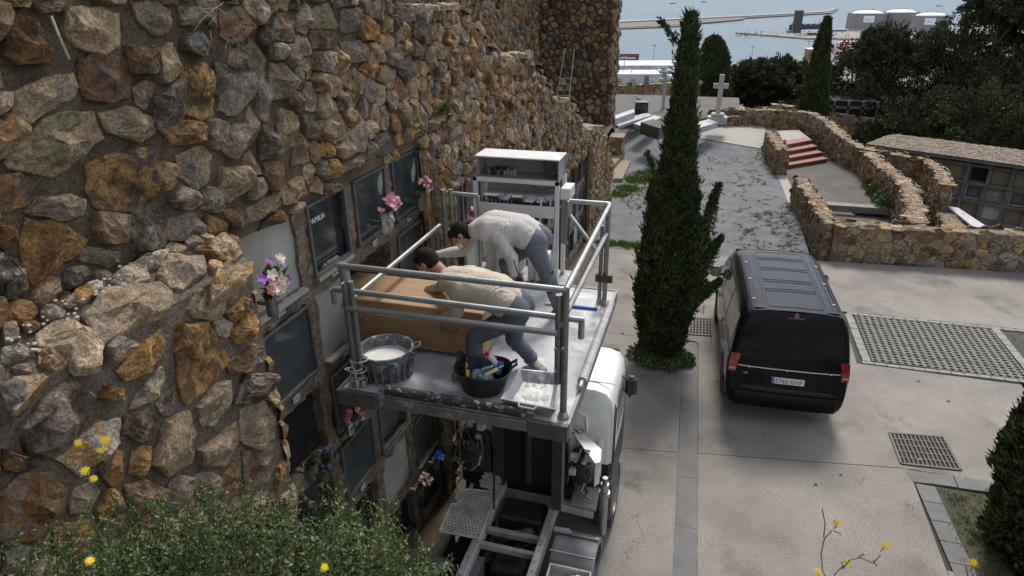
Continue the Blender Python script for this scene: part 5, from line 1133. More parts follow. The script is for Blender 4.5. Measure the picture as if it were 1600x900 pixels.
ct = TB((-1.10, 4.60, .86), (-.70, 4.90, .89), 'storage_tray', chass_m, .004)
for a, b_ in (((-1.10, 4.58, .86), (-.70, 4.60, 1.0)), ((-1.10, 4.90, .86), (-.70, 4.92, 1.0)), ((-.70, 4.58, .86), (-.685, 4.92, 1.0)), ((-1.115, 4.58, .86), (-1.10, 4.92, 1.0))): MB().box(T_(a), T_(b_), bev=.004).build('tray_side', chass_m, ct)
quad_plate('angle_bracket', [(866, 822), (890, 826), (898, 838), (936, 840), (934, 845), (896, 843), (888, 832), (866, 828)], 1.0, .05, chass_m)
# exhaust stack and mudflap
TT([(-.70, 5.72, .75), (-.70, 5.72, 1.45)], .045, 'exhaust_stack', galv_m, sides=14); TT([(-.70, 5.72, 1.28), (-.70, 5.72, 1.34)], .062, 'clamp_ring', galv_m, sides=14); TT([(-.70, 5.72, 1.45), (-.70, 5.72, 1.53)], .03, 'exhaust_tip', steel_m)
gp = MB().slab([T_(tuple(PZ(x, y, 1.85))) for x, y in ((892, 672), (902, 668), (940, 702), (938, 722), (930, 724))], .02).build('guard_panel', cabw_m, tr)
MB().slab([T_(tuple(PZ(938, 722, 1.85))), T_(tuple(PZ(930, 724, 1.85))), T_(tuple(PZ(930, 724, 1.85)-np.array([0, 0, .30]))), T_(tuple(PZ(938, 722, 1.85)-np.array([0, 0, .26])))], .015).build('guard_panel', cabw_m, tr)
for dx in (0, .05): MB().tube([T_(tuple(PZ(897+dx*200, 674, 1.86)+np.array([.035*math.cos(a), .035*math.sin(a), .0])))for a in np.linspace(0, 2*PI, 14)], .007, 6).build('ring', steel_m, tr)
MB().box(T_((-.93, 5.66, 1.872)), T_((-.87, 5.70, 1.875))).build('sticker', inkd_m, gp)
# cab
cb = empty('cab', T_((-1.62, 6.12, 0))); cb.parent = tr
def cabshape(W, y0, y1, z0, z1, bev, tuck):
    """rounded cab shell by sections along its length"""
    V = []; F = []; n = 0
    secs = [(y0, 1, z1-.05), (y0+.05, 0, z1), (y0+.5, 0, z1+.01), (y1-.45, 0, z1-.01), (y1-.12, .02, z1-.12), (y1, .06, z1-.5)]
    for y, ins, zt in secs:
        w_ = W/2-(.05 if ins == 1 else ins); zb = z0
        prof = [(-w_, zb), (-w_-0, zb+.3), (-w_+.01, zt-.35), (-w_+.04, zt-.12), (-w_+.10, zt-.035), (-w_+.22, zt), (0, zt+.015), (w_-.22, zt), (w_-.10, zt-.035), (w_-.04, zt-.12), (w_-.01, zt-.35), (w_, zb+.3), (w_, zb)]
        V += [(x, y, z) for x, z in prof]; n = len(prof)
    for i in range(len(secs)-1): F += [(i*n+j, i*n+j+1, (i+1)*n+j+1, (i+1)*n+j) for j in range(n-1)]
    F += [tuple(range(n-1, -1, -1)), tuple((len(secs)-1)*n+j for j in range(n))]
    return V, F
V, F = cabshape(1.86, 0, 1.35, 1.38, 2.32, 0, 0)
o = MB().add(V, F).build('shell', cabw_m, cb, smooth=True)
for k in range(5): MB().box((.30+.115*k, -.018, 1.20), (.36+.115*k, .0, 1.72), bev=.012).build('pressed_rib', cabw_m, cb)
MB().tube([(.30, -.006, 1.80), (.36, -.006, 2.0), (.50, -.006, 2.06), (.62, -.006, 2.0), (.64, -.006, 1.8)], .014, 8).build('pressed_rib', cabw_m, cb)
MB().box((-.9, .2, 2.325), (.9, .215, 2.34), bev=.004).build('roof_seam', cabw_m, cb)
MB().box((.925, .35, 1.55), (.935, 1.1, 2.1), bev=.004).build('side_window', glass_m, cb); MB().box((-.8, 1.30, 1.5), (.8, 1.36, 2.15), bev=.02).build('windscreen', mat('dark_glass', (.01, .01, .012), rough=.05, spec=.7), cb)
MB().box((-.92, .04, .70), (.92, 1.3, 1.40), bev=.03).build('lower_body', blk_m, cb); MB().box((.70, -.1, .60), (.96, .55, 1.2), bev=.05).build('wheel_arch', blk_m, cb); MB().box((-.9, 1.3, .5), (.9, 1.42, .9), bev=.03).build('bumper', blk_m, cb)
MB().box((.93, .0, .95), (.94, .02, 2.2)).build('door_seam', inkd_m, cb); MB().box((.932, .1, 1.35), (.945, .12, 2.1)).build('door_seam', inkd_m, cb)
pm_ = PZ(986, 604, 2.0); mo = empty('wing_mirror', (float(pm_[0])+1.62, float(pm_[1])-6.1, 2.0)); mo.parent = cb
MB().box((-.07, -.05, -.13), (.07, .06, .13), bev=.035).build('housing', blk_m, mo); MB().tube([(-.22, .1, .08), (-.06, .02, .08)], .014, 8).tube([(-.22, .1, -.06), (-.06, .02, -.08), (.0, -.03, -.15)], .012, 8).build('arm', blk_m, mo)
# ------------------------------------------------------------------ tubs and tool cabinet on the platform
plas_m = mat('wet_plaster', (.66, .65, .62), (.52, .51, .49), 5, .6, .006, 20); caked_m = mat('plaster_caked_rubber', (.07, .075, .08), (.20, .205, .21), 9, .75, .004, 40, spots=(.55, .54, .52), spot_scale=11, spot_amt=.55)
def pz3(x, y, z): return np.array([float(q) for q in PZ(x, y, z)])
c = pz3(606, 580, DZ+.02); c = np.array([c[0], c[1], DZ+.003])
bk = empty('mortar_bucket', tuple(c), 0, 'big plaster-caked grey bucket half full of wet plaster at the platform corner', 'bucket')
MB().lathe([(0, 0), (.165, 0), (.178, .01), (.205, .12), (.222, .235), (.236, .24), (.238, .255), (.226, .258), (.215, .25), (.196, .10), (0, .10)], n=40).build('tub', caked_m, bk, smooth=True)
MB().lathe([(0, .158), (.1, .156), (.19, .152), (.206, .158)], n=32).build('plaster', plas_m, bk, smooth=True)
for k in range(22):
    a = 2*PI*k/22; MB().box((-.006, .185, .03), (.006, .214, .2), Matrix.Rotation(a, 4, 'Z') @ Matrix.Rotation(-.12, 4, 'X')).build('rib', caked_m, bk)
for a0 in (.35, .35+PI):
    MB().tube([(.23*math.cos(a0-.22), .23*math.sin(a0-.22), .245), (.29*math.cos(a0-.1), .29*math.sin(a0-.1), .27), (.29*math.cos(a0+.1), .29*math.sin(a0+.1), .27), (.23*math.cos(a0+.22), .23*math.sin(a0+.22), .245)], .012, 8).build('handle', caked_m, bk, smooth=True)
c = pz3(752, 612, DZ); c = np.array([c[0], c[1]+.06, DZ+.003])
tb = empty('tool_tub', tuple(c), 0, 'black rubber tub crammed with trowels, gloves and packets by the near rail', 'tub')
b = MB(); n = 36; V = []
for (r, z) in ((0, 0), (.15, 0), (.17, .012), (.215, .17), (.228, .20), (.222, .204), (.205, .165), (.16, .03), (0, .03)):
    for j in range(n): a = 2*PI*j/n; rr = r*(1+(.06*math.cos(2*a) if z > .1 else 0)); V.append((rr*math.cos(a), rr*math.sin(a), z+(.012*math.sin(3*a) if z > .1 else 0)))
F = [(i*n+j, i*n+(j+1) % n, (i+1)*n+(j+1) % n, (i+1)*n+j) for i in range(8) for j in range(n)]; b.add(V, F); b.build('tub', mat('black_rubber', (.018, .018, .019), (.04, .04, .042), 8, .55), tb, smooth=True)
for a0 in (2.75, .3): MB().tube([(.215*math.cos(a0-.2), .215*math.sin(a0-.2), .19), (.275*math.cos(a0-.12), .275*math.sin(a0-.12), .235), (.275*math.cos(a0+.12), .275*math.sin(a0+.12), .235), (.215*math.cos(a0+.2), .215*math.sin(a0+.2), .19)], .013, 8).build('handle', mat('black_rubber', (.018,)*3), tb, smooth=True)
def crumple(name, c, r, m, parent, cat=None, label=None, amp=.4, n=14, flat=.7):
    V = []; F = []
    for i in range(n+1):
        for j in range(n*2):
            t = PI*i/n; p = 2*PI*j/(n*2); d = Vector((math.sin(t)*math.cos(p), math.sin(t)*math.sin(p), math.cos(t)*flat)); q = noise.noise(d*2.2+Vector(c)*9)*amp+noise.noise(d*5+Vector(c)*5)*amp*.6
            V.append(tuple(Vector(c)+d*r*(1+q)))
    k = n*2; F = [(i*k+j, i*k+(j+1) % k, (i+1)*k+(j+1) % k, (i+1)*k+j) for i in range(n) for j in range(k)]
    o = link(name, mesh_np(name, V, F, m, smooth=True), parent)
    if label: tag(o, label, cat)
    return o
navy_m = mat('navy_cloth', (.012, .018, .05), (.02, .028, .07), 9, .9, .002, 50); yel_m = mat('yellow_plastic', (.75, .42, .03), None, rough=.45); grn_m = mat('green_print', (.03, .32, .20), (.6, .65, .6), 22, .5); red_m = mat('red_plastic', (.55, .03, .05), None, rough=.4)
cx_, cy_, cz_ = c
crumple('navy_jacket', (cx_-.06, cy_+.05, cz_+.16), .12, navy_m, None, 'jacket', 'crumpled navy work jacket stuffed in the black tub', .7)
def thingbox(name, a, rz, tilt, dims, m, cat, label, bev=.006, lid=None):
    o = empty(name, (cx_+a[0], cy_+a[1], cz_+a[2]), 0, label, cat); o.rotation_euler = (tilt, tilt*.5, rz)
    MB().box((-dims[0]/2, -dims[1]/2, -dims[2]/2), (dims[0]/2, dims[1]/2, dims[2]/2), bev=bev).build('body', m, o)
    if lid: MB().box((-dims[0]*.2, dims[1]/2, -dims[2]*.4), (dims[0]*.2, dims[1]/2+.05, dims[2]*.4), bev=bev).build('tip', lid, o)
    return o
steelc = mat('tool_steel', (.5, .5, .5), metal=.9, rough=.35)
thingbox('trowel', (-.11, -.06, .19), .5, .5, (.032, .14, .028), yel_m, 'trowel', 'yellow-handled trowel at the left of the black tub', .01, steelc)
thingbox('float_tool', (.09, -.06, .20), -.9, .3, (.035, .12, .03), mat('pale_yellow_plastic', (.7, .6, .25), rough=.5), 'tool', 'pale yellow handled float at the right of the black tub', .01, steelc)
thingbox('green_packet', (.05, -.03, .215), .35, -.5, (.085, .13, .02), grn_m, 'packet', 'green and white packet lying in the black tub', .004)
thingbox('spray_bottle', (.06, .10, .20), 1.1, .4, (.05, .13, .05), mat('white_bottle', (.7, .7, .7), rough=.4), 'bottle', 'white bottle with a red cap at the back of the black tub', .015, red_m)
thingbox('red_glove', (.02, .13, .215), 2.0, .2, (.05, .11, .02), red_m, 'glove', 'red glove at the back of the black tub', .008)
thingbox('blue_cloth', (.13, .03, .19), .2, .7, (.05, .12, .02), mat('blue_cloth', (.03, .09, .3)), 'cloth', 'blue rag tucked at the right edge of the black tub', .008)
crumple('clear_bag', (cx_+.01, cy_-.05, cz_+.14), .09, mat('clear_plastic', (.35, .42, .48), (.2, .25, .3), 14, .15, alpha=.7), None, 'plastic bag', 'clear plastic bag among the tools of the black tub', .5)
# mixing tray
P4 = [pz3(812, 577, DZ+.115), pz3(877, 583, DZ+.115), pz3(868, 641, DZ+.115), pz3(782, 624, DZ+.115)]; m4 = sum(P4)/4
ty = empty('mixing_tray', (float(m4[0]), float(m4[1]), DZ+.003), 0, 'white plastic mixing tray smeared with plaster beside the near right post', 'tray')
ins = [p+(m4-p)*.16 for p in P4]; inb = [p+(m4-p)*.28 for p in P4]; V = []
L0 = lambda p, z: (p[0]-m4[0], p[1]-m4[1], z)
for ring, z in (([p+(m4-p)*.22 for p in P4], 0), (P4, .105), (P4, .118), ([p+(m4-p)*.07 for p in P4], .118), (inb, .035)): V += [L0(p, z) for p in ring]
F = [(3, 2, 1, 0)]+[(r*4+i, r*4+(i+1) % 4, r*4+4+(i+1) % 4, r*4+4+i) for r in range(4) for i in range(4)]+[(16, 17, 18, 19)]
trm = mat('plaster_smeared_plastic', (.36, .37, .375), (.24, .245, .25), 6, .6, .002, 40, spots=(.68, .68, .66), spot_scale=7, spot_amt=.5); MB().add(V, F).build('tray', trm, ty)
V = []; F = []; n = 14
for i in range(n+1):
    for j in range(n+1):
        u, v = i/n, j/n; p = (inb[0]*(1-u)+inb[1]*u)*(1-v)+(inb[3]*(1-u)+inb[2]*u)*v; V.append(L0(p, .04+.022*noise.noise(Vector((u*4, v*4, 1)))+.018*noise.noise(Vector((u*9, v*9, 3)))))
F = [(i*(n+1)+j, (i+1)*(n+1)+j, (i+1)*(n+1)+j+1, i*(n+1)+j+1) for i in range(n) for j in range(n)]; MB().add(V, F).build('plaster', plas_m, ty, smooth=True)
mm = (P4[2]+P4[3])/2; dd = (P4[2]-P4[3])/np.linalg.norm(P4[2]-P4[3]); nn = np.array([dd[1], -dd[0], 0])
MB().tube([L0(mm-dd*.07, .11), L0(mm-dd*.06+nn*.035, .105), L0(mm+dd*.06+nn*.035, .105), L0(mm+dd*.07, .11)], .010, 8).build('handle', trm, ty, smooth=True)
# steel offcut and a blue marker on the deck
p = pz3(806, 540, DZ+.02); o = MB().box((-.012, -.05, 0), (.03, .05, .03), bev=.003).build('steel_offcut', edged_m, loc=(p[0], p[1], DZ+.002)); tag(o, 'short dark steel bar lying on the deck beside the coffin end', 'bar'); o.rotation_euler = (0, 0, -.35)
o = empty('spirit_level', (-1.18, 6.05, DZ+.004), 0, 'blue and white spirit level lying at the far edge of the deck', 'spirit level'); MB().box((-.28, -.015, 0), (-.02, .015, .02), bev=.003).build('bar', mat('white_bar', (.6, .6, .6)), o); MB().box((-.02, -.016, 0), (.26, .016, .021), bev=.003).build('bar', mat('blue_bar', (.03, .08, .4)), o)
# white tool cabinet
wp = mat('white_cabinet', (.62, .62, .60), (.50, .50, .48), 4, .5, spots=(.30, .26, .20), spot_scale=6, spot_amt=.25)
gp_m = mat('cabinet_shaded_inside', (.26, .26, .26), (.19, .19, .185), 4, .6); rk = empty('tool_cabinet', (-1.93, 6.75, DZ), 0, 'open white steel tool cabinet on legs behind the platform, with shelves of tools', 'cabinet')  # inner panels greyed: the shadow inside the cabinet is put into the colour
def KB(a, b_, n, m=wp, par=None, bev=.003): return MB().box((a[0]+1.93, a[1]-6.75, a[2]-DZ), (b_[0]+1.93, b_[1]-6.75, b_[2]-DZ), bev=bev).build(n, m, par or rk)
X0, X1 = -2.41, -1.46
for x in (X0, X1-.045): KB((x, 6.60, DZ-.02), (x+.045, 6.645, 4.50), 'leg'); KB((x, 6.95, DZ-.02), (x+.045, 6.99, 4.50), 'leg')
KB((X0, 6.60, 4.455), (X1, 6.64, 4.50), 'crossbar'); KB((X0+.03, 6.95, 4.50), (X1-.0, 6.965, 4.71), 'back_panel', gp_m); KB((X0+.03, 6.66, 4.50), (X0+.045, 6.95, 4.71), 'side_panel', gp_m); KB((X1-.03, 6.66, 4.50), (X1-.015, 6.95, 4.71), 'side_panel', gp_m)
KB((X0+.02, 6.62, 4.712), (X1-.005, 6.98, 4.726), 'lid'); KB((X0+.03, 6.66, 4.485), (X1-.015, 6.95, 4.498), 'shelf', gp_m)
KB((X0+.045, 6.966, 4.14), (X1-.045, 6.98, 4.47), 'back_panel', gp_m); KB((X0+.045, 6.60, 4.13), (X1-.045, 6.965, 4.145), 'shelf', gp_m); KB((X0+.0, 6.585, 4.10), (X1-.05, 6.598, 4.23), 'front_panel'); KB((X0+.05, 6.75, 4.25), (X1-.05, 6.96, 4.26), 'shelf')
KB((X0+.05, 6.62, 3.98), (X1-.05, 6.64, 4.02), 'crossbar', mat('rusty_bar', (.24, .15, .09), (.4, .35, .3), 12)); KB((-1.86, 6.62, 3.80), (-1.51, 6.66, 3.90), 'front_panel'); KB((-1.80, 6.60, 3.36), (-1.60, 6.9, 3.62), 'front_panel'); KB((-2.3, 6.65, 3.4), (-1.9, 6.9, 3.78), 'front_panel')
KB((-2.15, 6.56, 3.36), (-1.94, 6.60, 3.98), 'plank', mat('pale_board', (.55, .53, .48)))
KB((-1.455, 6.65, 4.30), (-1.35, 6.9, 4.42), 'side_box'); KB((-1.44, 6.66, 3.8), (-1.38, 6.7, 4.3), 'side_pipe', steel_m)
for x, m in ((-1.60, mat('ochre_pole', (.55, .42, .2))), (-1.70, wp), (-1.53, wp)): MB().tube([(x+1.93, -.17, 0), (x+1.93+.05, -.14, .95)], .011, 8).build('pole', m, rk)
random.seed(9)
for i in range(9): x = -2.28+.03*i*1.2; KB((x, 6.72, 4.50), (x+.028, 6.84, 4.53+random.uniform(.01, .05)), 'bolt_tray', random.choice([oily_m, grm_m, mat('khaki', (.25, .24, .15))]))
for i in range(8):
    x = -2.33+.045*i; MB().lathe([(0, 0), (.014, 0), (.014, .06), (.006, .08), (.006, .12), (0, .12)], (x+1.93, -.02, 4.145-DZ), 10).build('bottle', random.choice([steel_m, oily_m, grm_m]), rk)
for k in range(3):
    pts = [(-1.58+1.93+.05*math.cos(a+k)*(1+.2*k), -.06, 1.26+.085*math.sin(a+k*.5)) for a in np.linspace(0, 5.6, 18)]; MB().tube(pts, .009, 6).build('cable', rub_m, rk, smooth=True)
MB().tube([(.1, .1, 1.05), (.2, .08, .98), (.36, .1, 1.02), (.42, .02, 1.1)], .005, 6).build('cable', rub_m, rk)
MB().tube([(.40, -.17, .62), (.30, -.19, .48), (.1, -.18, .46), (.42, -.18, .7)], .012, 6).build('hose', mat('beige_hose', (.4, .34, .25)), rk)
for i, (x, z, s_) in enumerate(((-2.08, 4.27, .07), (-1.80, 4.27, .09), (-1.68, 4.27, .08), (-1.58, 4.29, .06))):
    o = crumple('rag', (x, 6.70, z), s_, mat('white_rag', (.55, .55, .58), (.38, .38, .42), 10, .8), None, 'rag', ['grey-white rag at the left of the cabinet shelf', 'white rag in the middle of the cabinet shelf', 'white crumpled cloth right of the middle on the cabinet shelf', 'small white cloth at the right end of the cabinet shelf'][i], .7, 10, .35)
# bag in the storage tray of the truck
crumple('plastic_bag', (-.84, 4.75, .95), .10, mat('milky_bag', (.6, .62, .66), (.45, .48, .52), 12, .25), None, 'plastic bag', 'milky plastic bag in the tray beside the truck chassis', .6, 14, .6); crumple('plastic_bag', (-.99, 4.74, .94), .075, mat('milky_bag', (.6,)*3), None, 'plastic bag', 'smaller bag with a red handle beside the milky bag on the truck', .6, 12, .6)
# ------------------------------------------------------------------ the black van
van = empty('parked_van', (1.515, 9.55, 0), R_(3.0), 'glossy black passenger van parked on the forecourt, rear plate 5768 KHF', 'van')
van.scale = (.92, .85, 1)
vp_m = mat('black_car_paint', (.006, .0065, .008), (.008, .0085, .011), 2, .16, spec=.16); vr_m = mat('van_roof_sky_sheen', (.016, .019, .029), (.019, .022, .034), 2, .34, spec=.10); vg_m = mat('tinted_glass', (.003, .003, .004), None, rough=.04, spec=.28)  # roof black lifted to blue-grey, the sky's reflection painted into it
chr_m = mat('chrome', (.75, .75, .76), None, rough=.12, metal=1.); vb_m = mat('black_trim', (.008, .008, .009), None, rough=.45, spec=.25); tl_m = mat('red_lamp_glass', (.22, .008, .015), (.35, .02, .03), 12, .1, coat=1.)
PRO = [(.80, .30), (.90, .33), (.945, .42), (.960, .60), (.965, .85), (.955, 1.02), (.935, 1.14), (.905, 1.32), (.865, 1.52), (.82, 1.69), (.775, 1.79), (.725, 1.845), (.66, 1.88), (.45, 1.905), (0, 1.915)]
def hw(z):
    for (x0, z0), (x1, z1) in zip(PRO, PRO[1:]):
        if z0 <= z <= z1: return x0+(x1-x0)*(z-z0)/(z1-z0)
    return PRO[0][0] if z < .3 else 0.
def rearY(x, z): return (.17*max(0, (z-1.02)/.88)**1.25 if z > 1.02 else .0)+(.02 if z < .62 else 0)*-2+.055*(abs(x)/.95)**3
def ztop(y):
    for (y0, z0), (y1, z1) in zip(VK, VK[1:]):
        if y0 <= y <= y1: t = (y-y0)/(y1-y0); return z0+(z1-z0)*t
    return VK[-1][1]
VK = [(0, 1.90), (.3, 1.912), (1.6, 1.915), (2.9, 1.90), (3.35, 1.86), (3.6, 1.78), (4.35, 1.18), (4.5, 1.12), (4.95, .98), (5.08, .80), (5.14, .55)]
def vprof(y, ins):
    zt_v = ztop(y); wf = 1-.10*max(0, (y-4.2)/.9)**2; out = []
    for x, z in PRO:
        zz = z if z < .95 else .95+(z-.95)*max(.0, (zt_v-.95))/(1.915-.95)
        if zt_v < .95: zz = min(z, zt_v)
        xx = max(0, x*wf-ins) if x else 0; zz = zz-ins*.7 if z > 1.8 else zz
        out.append((xx, zz))
    return out
ST = [(0, .07), (.012, .03), (.05, .006), (.12, 0), (.5, 0), (1, 0), (1.6, 0), (2.3, 0), (2.9, 0), (3.2, 0), (3.4, 0), (3.6, 0), (3.8, .01), (4.0, .01), (4.2, .01), (4.35, 0), (4.5, 0), (4.7, 0), (4.9, .02), (5.0, .05), (5.08, .09), (5.14, .2)]
V = []; F = []; k = len(PRO)*2-1
for y, ins in ST:
    pr = vprof(y, ins); pts = [(-x, z) for x, z in pr]+[(x, z) for x, z in pr[-2::-1]]
    for x, z in pts: V.append((x, y+rearY(x, z)*max(0, 1-y/.9), z))
for i in range(len(ST)-1): F += [(i*k+j, i*k+j+1, (i+1)*k+j+1, (i+1)*k+j) for j in range(k-1)]
n0 = len(PRO)
for j in range(n0-1): F.append((j, j+1, k-2-j, k-1-j) if j < n0-2 else (j, j+1, k-2-j)) if j < n0-1 else None
i = (len(ST)-1)*k
F += [(i+j, i+k-1-j, i+k-2-j, i+j+1) for j in range(n0-2)]
F += [((q*k+k-1), (q*k), ((q+1)*k), ((q+1)*k+k-1)) for q in range(len(ST)-1)]
body = MB().add(V, F).build('body', vp_m, van, smooth=True)
def rear_patch(name, x0, x1, z0, z1, off, m, nx=14, nz=10, par=None, xf=None, th=.004):
    V = []
    for i in range(nz+1):
        z = z0+(z1-z0)*i/nz; a, b_ = (x0, x1) if xf is None else xf(z, i/nz)
        for j in range(nx+1): x = a+(b_-a)*j/nx; V.append((x, rearY(x, z)-off, z))
    F = [(i*(nx+1)+j, i*(nx+1)+j+1, (i+1)*(nx+1)+j+1, (i+1)*(nx+1)+j) for i in range(nz) for j in range(nx)]
    n_ = len(V); V += [(x, y+off+.0, z) for x, y, z in V[:]]; 
    rim = [j for j in range(nx+1)]+[i*(nx+1)+nx for i in range(1, nz+1)]+[nz*(nx+1)+j for j in range(nx-1, -1, -1)]+[i*(nx+1) for i in range(nz-1, 0, -1)]
    F += [(rim[i], rim[(i+1) % len(rim)], rim[(i+1) % len(rim)]+n_, rim[i]+n_) for i in range(len(rim))]
    return MB().add(V, F).build(name, m, par or van, smooth=True)
def side_patch(name, s, y0, y1, z0, z1, off, m, ny=16, nz=6, yf=None):
    V = []
    for i in range(nz+1):
        z = z0+(z1-z0)*i/nz; a, b_ = (y0, y1) if yf is None else yf(i/nz)
        for j in range(ny+1): V.append((s*(hw(z)+off), a+(b_-a)*j/ny, z))
    F = [(i*(ny+1)+j, i*(ny+1)+j+1, (i+1)*(ny+1)+j+1, (i+1)*(ny+1)+j) for i in range(nz) for j in range(ny)]
    return MB().add(V, F).build(name, m, van, smooth=True)
rear_patch('tailgate', 0, 0, .58, 1.86, .006, vp_m, xf=lambda z, t: (-(hw(z)-.105+(.03 if z > 1.05 else 0)), hw(z)-.105+(.03 if z > 1.05 else 0)), nz=24, nx=20)
rear_patch('rear_window', 0, 0, 1.12, 1.80, .012, vg_m, xf=lambda z, t: (-(hw(z)-.085), hw(z)-.085), nz=14, nx=20)
rear_patch('spoiler', 0, 0, 1.815, 1.885, .030, vr_m, xf=lambda z, t: (-(hw(z)-.03), hw(z)-.03), nz=4, nx=16)
rear_patch('brake_light', -.13, .13, 1.795, 1.812, .018, tl_m, nz=2, nx=6)
rear_patch('chrome_strip', -.80, .80, .972, .988, .020, chr_m, nz=2, nx=16)
for x in (-.62, -.02, .66): rear_patch('strip_clip', x-.012, x+.012, .962, .985, .024, chr_m, nz=1, nx=2)
rear_patch('plate_recess', -.36, .46, .66, .93, .0085, vb_m, nz=3, nx=6)
for s in (-1, 1):
    a, b_ = (s*.965, s*.80); 
    rear_patch('tail_light', 0, 0, .86, 1.17, .020, tl_m, xf=lambda z, t, s=s: tuple(sorted((s*(hw(z)-.015), s*(hw(z)-.135-.02*t)))), nz=8, nx=6)
    rear_patch('tail_light_lens', 0, 0, .90, .93, .026, mat('clear_lens', (.5, .3, .3), None, rough=.1), xf=lambda z, t, s=s: tuple(sorted((s*(hw(z)-.03), s*(hw(z)-.12)))), nz=1, nx=4)
bmp = MB(); V = []; F = []
prb = [(.30, .00), (.30, -.055), (.36, -.085), (.50, -.09), (.56, -.06), (.58, .0)]
for j in range(25):
    t = -1+2*j/24; x = t*.975; wrap = .42*max(0, (abs(t)-.86)/.14)**1.3
    for z, dy in prb: V.append((x if abs(t) < .86 else math.copysign(min(.98, .86*.975+.145*math.sin(min(1, (abs(t)-.86)/.14)*PI/2)), t), dy+.055*(abs(x)/.95)**3+wrap, z))
F = [(j*6+i, j*6+i+1, (j+1)*6+i+1, (j+1)*6+i) for j in range(24) for i in range(5)]; bmp.add(V, F); bmp.build('bumper', mat('bumper_black', (.005, .005, .006), None, rough=.4, spec=.15), van, smooth=True)
# plate
pl = MB().box((-.245, -.030, .735), (.275, -.022, .845), bev=.002).build('plate', mat('plate_white', (.72, .72, .70), None, rough=.4), van)
MB().box((-.243, -.0325, .737), (-.20, -.0303, .843)).build('plate_band', mat('plate_blue', (.02, .08, .38), None, rough=.4), pl)
text_mesh('plate_digits', '5768 KHF', .104, frame_mat((-.188, -.0308, .752), (1, 0, 0), (0, 0, 1)), inkd_m, pl, .0008)
text_mesh('plate_letter', 'E', .03, frame_mat((-.230, -.033, .745), (1, 0, 0), (0, 0, 1)), mat('plate_white', (1, 1, 1)), pl, .0006)
for q in range(10): a = 2*PI*q/10; MB().box((-.2215+.012*math.cos(a)-.0015, -.0335, .812+.012*math.sin(a)-.0015), (-.2215+.012*math.cos(a)+.0015, -.0327, .812+.012*math.sin(a)+.0015)).build('star', yel_m, pl)
text_mesh('badge', 'CDI', .045, frame_mat((-.70, rearY(-.7, .85)-.010, .84), (1, 0, 0), (0, 0, 1)), chr_m, van, .002)
# round star emblem on the roof lip
em = empty('emblem', (0.0, rearY(0, 1.85)-.034, 1.852)); em.parent = van
MB().tube([(.034*math.cos(a), 0, .034*math.sin(a)) for a in np.linspace(0, 2*PI, 25)], .004, 6).build('ring', chr_m, em)
for q in range(3):
    a = PI/2+2*PI*q/3; d = Vector((math.cos(a), 0, math.sin(a))); e = Vector((-math.sin(a), 0, math.cos(a))); MB().add([d*.033, e*.006, -e*.006, Vector((0, -.006, 0))], [(0, 1, 3), (0, 3, 2), (0, 2, 1)]).build('star_arm', chr_m, em)
# roof panel with its pressings
def roofz(x, y):
    x = abs(x); pr = vprof(y, 0)
    for (x0, z0), (x1, z1) in zip(pr, pr[1:]):
        if x1 <= x <= x0 and z0 > 1.5: return z0+(z1-z0)*(x0-x)/(x0-x1+1e-9)
    return 1.9
V = []; F = []; nx_, ny_ = 24, 40
for i in range(ny_+1):
    y = .16+(3.25-.16)*i/ny_
    for j in range(nx_+1): x = -.74+1.48*j/nx_; V.append((x, y, roofz(x, y)+.004+(.0 if abs(abs(x)-.47) > .05 else 0)))
F = [(i*(nx_+1)+j, i*(nx_+1)+j+1, (i+1)*(nx_+1)+j+1, (i+1)*(nx_+1)+j) for i in range(ny_) for j in range(nx_)]; MB().add(V, F).build('roof_panel', vr_m, van, smooth=True)
def roof_line(pts, r=.006, m=vb_m, n='roof_seam', up=.006): MB().tube([(x, y, roofz(x, y)+up) for x, y in pts], r, 6).build(n, m, van)
for x in (-.66, -.585, -.47, .47, .585, .66): roof_line([(x, y) for y in np.linspace(.22, 3.15, 14)], .005)
for a, b_ in ((.30, .98), (1.08, 1.42), (1.52, 2.05), (2.15, 2.62), (2.72, 3.1)):
    roof_line([(q, a) for q in np.linspace(-.42, .42, 9)], .005); roof_line([(q, b_) for q in np.linspace(-.42, .42, 9)], .005); roof_line([(-.42, q) for q in np.linspace(a, b_, 5)], .004); roof_line([(.42, q) for q in np.linspace(a, b_, 5)], .004)
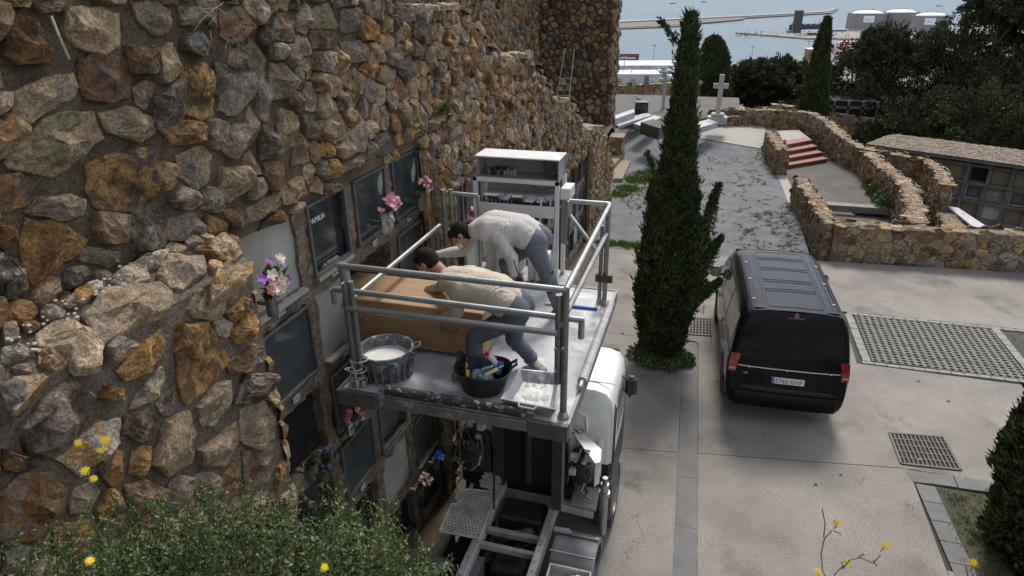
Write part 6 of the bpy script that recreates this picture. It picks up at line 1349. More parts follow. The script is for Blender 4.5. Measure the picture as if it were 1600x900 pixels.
for s in (-1, 1):
    for y in (.62, 1.55, 2.45): MB().box((s*.625-.025, y-.012, roofz(.62, y)+.004), (s*.625+.025, y+.012, roofz(.62, y)+.016), bev=.004).build('rail_cap', mat('cap_white', (.75, .75, .75), None, rough=.3), van)
    MB().box((s*.55-.10, .22, roofz(.55, .2)+.002), (s*.55+.10, .255, roofz(.55, .2)+.022), bev=.004).build('roof_bracket', vb_m, van)
    side_patch('side_window', s, .40, 1.55, 1.20, 1.66, .004, vg_m); side_patch('side_window', s, 1.72, 2.75, 1.20, 1.66, .004, vg_m); side_patch('side_window', s, 2.90, 3.6, 1.20, 1.64, .004, vg_m, yf=lambda t: (2.9, 3.95-.42*t))
    side_patch('slide_rail', s, .30, 1.60, 1.03, 1.05, .012, chr_m, nz=1); side_patch('waist_strip', s, 1.70, 3.9, 1.03, 1.045, .010, chr_m, nz=1)
    for y in (.36, .98, 1.6): side_patch('rail_clip', s, y-.015, y+.015, 1.02, 1.06, .018, chr_m, ny=1, nz=1)
    for y in (1.64, 2.83, 3.9): side_patch('door_seam', s, y-.005, y+.005, .42, 1.72 if y < 3.5 else 1.1, .0015, inkd_m, ny=1, nz=14)
    for y, z in ((1.80, .95), (3.0, .95)): MB().box((s*.965, y, z), (s*.99, y+.16, z+.03), bev=.008).build('door_handle', vp_m, van)
    for y in (.98, 4.17):
        side_patch('wheel_arch', s, y-.41, y+.41, .30, .72, .003, hole_m, yf=lambda t, y=y: (y-.41*math.cos(t*1.25), y+.41*math.cos(t*1.25)), nz=8)
        g_ = empty('wheel', (s*.825, y, .335)); g_.parent = van; M = Matrix.Rotation(s*PI/2, 4, 'Y'); r = .335; w_ = .225
        MB().lathe([(r*.68, -w_/2), (r*.95, -w_/2), (r, -w_*.36), (r, w_*.36), (r*.95, w_/2), (r*.68, w_/2)], n=32, M=M).build('tyre', rub_m, g_, smooth=True)
        MB().lathe([(0, w_*.2), (r*.2, w_*.25), (r*.3, w_*.15), (r*.6, w_*.3), (r*.68, w_*.48), (r*.68, -w_*.4)], n=24, M=M).build('rim', steel_m, g_, smooth=True)
    mo = empty('wing_mirror', (s*1.07, 3.72, 1.22)); mo.parent = van
    MB().box((-.10, -.06, -.10), (.10, .07, .10), bev=.04).build('housing', vb_m, mo); MB().box((-.16 if s > 0 else .05, -.02, -.06), (-.05 if s > 0 else .16, .03, -.02), bev=.01).build('arm', vb_m, mo)
    MB().box((-.085, -.066, -.08), (.085, -.058, .08), bev=.01).build('mirror_glass', chr_m, mo)
MB().add([(-.72, 3.58, 1.765), (.72, 3.58, 1.765), (.80, 4.34, 1.20), (-.80, 4.34, 1.20)], [(0, 1, 2, 3)]).build('windscreen', vg_m, van)
MB().tube([(-.5, -.02, .44), (-.44, -.06, .44)], .0, 4)
rear_patch('wiper', -.02, .40, 1.135, 1.15, .03, vb_m, nz=1, nx=4)
# ------------------------------------------------------------------ the two workers
def capsule(b, p, q, r0, r1, n=16, m=7):
    p = Vector(p); q = Vector(q); d = q-p; L = d.length
    if L < 1e-6: d = Vector((0, 0, 1)); L = 1e-4
    d = d.normalized(); u = d.orthogonal().normalized(); v = d.cross(u); V = []
    for i in range(1, m+1): t = PI/2*i/m; V.append((p-d*r0*math.cos(t), r0*math.sin(t)))
    for i in range(m, 0, -1): t = PI/2*i/m; V.append((q+d*r1*math.cos(t), r1*math.sin(t)))
    VV = [p-d*r0]; 
    for c_, r in V: VV += [c_+(u*math.cos(a)+v*math.sin(a))*r for a in (2*PI*j/n for j in range(n))]
    VV.append(q+d*r1); F = [(0, 1+(j+1) % n, 1+j) for j in range(n)]
    for i in range(len(V)-1): F += [(1+i*n+j, 1+i*n+(j+1) % n, 1+(i+1)*n+(j+1) % n, 1+(i+1)*n+j) for j in range(n)]
    e = len(VV)-1; F += [(e, 1+(len(V)-1)*n+j, 1+(len(V)-1)*n+(j+1) % n) for j in range(n)]
    b.add(VV, F)
def ellipsoid(b, c, M, r, n=20, m=12):
    V = [(0, 0, 1)]+[(math.sin(PI*i/m)*math.cos(2*PI*j/n), math.sin(PI*i/m)*math.sin(2*PI*j/n), math.cos(PI*i/m)) for i in range(1, m) for j in range(n)]+[(0, 0, -1)]
    F = [(0, 1+j, 1+(j+1) % n) for j in range(n)]+[(1+i*n+j, 1+(i+1)*n+j, 1+(i+1)*n+(j+1) % n, 1+i*n+(j+1) % n) for i in range(m-2) for j in range(n)]+[(len(V)-1, 1+(m-2)*n+(j+1) % n, 1+(m-2)*n+j) for j in range(n)]
    b.add([Vector(c)+M.to_3x3() @ Vector((x*r[0], y*r[1], z*r[2])) for x, y, z in V], F)
def flesh(name, b, voxel, smooth, m, parent, wr=None, origin=(0, 0, 0)):
    """fuses overlapping limbs into one continuous skin"""
    me = bpy.data.meshes.new(name); me.from_pydata([tuple(Vector(v)-Vector(origin)) for v in b.V], [], b.F)
    o = bpy.data.objects.new(name, me); COL.objects.link(o)
    md = o.modifiers.new('r', 'REMESH'); md.mode = 'VOXEL'; md.voxel_size = voxel; md.use_smooth_shade = True
    ms_ = o.modifiers.new('s', 'SMOOTH'); ms_.iterations = smooth; ms_.factor = .5
    me2 = bpy.data.meshes.new_from_object(o.evaluated_get(bpy.context.evaluated_depsgraph_get())); bpy.data.objects.remove(o); me2.name = name
    if wr:
        nv = len(me2.vertices); co = np.empty(nv*3, np.float32); me2.vertices.foreach_get('co', co); co = co.reshape(-1, 3); no = np.empty(nv*3, np.float32); me2.vertex_normals.foreach_get('vector', no); no = no.reshape(-1, 3)
        D = np.zeros(nv)
        for (c, ax, fr, amp, rad) in wr:
            d = co+np.array(origin)-np.array(c); ax = np.array(ax)/np.linalg.norm(ax); w_ = np.exp(-(d**2).sum(1)/(rad*rad))
            u = np.array([noise.noise(Vector(q)*7) for q in co+np.array(origin)])
            ph = d@ax*fr+u*7.5; D += w_*amp*1.0*((1-np.abs(np.sin(ph)))**2-.3)*np.clip(.55+1.6*np.array([noise.noise(Vector(q)*5+Vector((7, 3, 1))) for q in co+np.array(origin)]), 0, 1.2)
        D += np.array([noise.noise(Vector(q)*16) for q in co])*.0012+np.array([(.35-abs(noise.noise(Vector((q[0], q[1], q[2]*.55))*9)))*.010 for q in co])
        co = co+no*D[:, None]; me2.vertices.foreach_set('co', co.astype(np.float32).ravel())
    me2.polygons.foreach_set('use_smooth', [True]*len(me2.polygons)); me2.materials.clear(); me2.materials.append(m)
    return link(name, me2, parent)
skin_m = mat('skin', (.32, .155, .10), (.38, .19, .125), 14, .55, .0006, 90); hair_m = mat('black_hair', (.007, .006, .006), (.022, .017, .014), 55, .85, .006, 90, spec=.15); hairb_m = mat('dark_brown_hair', (.012, .008, .006), (.030, .018, .014), 55, .85, .006, 90, spec=.15)
shA_m = mat('cream_shirt', (.50, .435, .34), (.43, .37, .29), 5, .9, .0012, 160); shB_m = mat('pale_grey_shirt', (.50, .465, .435), (.43, .40, .37), 5, .9, .0012, 160)
trA_m = mat('slate_trousers', (.085, .095, .125), (.06, .068, .092), 7, .9, .0015, 140, spots=(.42, .42, .42), spot_scale=26, spot_amt=.12); trB_m = mat('grey_trousers', (.13, .14, .17), (.10, .105, .13), 7, .9, .0015, 140)
msk_m = mat('white_mask', (.62, .58, .50), (.55, .5, .43), 20, .8); shoe_m = mat('dusty_shoe', (.14, .135, .13), (.3, .29, .27), 16, .85); knee_m = mat('black_knee_patch', (.015, .016, .02), None, rough=.8)
def W(x, y, Y): return Vector([float(q) for q in PY(x, y, Y)])
def head(root, O, c, fwd, up, hm, r=.100, bald=0.):
    fwd = Vector(fwd).normalized(); up = Vector(up); up = (up-fwd*up.dot(fwd)).normalized(); rt = fwd.cross(up)
    M = Matrix((rt, fwd, up)).transposed().to_4x4(); P = lambda x, y, z: Vector(c)+rt*x*r+fwd*y*r+up*z*r
    return M, P
def hand(b, wrist, d, palm, side, curl=.6, L=.088):
    """palm block, four unequal bent fingers and a side thumb"""
    d = Vector(d).normalized(); palm = Vector(palm); palm = (palm-d*palm.dot(d)).normalized(); s = d.cross(palm)*side
    w = Vector(wrist)
    for k, off in enumerate((-.027, -.009, .009, .026)):
        capsule(b, w+s*off*.6, w+d*.078+s*off, .016, .0125, 10, 4)
        ln = (.062, .074, .078, .068)[k]; p = w+d*.078+s*off; dd = d.copy(); rr = .0092
        for j, f in enumerate((.46, .32, .22)):
            a = curl*(.5+.45*j); dd = (dd*math.cos(a)+palm*math.sin(a)).normalized(); pl_ = palm*math.cos(a)-d*math.sin(a); q = p+dd*ln*f; capsule(b, p, q, rr, rr*.9, 10, 4); p = q; rr *= .9
    t = (d*.55+s*.75+palm*.35).normalized(); p = w+d*.018+s*.024; q = p+t*.040; capsule(b, p, q, .0135, .011, 10, 4); q2 = q+(t*.5+d*.55+palm*.4).normalized()*.034; capsule(b, q, q2, .0105, .0085, 10, 4)
def worker(label, J, mats, wrk):
    shm, trm_, hm = mats; O = J['pelvis']; root = empty('person', (O.x, O.y, DZ+.003), 0, label, 'person'); o3 = Vector((O.x, O.y, DZ+.003))
    lat = J['lat'].normalized(); sp = [J['pelvis'], J['waist'], J['chest'], J['neck']]
    # skin: head with face, neck, forearms and hands in one surface
    hd = J['head']; M, P = head(root, O, hd, J['hfwd'], J['hup'], hm); b = MB()
    ellipsoid(b, P(0, -.12, .12), M, (.078, .098, .098)); ellipsoid(b, P(0, .22, -.30), M, (.060, .072, .085)); capsule(b, P(0, .45, -.75), P(0, .30, -.80), .034, .04)
    for s in (-1, 1):
        capsule(b, P(s*.38, .62, -.18), P(s*.5, .45, -.3), .022, .028); capsule(b, P(s*.12, .80, .16), P(s*.55, .66, .18), .013, .013)
        ellipsoid(b, P(s*.82, -.08, -.10), M, (.011, .020, .032)); ellipsoid(b, P(s*.86, -.02, .04), M, (.010, .016, .014))
        ellipsoid(b, P(s*.33, .74, .0), M, (.015, .010, .010))
    capsule(b, P(0, .82, .08), P(0, 1.0, -.25), .012, .018); ellipsoid(b, P(-.1, .93, -.28), M, (.010, .012, .009)); ellipsoid(b, P(.1, .93, -.28), M, (.010, .012, .009))
    capsule(b, P(-.2, .80, -.50), P(.2, .80, -.50), .012, .012); capsule(b, P(-.17, .78, -.58), P(.17, .78, -.58), .012, .012)
    capsule(b, P(0, -.35, -.35), J['neck'], .058, .062); capsule(b, J['neck'], J['chest'].lerp(J['neck'], .5), .062, .06)
    for k in ('L', 'R'):
        w_ = J['wri'+k]; e = J['elb'+k]; d = (w_-e).normalized(); capsule(b, e.lerp(w_, .5), w_, .034, .026); hand(b, w_, J.get('hd'+k, d), J.get('palm'+k, Vector((0, 0, -1))), 1 if k == 'L' else -1, J.get('curl'+k, .6))
    # a hidden spine and arms keep the body in one piece under the clothes
    for a, c_ in zip(sp, sp[1:]): capsule(b, a, c_, .07, .07)
    for k in ('L', 'R'): capsule(b, J['chest'].lerp(J['neck'], .5), J['sho'+k], .05, .045); capsule(b, J['sho'+k], J['elb'+k], .042, .036); capsule(b, J['elb'+k], J['wri'+k], .036, .027)
    flesh('body', b, .0055, 5, skin_m, root, origin=o3)
    # hair: a close cap that leaves the face free
    hb = MB(); ellipsoid(hb, P(0, -.20, .22), M, (.084, .098, .098)); ellipsoid(hb, P(0, -.50, -.12), M, (.074, .062, .085)); ellipsoid(hb, P(0, .30, .62), M, (.068, .062, .045))
    for s in (-1, 1): capsule(hb, P(s*.74, .10, .22), P(s*.76, .12, -.05), .014, .009)
    flesh('hair', hb, .006, 4, hm, root, origin=o3, wr=[(tuple(hd), (1, .3, .2), 220, .002, .3)])
    # mask with ear loops
    mb = MB(); ellipsoid(mb, P(0, .62, -.42), M, (.058, .042, .058)); flesh('mask', mb, .006, 2, msk_m, root, origin=o3)
    for s in (-1, 1):
        for z0, z1 in ((-.22, .12), (-.62, -.28)): MB().tube([P(s*.50, .72, z0)-o3, P(s*.78, .3, (z0+z1)/2)-o3, P(s*.90, -.10, z1)-o3], .0022, 5).build('ear_loop', msk_m, root)
    # shirt
    b = MB(); cw = J.get('cw', .085)
    for s in (-1, 1):
        p0_ = J['pelvis'].lerp(J['waist'], .45); capsule(b, p0_+lat*s*.07, J['waist']+lat*s*.07, .124, .124); capsule(b, J['waist']+lat*s*.075, J['chest']+lat*s*cw, .122, .128); capsule(b, J['chest']+lat*s*cw, J['neck'].lerp(J['chest'], .30)+lat*s*.07, .122, .085)
    dn_ = (J['chest']-J['waist']).cross(lat).normalized()*.012
    if dn_.z < 0: dn_ = -dn_
    capsule(b, J['pelvis'].lerp(J['waist'], .45)+dn_, J['waist']+dn_, .126, .126); capsule(b, J['waist']+dn_, J['chest']+dn_, .126, .134); capsule(b, J['chest']+dn_, J['neck'].lerp(J['chest'], .35), .134, .10)
    for k in ('L', 'R'):
        s_ = J['sho'+k]; e = J['elb'+k]; w_ = J['wri'+k]; capsule(b, J['chest'].lerp(s_, .55), s_, .105, .078); capsule(b, s_, e, .074, .058); capsule(b, e, e.lerp(w_, .88), .058, .040)
    capsule(b, J['neck'].lerp(J['chest'], .25), J['neck'].lerp(hd, .12), .078, .066)
    flesh('shirt', b, .0085, 7, shm, root, origin=o3, wr=wrk['shirt'])
    # trousers
    b = MB()
    for s in (-1, 1): capsule(b, J['pelvis']+lat*s*.065, J['pelvis'].lerp(J['waist'], .55)+lat*s*.055, .126, .116)
    for k in ('L', 'R'):
        h_ = J['hip'+k]; kn = J['kne'+k]; an = J['ank'+k]; capsule(b, J['pelvis'].lerp(h_, .5), h_, .122, .105); capsule(b, h_, kn, .100, .072); capsule(b, kn, kn.lerp(an, .35), .070, .066); capsule(b, kn.lerp(an, .35), an, .066, .056)
    flesh('trousers', b, .0085, 6, trm_, root, origin=o3, wr=wrk['trousers'])
    for k in ('L', 'R'):
        if J.get('patch'): b = MB(); kn = J['kne'+k]; capsule(b, kn.lerp(J['hip'+k], .18), kn.lerp(J['ank'+k], .28), .0765, .0715); flesh('knee_patch', b, .010, 4, knee_m, root, origin=o3)
        an = J['ank'+k]; f_ = J['toe'+k]; b = MB(); z0 = DZ+.035; a0 = Vector((an.x, an.y, z0+.012))-(f_-an).normalized()*.04; t0 = Vector((f_.x, f_.y, z0))
        capsule(b, a0, t0, .040, .034); capsule(b, Vector((an.x, an.y, z0+.06)), a0, .042, .042); side_ = (t0-a0).cross(Vector((0, 0, 1))).normalized()*.012; capsule(b, a0+side_, t0+side_, .034, .032); capsule(b, a0-side_, t0-side_, .034, .032)
        flesh('shoe', b, .007, 4, shoe_m, root, origin=o3)
    return root
V3 = Vector
J = dict(pelvis=W(808, 482, 4.66), waist=W(776, 456, 4.68), chest=W(727, 444, 4.72), neck=W(696, 432, 4.78), head=W(667, 409, 4.80), hfwd=(-.72, .10, -.62), hup=(-.62, .02, .76), lat=V3((.05, 1, 0)), up=V3((.3, 0, .9)),
         shoL=W(716, 447, 4.58), elbL=W(714, 488, 4.62), wriL=W(694, 492, 4.735), shoR=W(706, 430, 4.93), elbR=W(690, 448, 5.05), wriR=W(668, 452, 5.10),
         hdL=V3((-.8, .35, -.25)), palmL=V3((0, .2, -1)), hdR=V3((-.8, 0, -.4)), curlL=.45, curlR=.5,
         hipL=W(792, 500, 4.58), kneL=W(742, 527, 4.52), ankL=W(738, 585, 4.46), toeL=W(712, 602, 4.44), hipR=W(806, 488, 4.76), kneR=W(803, 530, 4.80), ankR=W(830, 566, 4.80), toeR=W(848, 578, 4.72))
J['ankL'].z = DZ+.10; J['ankR'].z = DZ+.10
axA = (J['chest']-J['pelvis']).normalized()
worker('man in cream shirt bent double over the near side of the coffin', J, (shA_m, trA_m, hairb_m),
       dict(shirt=[(tuple(J['waist']), tuple(axA), 62, .014, .30), (tuple(J['shoL']), (.6, .2, .8), 70, .009, .16), (tuple(J['elbL']), (0, 0, 1), 90, .008, .10)], trousers=[(tuple(J['hipL']), (.5, 0, 1), 60, .010, .16), (tuple(J['kneL']), (0, 0, 1), 70, .010, .14), (tuple(J['kneR']), (.3, 0, 1), 70, .010, .14), (tuple(J['ankL']), (0, 0, 1), 90, .010, .12), (tuple(J['ankR']), (0, 0, 1), 90, .010, .12)]))
J = dict(pelvis=W(838, 374, 5.80), waist=W(812, 358, 5.78), chest=W(768, 353, 5.72), neck=W(742, 358, 5.66), head=W(719, 367, 5.58), hfwd=(-.62, -.32, -.72), hup=(-.70, -.05, .68), lat=V3((.12, 1, 0)), up=V3((.2, 0, .9)),
         shoL=W(776, 368, 5.58), elbL=W(800, 405, 5.52), wriL=W(803, 434, 5.42), shoR=W(748, 356, 5.86), elbR=W(722, 392, 5.80), wriR=W(680, 398, 5.62),
         hdL=V3((-.35, -.2, -.9)), palmL=V3((-1, .1, .2)), hdR=V3((-.8, -.3, -.4)), curlL=.7, curlR=.6,
         hipL=W(836, 388, 5.70), kneL=W(858, 436, 5.66), ankL=W(872, 474, 5.82), toeL=W(866, 486, 5.80), hipR=W(828, 380, 5.92), kneR=W(790, 410, 5.85), ankR=W(802, 452, 6.0), toeR=W(784, 458, 6.0), patch=True, cw=.09)
J['ankL'].z = DZ+.10; J['ankR'].z = DZ+.10
axB = (J['chest']-J['pelvis']).normalized()
worker('masked man in pale grey shirt leaning over the far side of the coffin', J, (shB_m, trB_m, hair_m),
       dict(shirt=[(tuple(J['waist']), tuple(axB), 58, .015, .30), (tuple(J['shoL']), (.5, .2, -.8), 65, .010, .16), (tuple(J['elbL']), (.3, 0, 1), 80, .009, .12)], trousers=[(tuple(J['hipL']), (.3, 0, 1), 60, .010, .16), (tuple(J['kneL']), (.3, 0, 1), 70, .008, .12), (tuple(J['kneR']), (0, 0, 1), 70, .010, .14), (tuple(J['ankL']), (0, 0, 1), 90, .010, .12)]))
p = W(812, 440, 5.40); o = empty('radio_pouch', tuple(p), 0, 'black pouch with a strap hanging at the far worker\'s hand', 'pouch'); MB().box((-.03, -.025, -.07), (.035, .025, .05), bev=.012).build('case', blk_m, o); MB().tube([(0, 0, .04), (-.03, 0, .12), (-.06, .02, .20)], .006, 6).build('strap', blk_m, o)
# ------------------------------------------------------------------ drains and paver patch
iron_m = mat('drain_iron', (.06, .055, .05), (.11, .09, .07), 14, .6, .001, 60, metal=.5)
panel([(-.2, 11.9), (.43, 11.9), (.43, 13.05), (-.2, 13.05)], strip_m, 'strip_slab')
def grate(A, B, C, D, nx_, ny_, label, z=.004):
    """quad A (near left) B (near right) C D: frame, slotted bars over a dark sheet painted as void"""
    A, B, C, D = [np.array([*p, 0.]) for p in (A, B, C, D)]; c = (A+B+C+D)/4; root = empty('drain_grate', (c[0], c[1], z), 0, label, 'drain grate')
    P = lambda u, v: (A*(1-u)+B*u)*(1-v)+(D*(1-u)+C*u)*v-c
    MB().slab([tuple(P(u, v)+np.array([0, 0, .002])) for u, v in ((0, 0), (1, 0), (1, 1), (0, 1))], .004).build('pit_shade', hole_m, root)  # near-black sheet on the concrete paints the shade of a pit
    def bar(u0, v0, u1, v1, w_, h_, nm, m=iron_m):
        p, q = P(u0, v0), P(u1, v1); d = (q-p)/np.linalg.norm(q-p); n_ = np.array([-d[1], d[0], 0])*w_/2; pts = [p-n_, q-n_, q+n_, p+n_]
        MB().slab([(x[0], x[1], h_) for x in pts], h_-.002).build(nm, m, root)
    for a in ((0, 0, 1, 0), (1, 0, 1, 1), (1, 1, 0, 1), (0, 1, 0, 0)): bar(*a, .035, .016, 'frame')
    for j in range(1, ny_): bar(.01, j/ny_, .99, j/ny_, .018, .014, 'cross_bar')
    for i in range(1, nx_): bar(i/nx_, .01, i/nx_, .99, .022, .012, 'bar')
grate((.0, 12.2), (.44, 12.26), (.42, 13.02), (-.02, 12.93), 7, 6, 'small square iron drain grate between the tall cypress and the van')
grate((3.14, 8.98), (3.92, 9.05), (3.89, 9.83), (3.13, 9.73), 13, 5, 'larger iron drain grate with a yellow leaf on it, near the grey edging slabs')
yl = MB().add([(0, 0, 0), (.03, .012, .008), (.055, 0, .003), (.03, -.012, .006)], [(0, 1, 2, 3)]).build('leaf', mat('yellow_leaf', (.45, .45, .12)), loc=(3.38, 9.12, .026)); tag(yl, 'yellowish leaf lying on the larger drain grate', 'leaf')
bed = MB().slab([(3.0, 11.86, -.028), (9, 11.80, -.028), (9, 14.22, -.028), (3.0, 14.12, -.028)], .03).build('paver_bed', mat('gritty_soil', (.05, .052, .036), (.09, .085, .07), 9, .95, .02, 40), kind='structure')
pav_m = mat('paver_concrete', (.20, .19, .165), (.13, .125, .108), 6, .9, .003, 60, spots=(.13, .13, .09), spot_scale=8, spot_amt=.3); sett_m = mat('pale_sett', (.27, .265, .25), (.20, .195, .185), 5, .85, .003, 50)
pv = tag(empty('paver_patch', (3.2, 12.0, 0)), 'patch of grass-grid concrete pavers edged with pale setts beside the van', 'paving')
ca, cb_ = .125, .098; b = MB(); NC = 4
for i in range(NC):
    for j in range(NC):
        x0, y0 = i*ca, j*cb_; cx0_, cy0_ = x0+ca/2, y0+cb_/2; hx_, hy_ = ca*.43, cb_*.42; e = .002
        O_ = [(x0+e*(i == 0), y0+e*(j == 0)), (x0+ca-e*(i == NC-1), y0+e*(j == 0)), (x0+ca-e*(i == NC-1), y0+cb_-e*(j == NC-1)), (x0+e*(i == 0), y0+cb_-e*(j == NC-1))]
        H_ = [(cx0_-hx_, cy0_-hy_*.25), (cx0_+hx_*.15, cy0_-hy_), (cx0_+hx_, cy0_+hy_*.25), (cx0_-hx_*.15, cy0_+hy_)]
        V = [(x, y, 0) for x, y in O_]+[(x, y, .0) for x, y in H_]+[(x, y, -.03) for x, y in H_]
        b.add(V, [(0, 1, 5, 4), (1, 2, 6, 5), (2, 3, 7, 6), (3, 0, 4, 7), (4, 5, 9, 8), (5, 6, 10, 9), (6, 7, 11, 10), (7, 4, 8, 11)])
pm0 = b.build('paver', pav_m, pv); pm0.location = (.09, .05, -.002)
for i in range(5):
    for j in range(5):
        if i or j: c_ = pm0.copy(); COL.objects.link(c_); c_.location = (.09+i*.501, .05+j*.394, -.002+random.uniform(-.004, .003)); c_.rotation_euler = (random.uniform(-.006, .006), random.uniform(-.006, .006), random.uniform(-.012, .012))
def setts(p0, p1, w_, n):
    p0 = np.array([*p0, 0.]); p1 = np.array([*p1, 0.]); d = (p1-p0)/n; nn_ = np.array([-d[1], d[0], 0])/np.linalg.norm(d)*w_
    for i in range(n):
        a = p0+d*(i+.03)+nn_*random.uniform(-.04, .04); e = p0+d*(i+.97)+nn_*random.uniform(-.04, .04); z = random.uniform(.002, .008)
        MB().slab([(q[0]-3.2, q[1]-12., z) for q in (a, e, e+nn_, a+nn_)], .04).build('sett', sett_m, pv)
setts((3.10, 11.90), (5.80, 11.93), .09, 13); setts((3.14, 14.00), (8.9, 14.10), .09, 26); setts((3.26, 12.0), (3.24, 14.0), .14, 9); setts((5.98, 11.95), (5.94, 14.05), .14, 9)
def tufts(name, label, spots, hgt, m, blade=.006, n_per=14, spread=.06, zf=lambda x, y: 0.):
    V = []; k = 0
    for (x, y, r, n) in spots:
        for _ in range(n):
            a = random.uniform(0, 2*PI); q = r*(math.sqrt(random.random())*.4+abs(random.gauss(0, .55))); cx1, cy1 = x+q*math.cos(a), y+q*math.sin(a)
            for _ in range(n_per):
                u = random.uniform(0, 2*PI); h_ = hgt*random.uniform(.4, 1.2); dx, dy = random.gauss(0, spread*.5), random.gauss(0, spread*.5); bx, by = cx1+random.gauss(0, spread*.5), cy1+random.gauss(0, spread*.5); z = zf(bx, by)
                V += [(bx-blade*math.cos(u), by-blade*math.sin(u), z), (bx+blade*math.cos(u), by+blade*math.sin(u), z), (bx+dx, by+dy, z+h_)]
    F = np.arange(len(V)).reshape(-1, 3); o = link(name, mesh_np(name, V, F, m), kind='stuff'); return o
def gzz(x, y): return gz(y)+.004 if y > 17 else 0
random.seed(4)
tufts('grass_patch', '', [(-2.35, 23.6, .5, 320), (-2.1, 24.6, .4, 220), (-2.5, 22.4, .42, 200), (-2.75, 21.6, .35, 120), (-2.2, 22.0, .5, 25), (-2.0, 21.0, .7, 16), (-1.6, 20.2, .6, 8)]+[(-2.6+.35*i, 16.85+.03*i, .2, 16) for i in range(5)]+[(-2.5+.3*i, 16.9+.03*i, .22, 40) for i in range(4)], .09, grass_m, .007, zf=gzz)
tufts('yard_weeds', '', [(2.45-.1*math.sin(i), 17.6+i*.35, .22, 9) for i in range(13)]+[(1.95+.05*i, 28.4-i*.4, .25, 12) for i in range(6)]+[(random.uniform(-.8, 2.4), random.uniform(17.4, 28), .16, 3) for _ in range(110)]+[(random.uniform(1.2, 2.4), random.uniform(17.4, 21), .16, 4) for _ in range(26)], .05, grassd_m, .006, zf=gzz)
tufts('bed_grass', '', [(3.9, 7.9, .5, 60), (4.3, 8.3, .35, 30), (3.75, 7.2, .3, 30), (3.72, 8.35, .2, 18), (4.8, 8.0, .8, 60), (3.9, 7.6, .4, 30)], .045, grassd_m, .005, zf=lambda x, y: -.012)
tufts('paver_grass', '', [(random.uniform(3.3, 5.8), random.uniform(12.1, 13.95), .05, 1) for _ in range(420)]+[(6.6, 13.4, .55, 60), (7.2, 12.8, .8, 60), (6.3, 12.4, .3, 20)], .022, grassd_m, .004, n_per=9, spread=.03, zf=lambda x, y: -.025)
bush('wall_weed', 'green weeds growing at the foot of the divider wall above the dark landing', [(5.25, 23.2, 0), (5.32, 24.4, 0, .22), (5.30, 23.6, 0, .22), (5.34, 22.8, 0, .25), (5.38, 22.3, 0, .25)], .38, 700, .06, mat('weed_leaf', (.07, .13, .03), (.12, .18, .05), 5, .6), 'weeds')
for i, (x, y, X, r, lab) in enumerate(((694, 178, -2.86, .06, 'small green tuft growing from the retaining wall above the second niche bank'), (1000, 0, 0, 0, ''))):
    if r: p = PX(x, y, X); bush('wall_plant', lab, [tuple(map(float, p))]+[(float(p[0]), float(p[1]), float(p[2]), r)], .10, 160, .035, ivy_m, 'plant')
# ------------------------------------------------------------------ small stones at the tower foot, ladder
pale_st = mat('pale_block_stone', (.30, .24, .17), (.22, .17, .12), 3, .9, .01, 20)
sb_ = empty('block_pier', (-3.55, 26.3, 0), 0, 'short square masonry pier at the foot of the stone tower', 'stone pier')
MB().box((-.28, -.28, 0), (.28, .5, .95)).build('core', mortar_l, sb_)
stonework(sb_, [dict(map=lambda u, v, w: (-3.83+u, 26.02-w, v), ulen=.56, vlen=.95, size=.16, h=.03, gap=.008), dict(map=lambda u, v, w: (-3.27+w, 26.02+u, v), ulen=.78, vlen=.95, size=.16, h=.03, gap=.008)], MIXB, stone_far, 60, off=(-3.55, 26.3, 0), seed=41)
MB().slab([(-.31, -.31, 1.0), (.31, -.31, 1.0), (.31, .53, 1.0), (-.31, .53, 1.0)], .05).build('cap', pale_st, sb_)
for i, (P4_, h_, lab) in enumerate(((((-3.75, 23.4), (-3.38, 23.4), (-3.28, 26.0), (-3.7, 26.0)), .30, 'upper pale stone bench slab beside the tower pier'), (((-3.36, 23.1), (-2.85, 23.2), (-2.9, 25.9), (-3.26, 25.9)), .14, 'lower pale stone slab beside the bright grass'))):
    o = empty('stone_step', (P4_[0][0], P4_[0][1], 0), 0, lab, 'stone slab'); MB().slab([(x-P4_[0][0], y-P4_[0][1], h_) for x, y in P4_], h_).build('slab', pale_st, o)
ld = empty('ladder', (-3.25, 13.35, 4.3), 0, 'light aluminium ladder standing on the stepped wall top before the tower', 'ladder')
la, lb_, lc, ld_ = [np.array([float(q) for q in PY(x, y, 13.35)]) for x, y in ((869, 154), (889, 154), (874, 80), (889, 80))]
o_ = np.array([-3.25, 13.35, 4.3]); MB().tube([tuple(la-o_), tuple(lc-o_+np.array([0, .5, 0]))], .009, 6).build('rail', steel_m, ld); MB().tube([tuple(lb_-o_), tuple(ld_-o_+np.array([0, .5, 0]))], .009, 6).build('rail', steel_m, ld)
for i in range(4):
    t = .06+i*.115; p_ = la*(1-t)+lc*t-o_+np.array([0, .5*t, 0]); q_ = lb_*(1-t)+ld_*t-o_+np.array([0, .5*t, 0]); MB().tube([tuple(p_), tuple(q_)], .010, 6).build('rung', steel_m, ld)
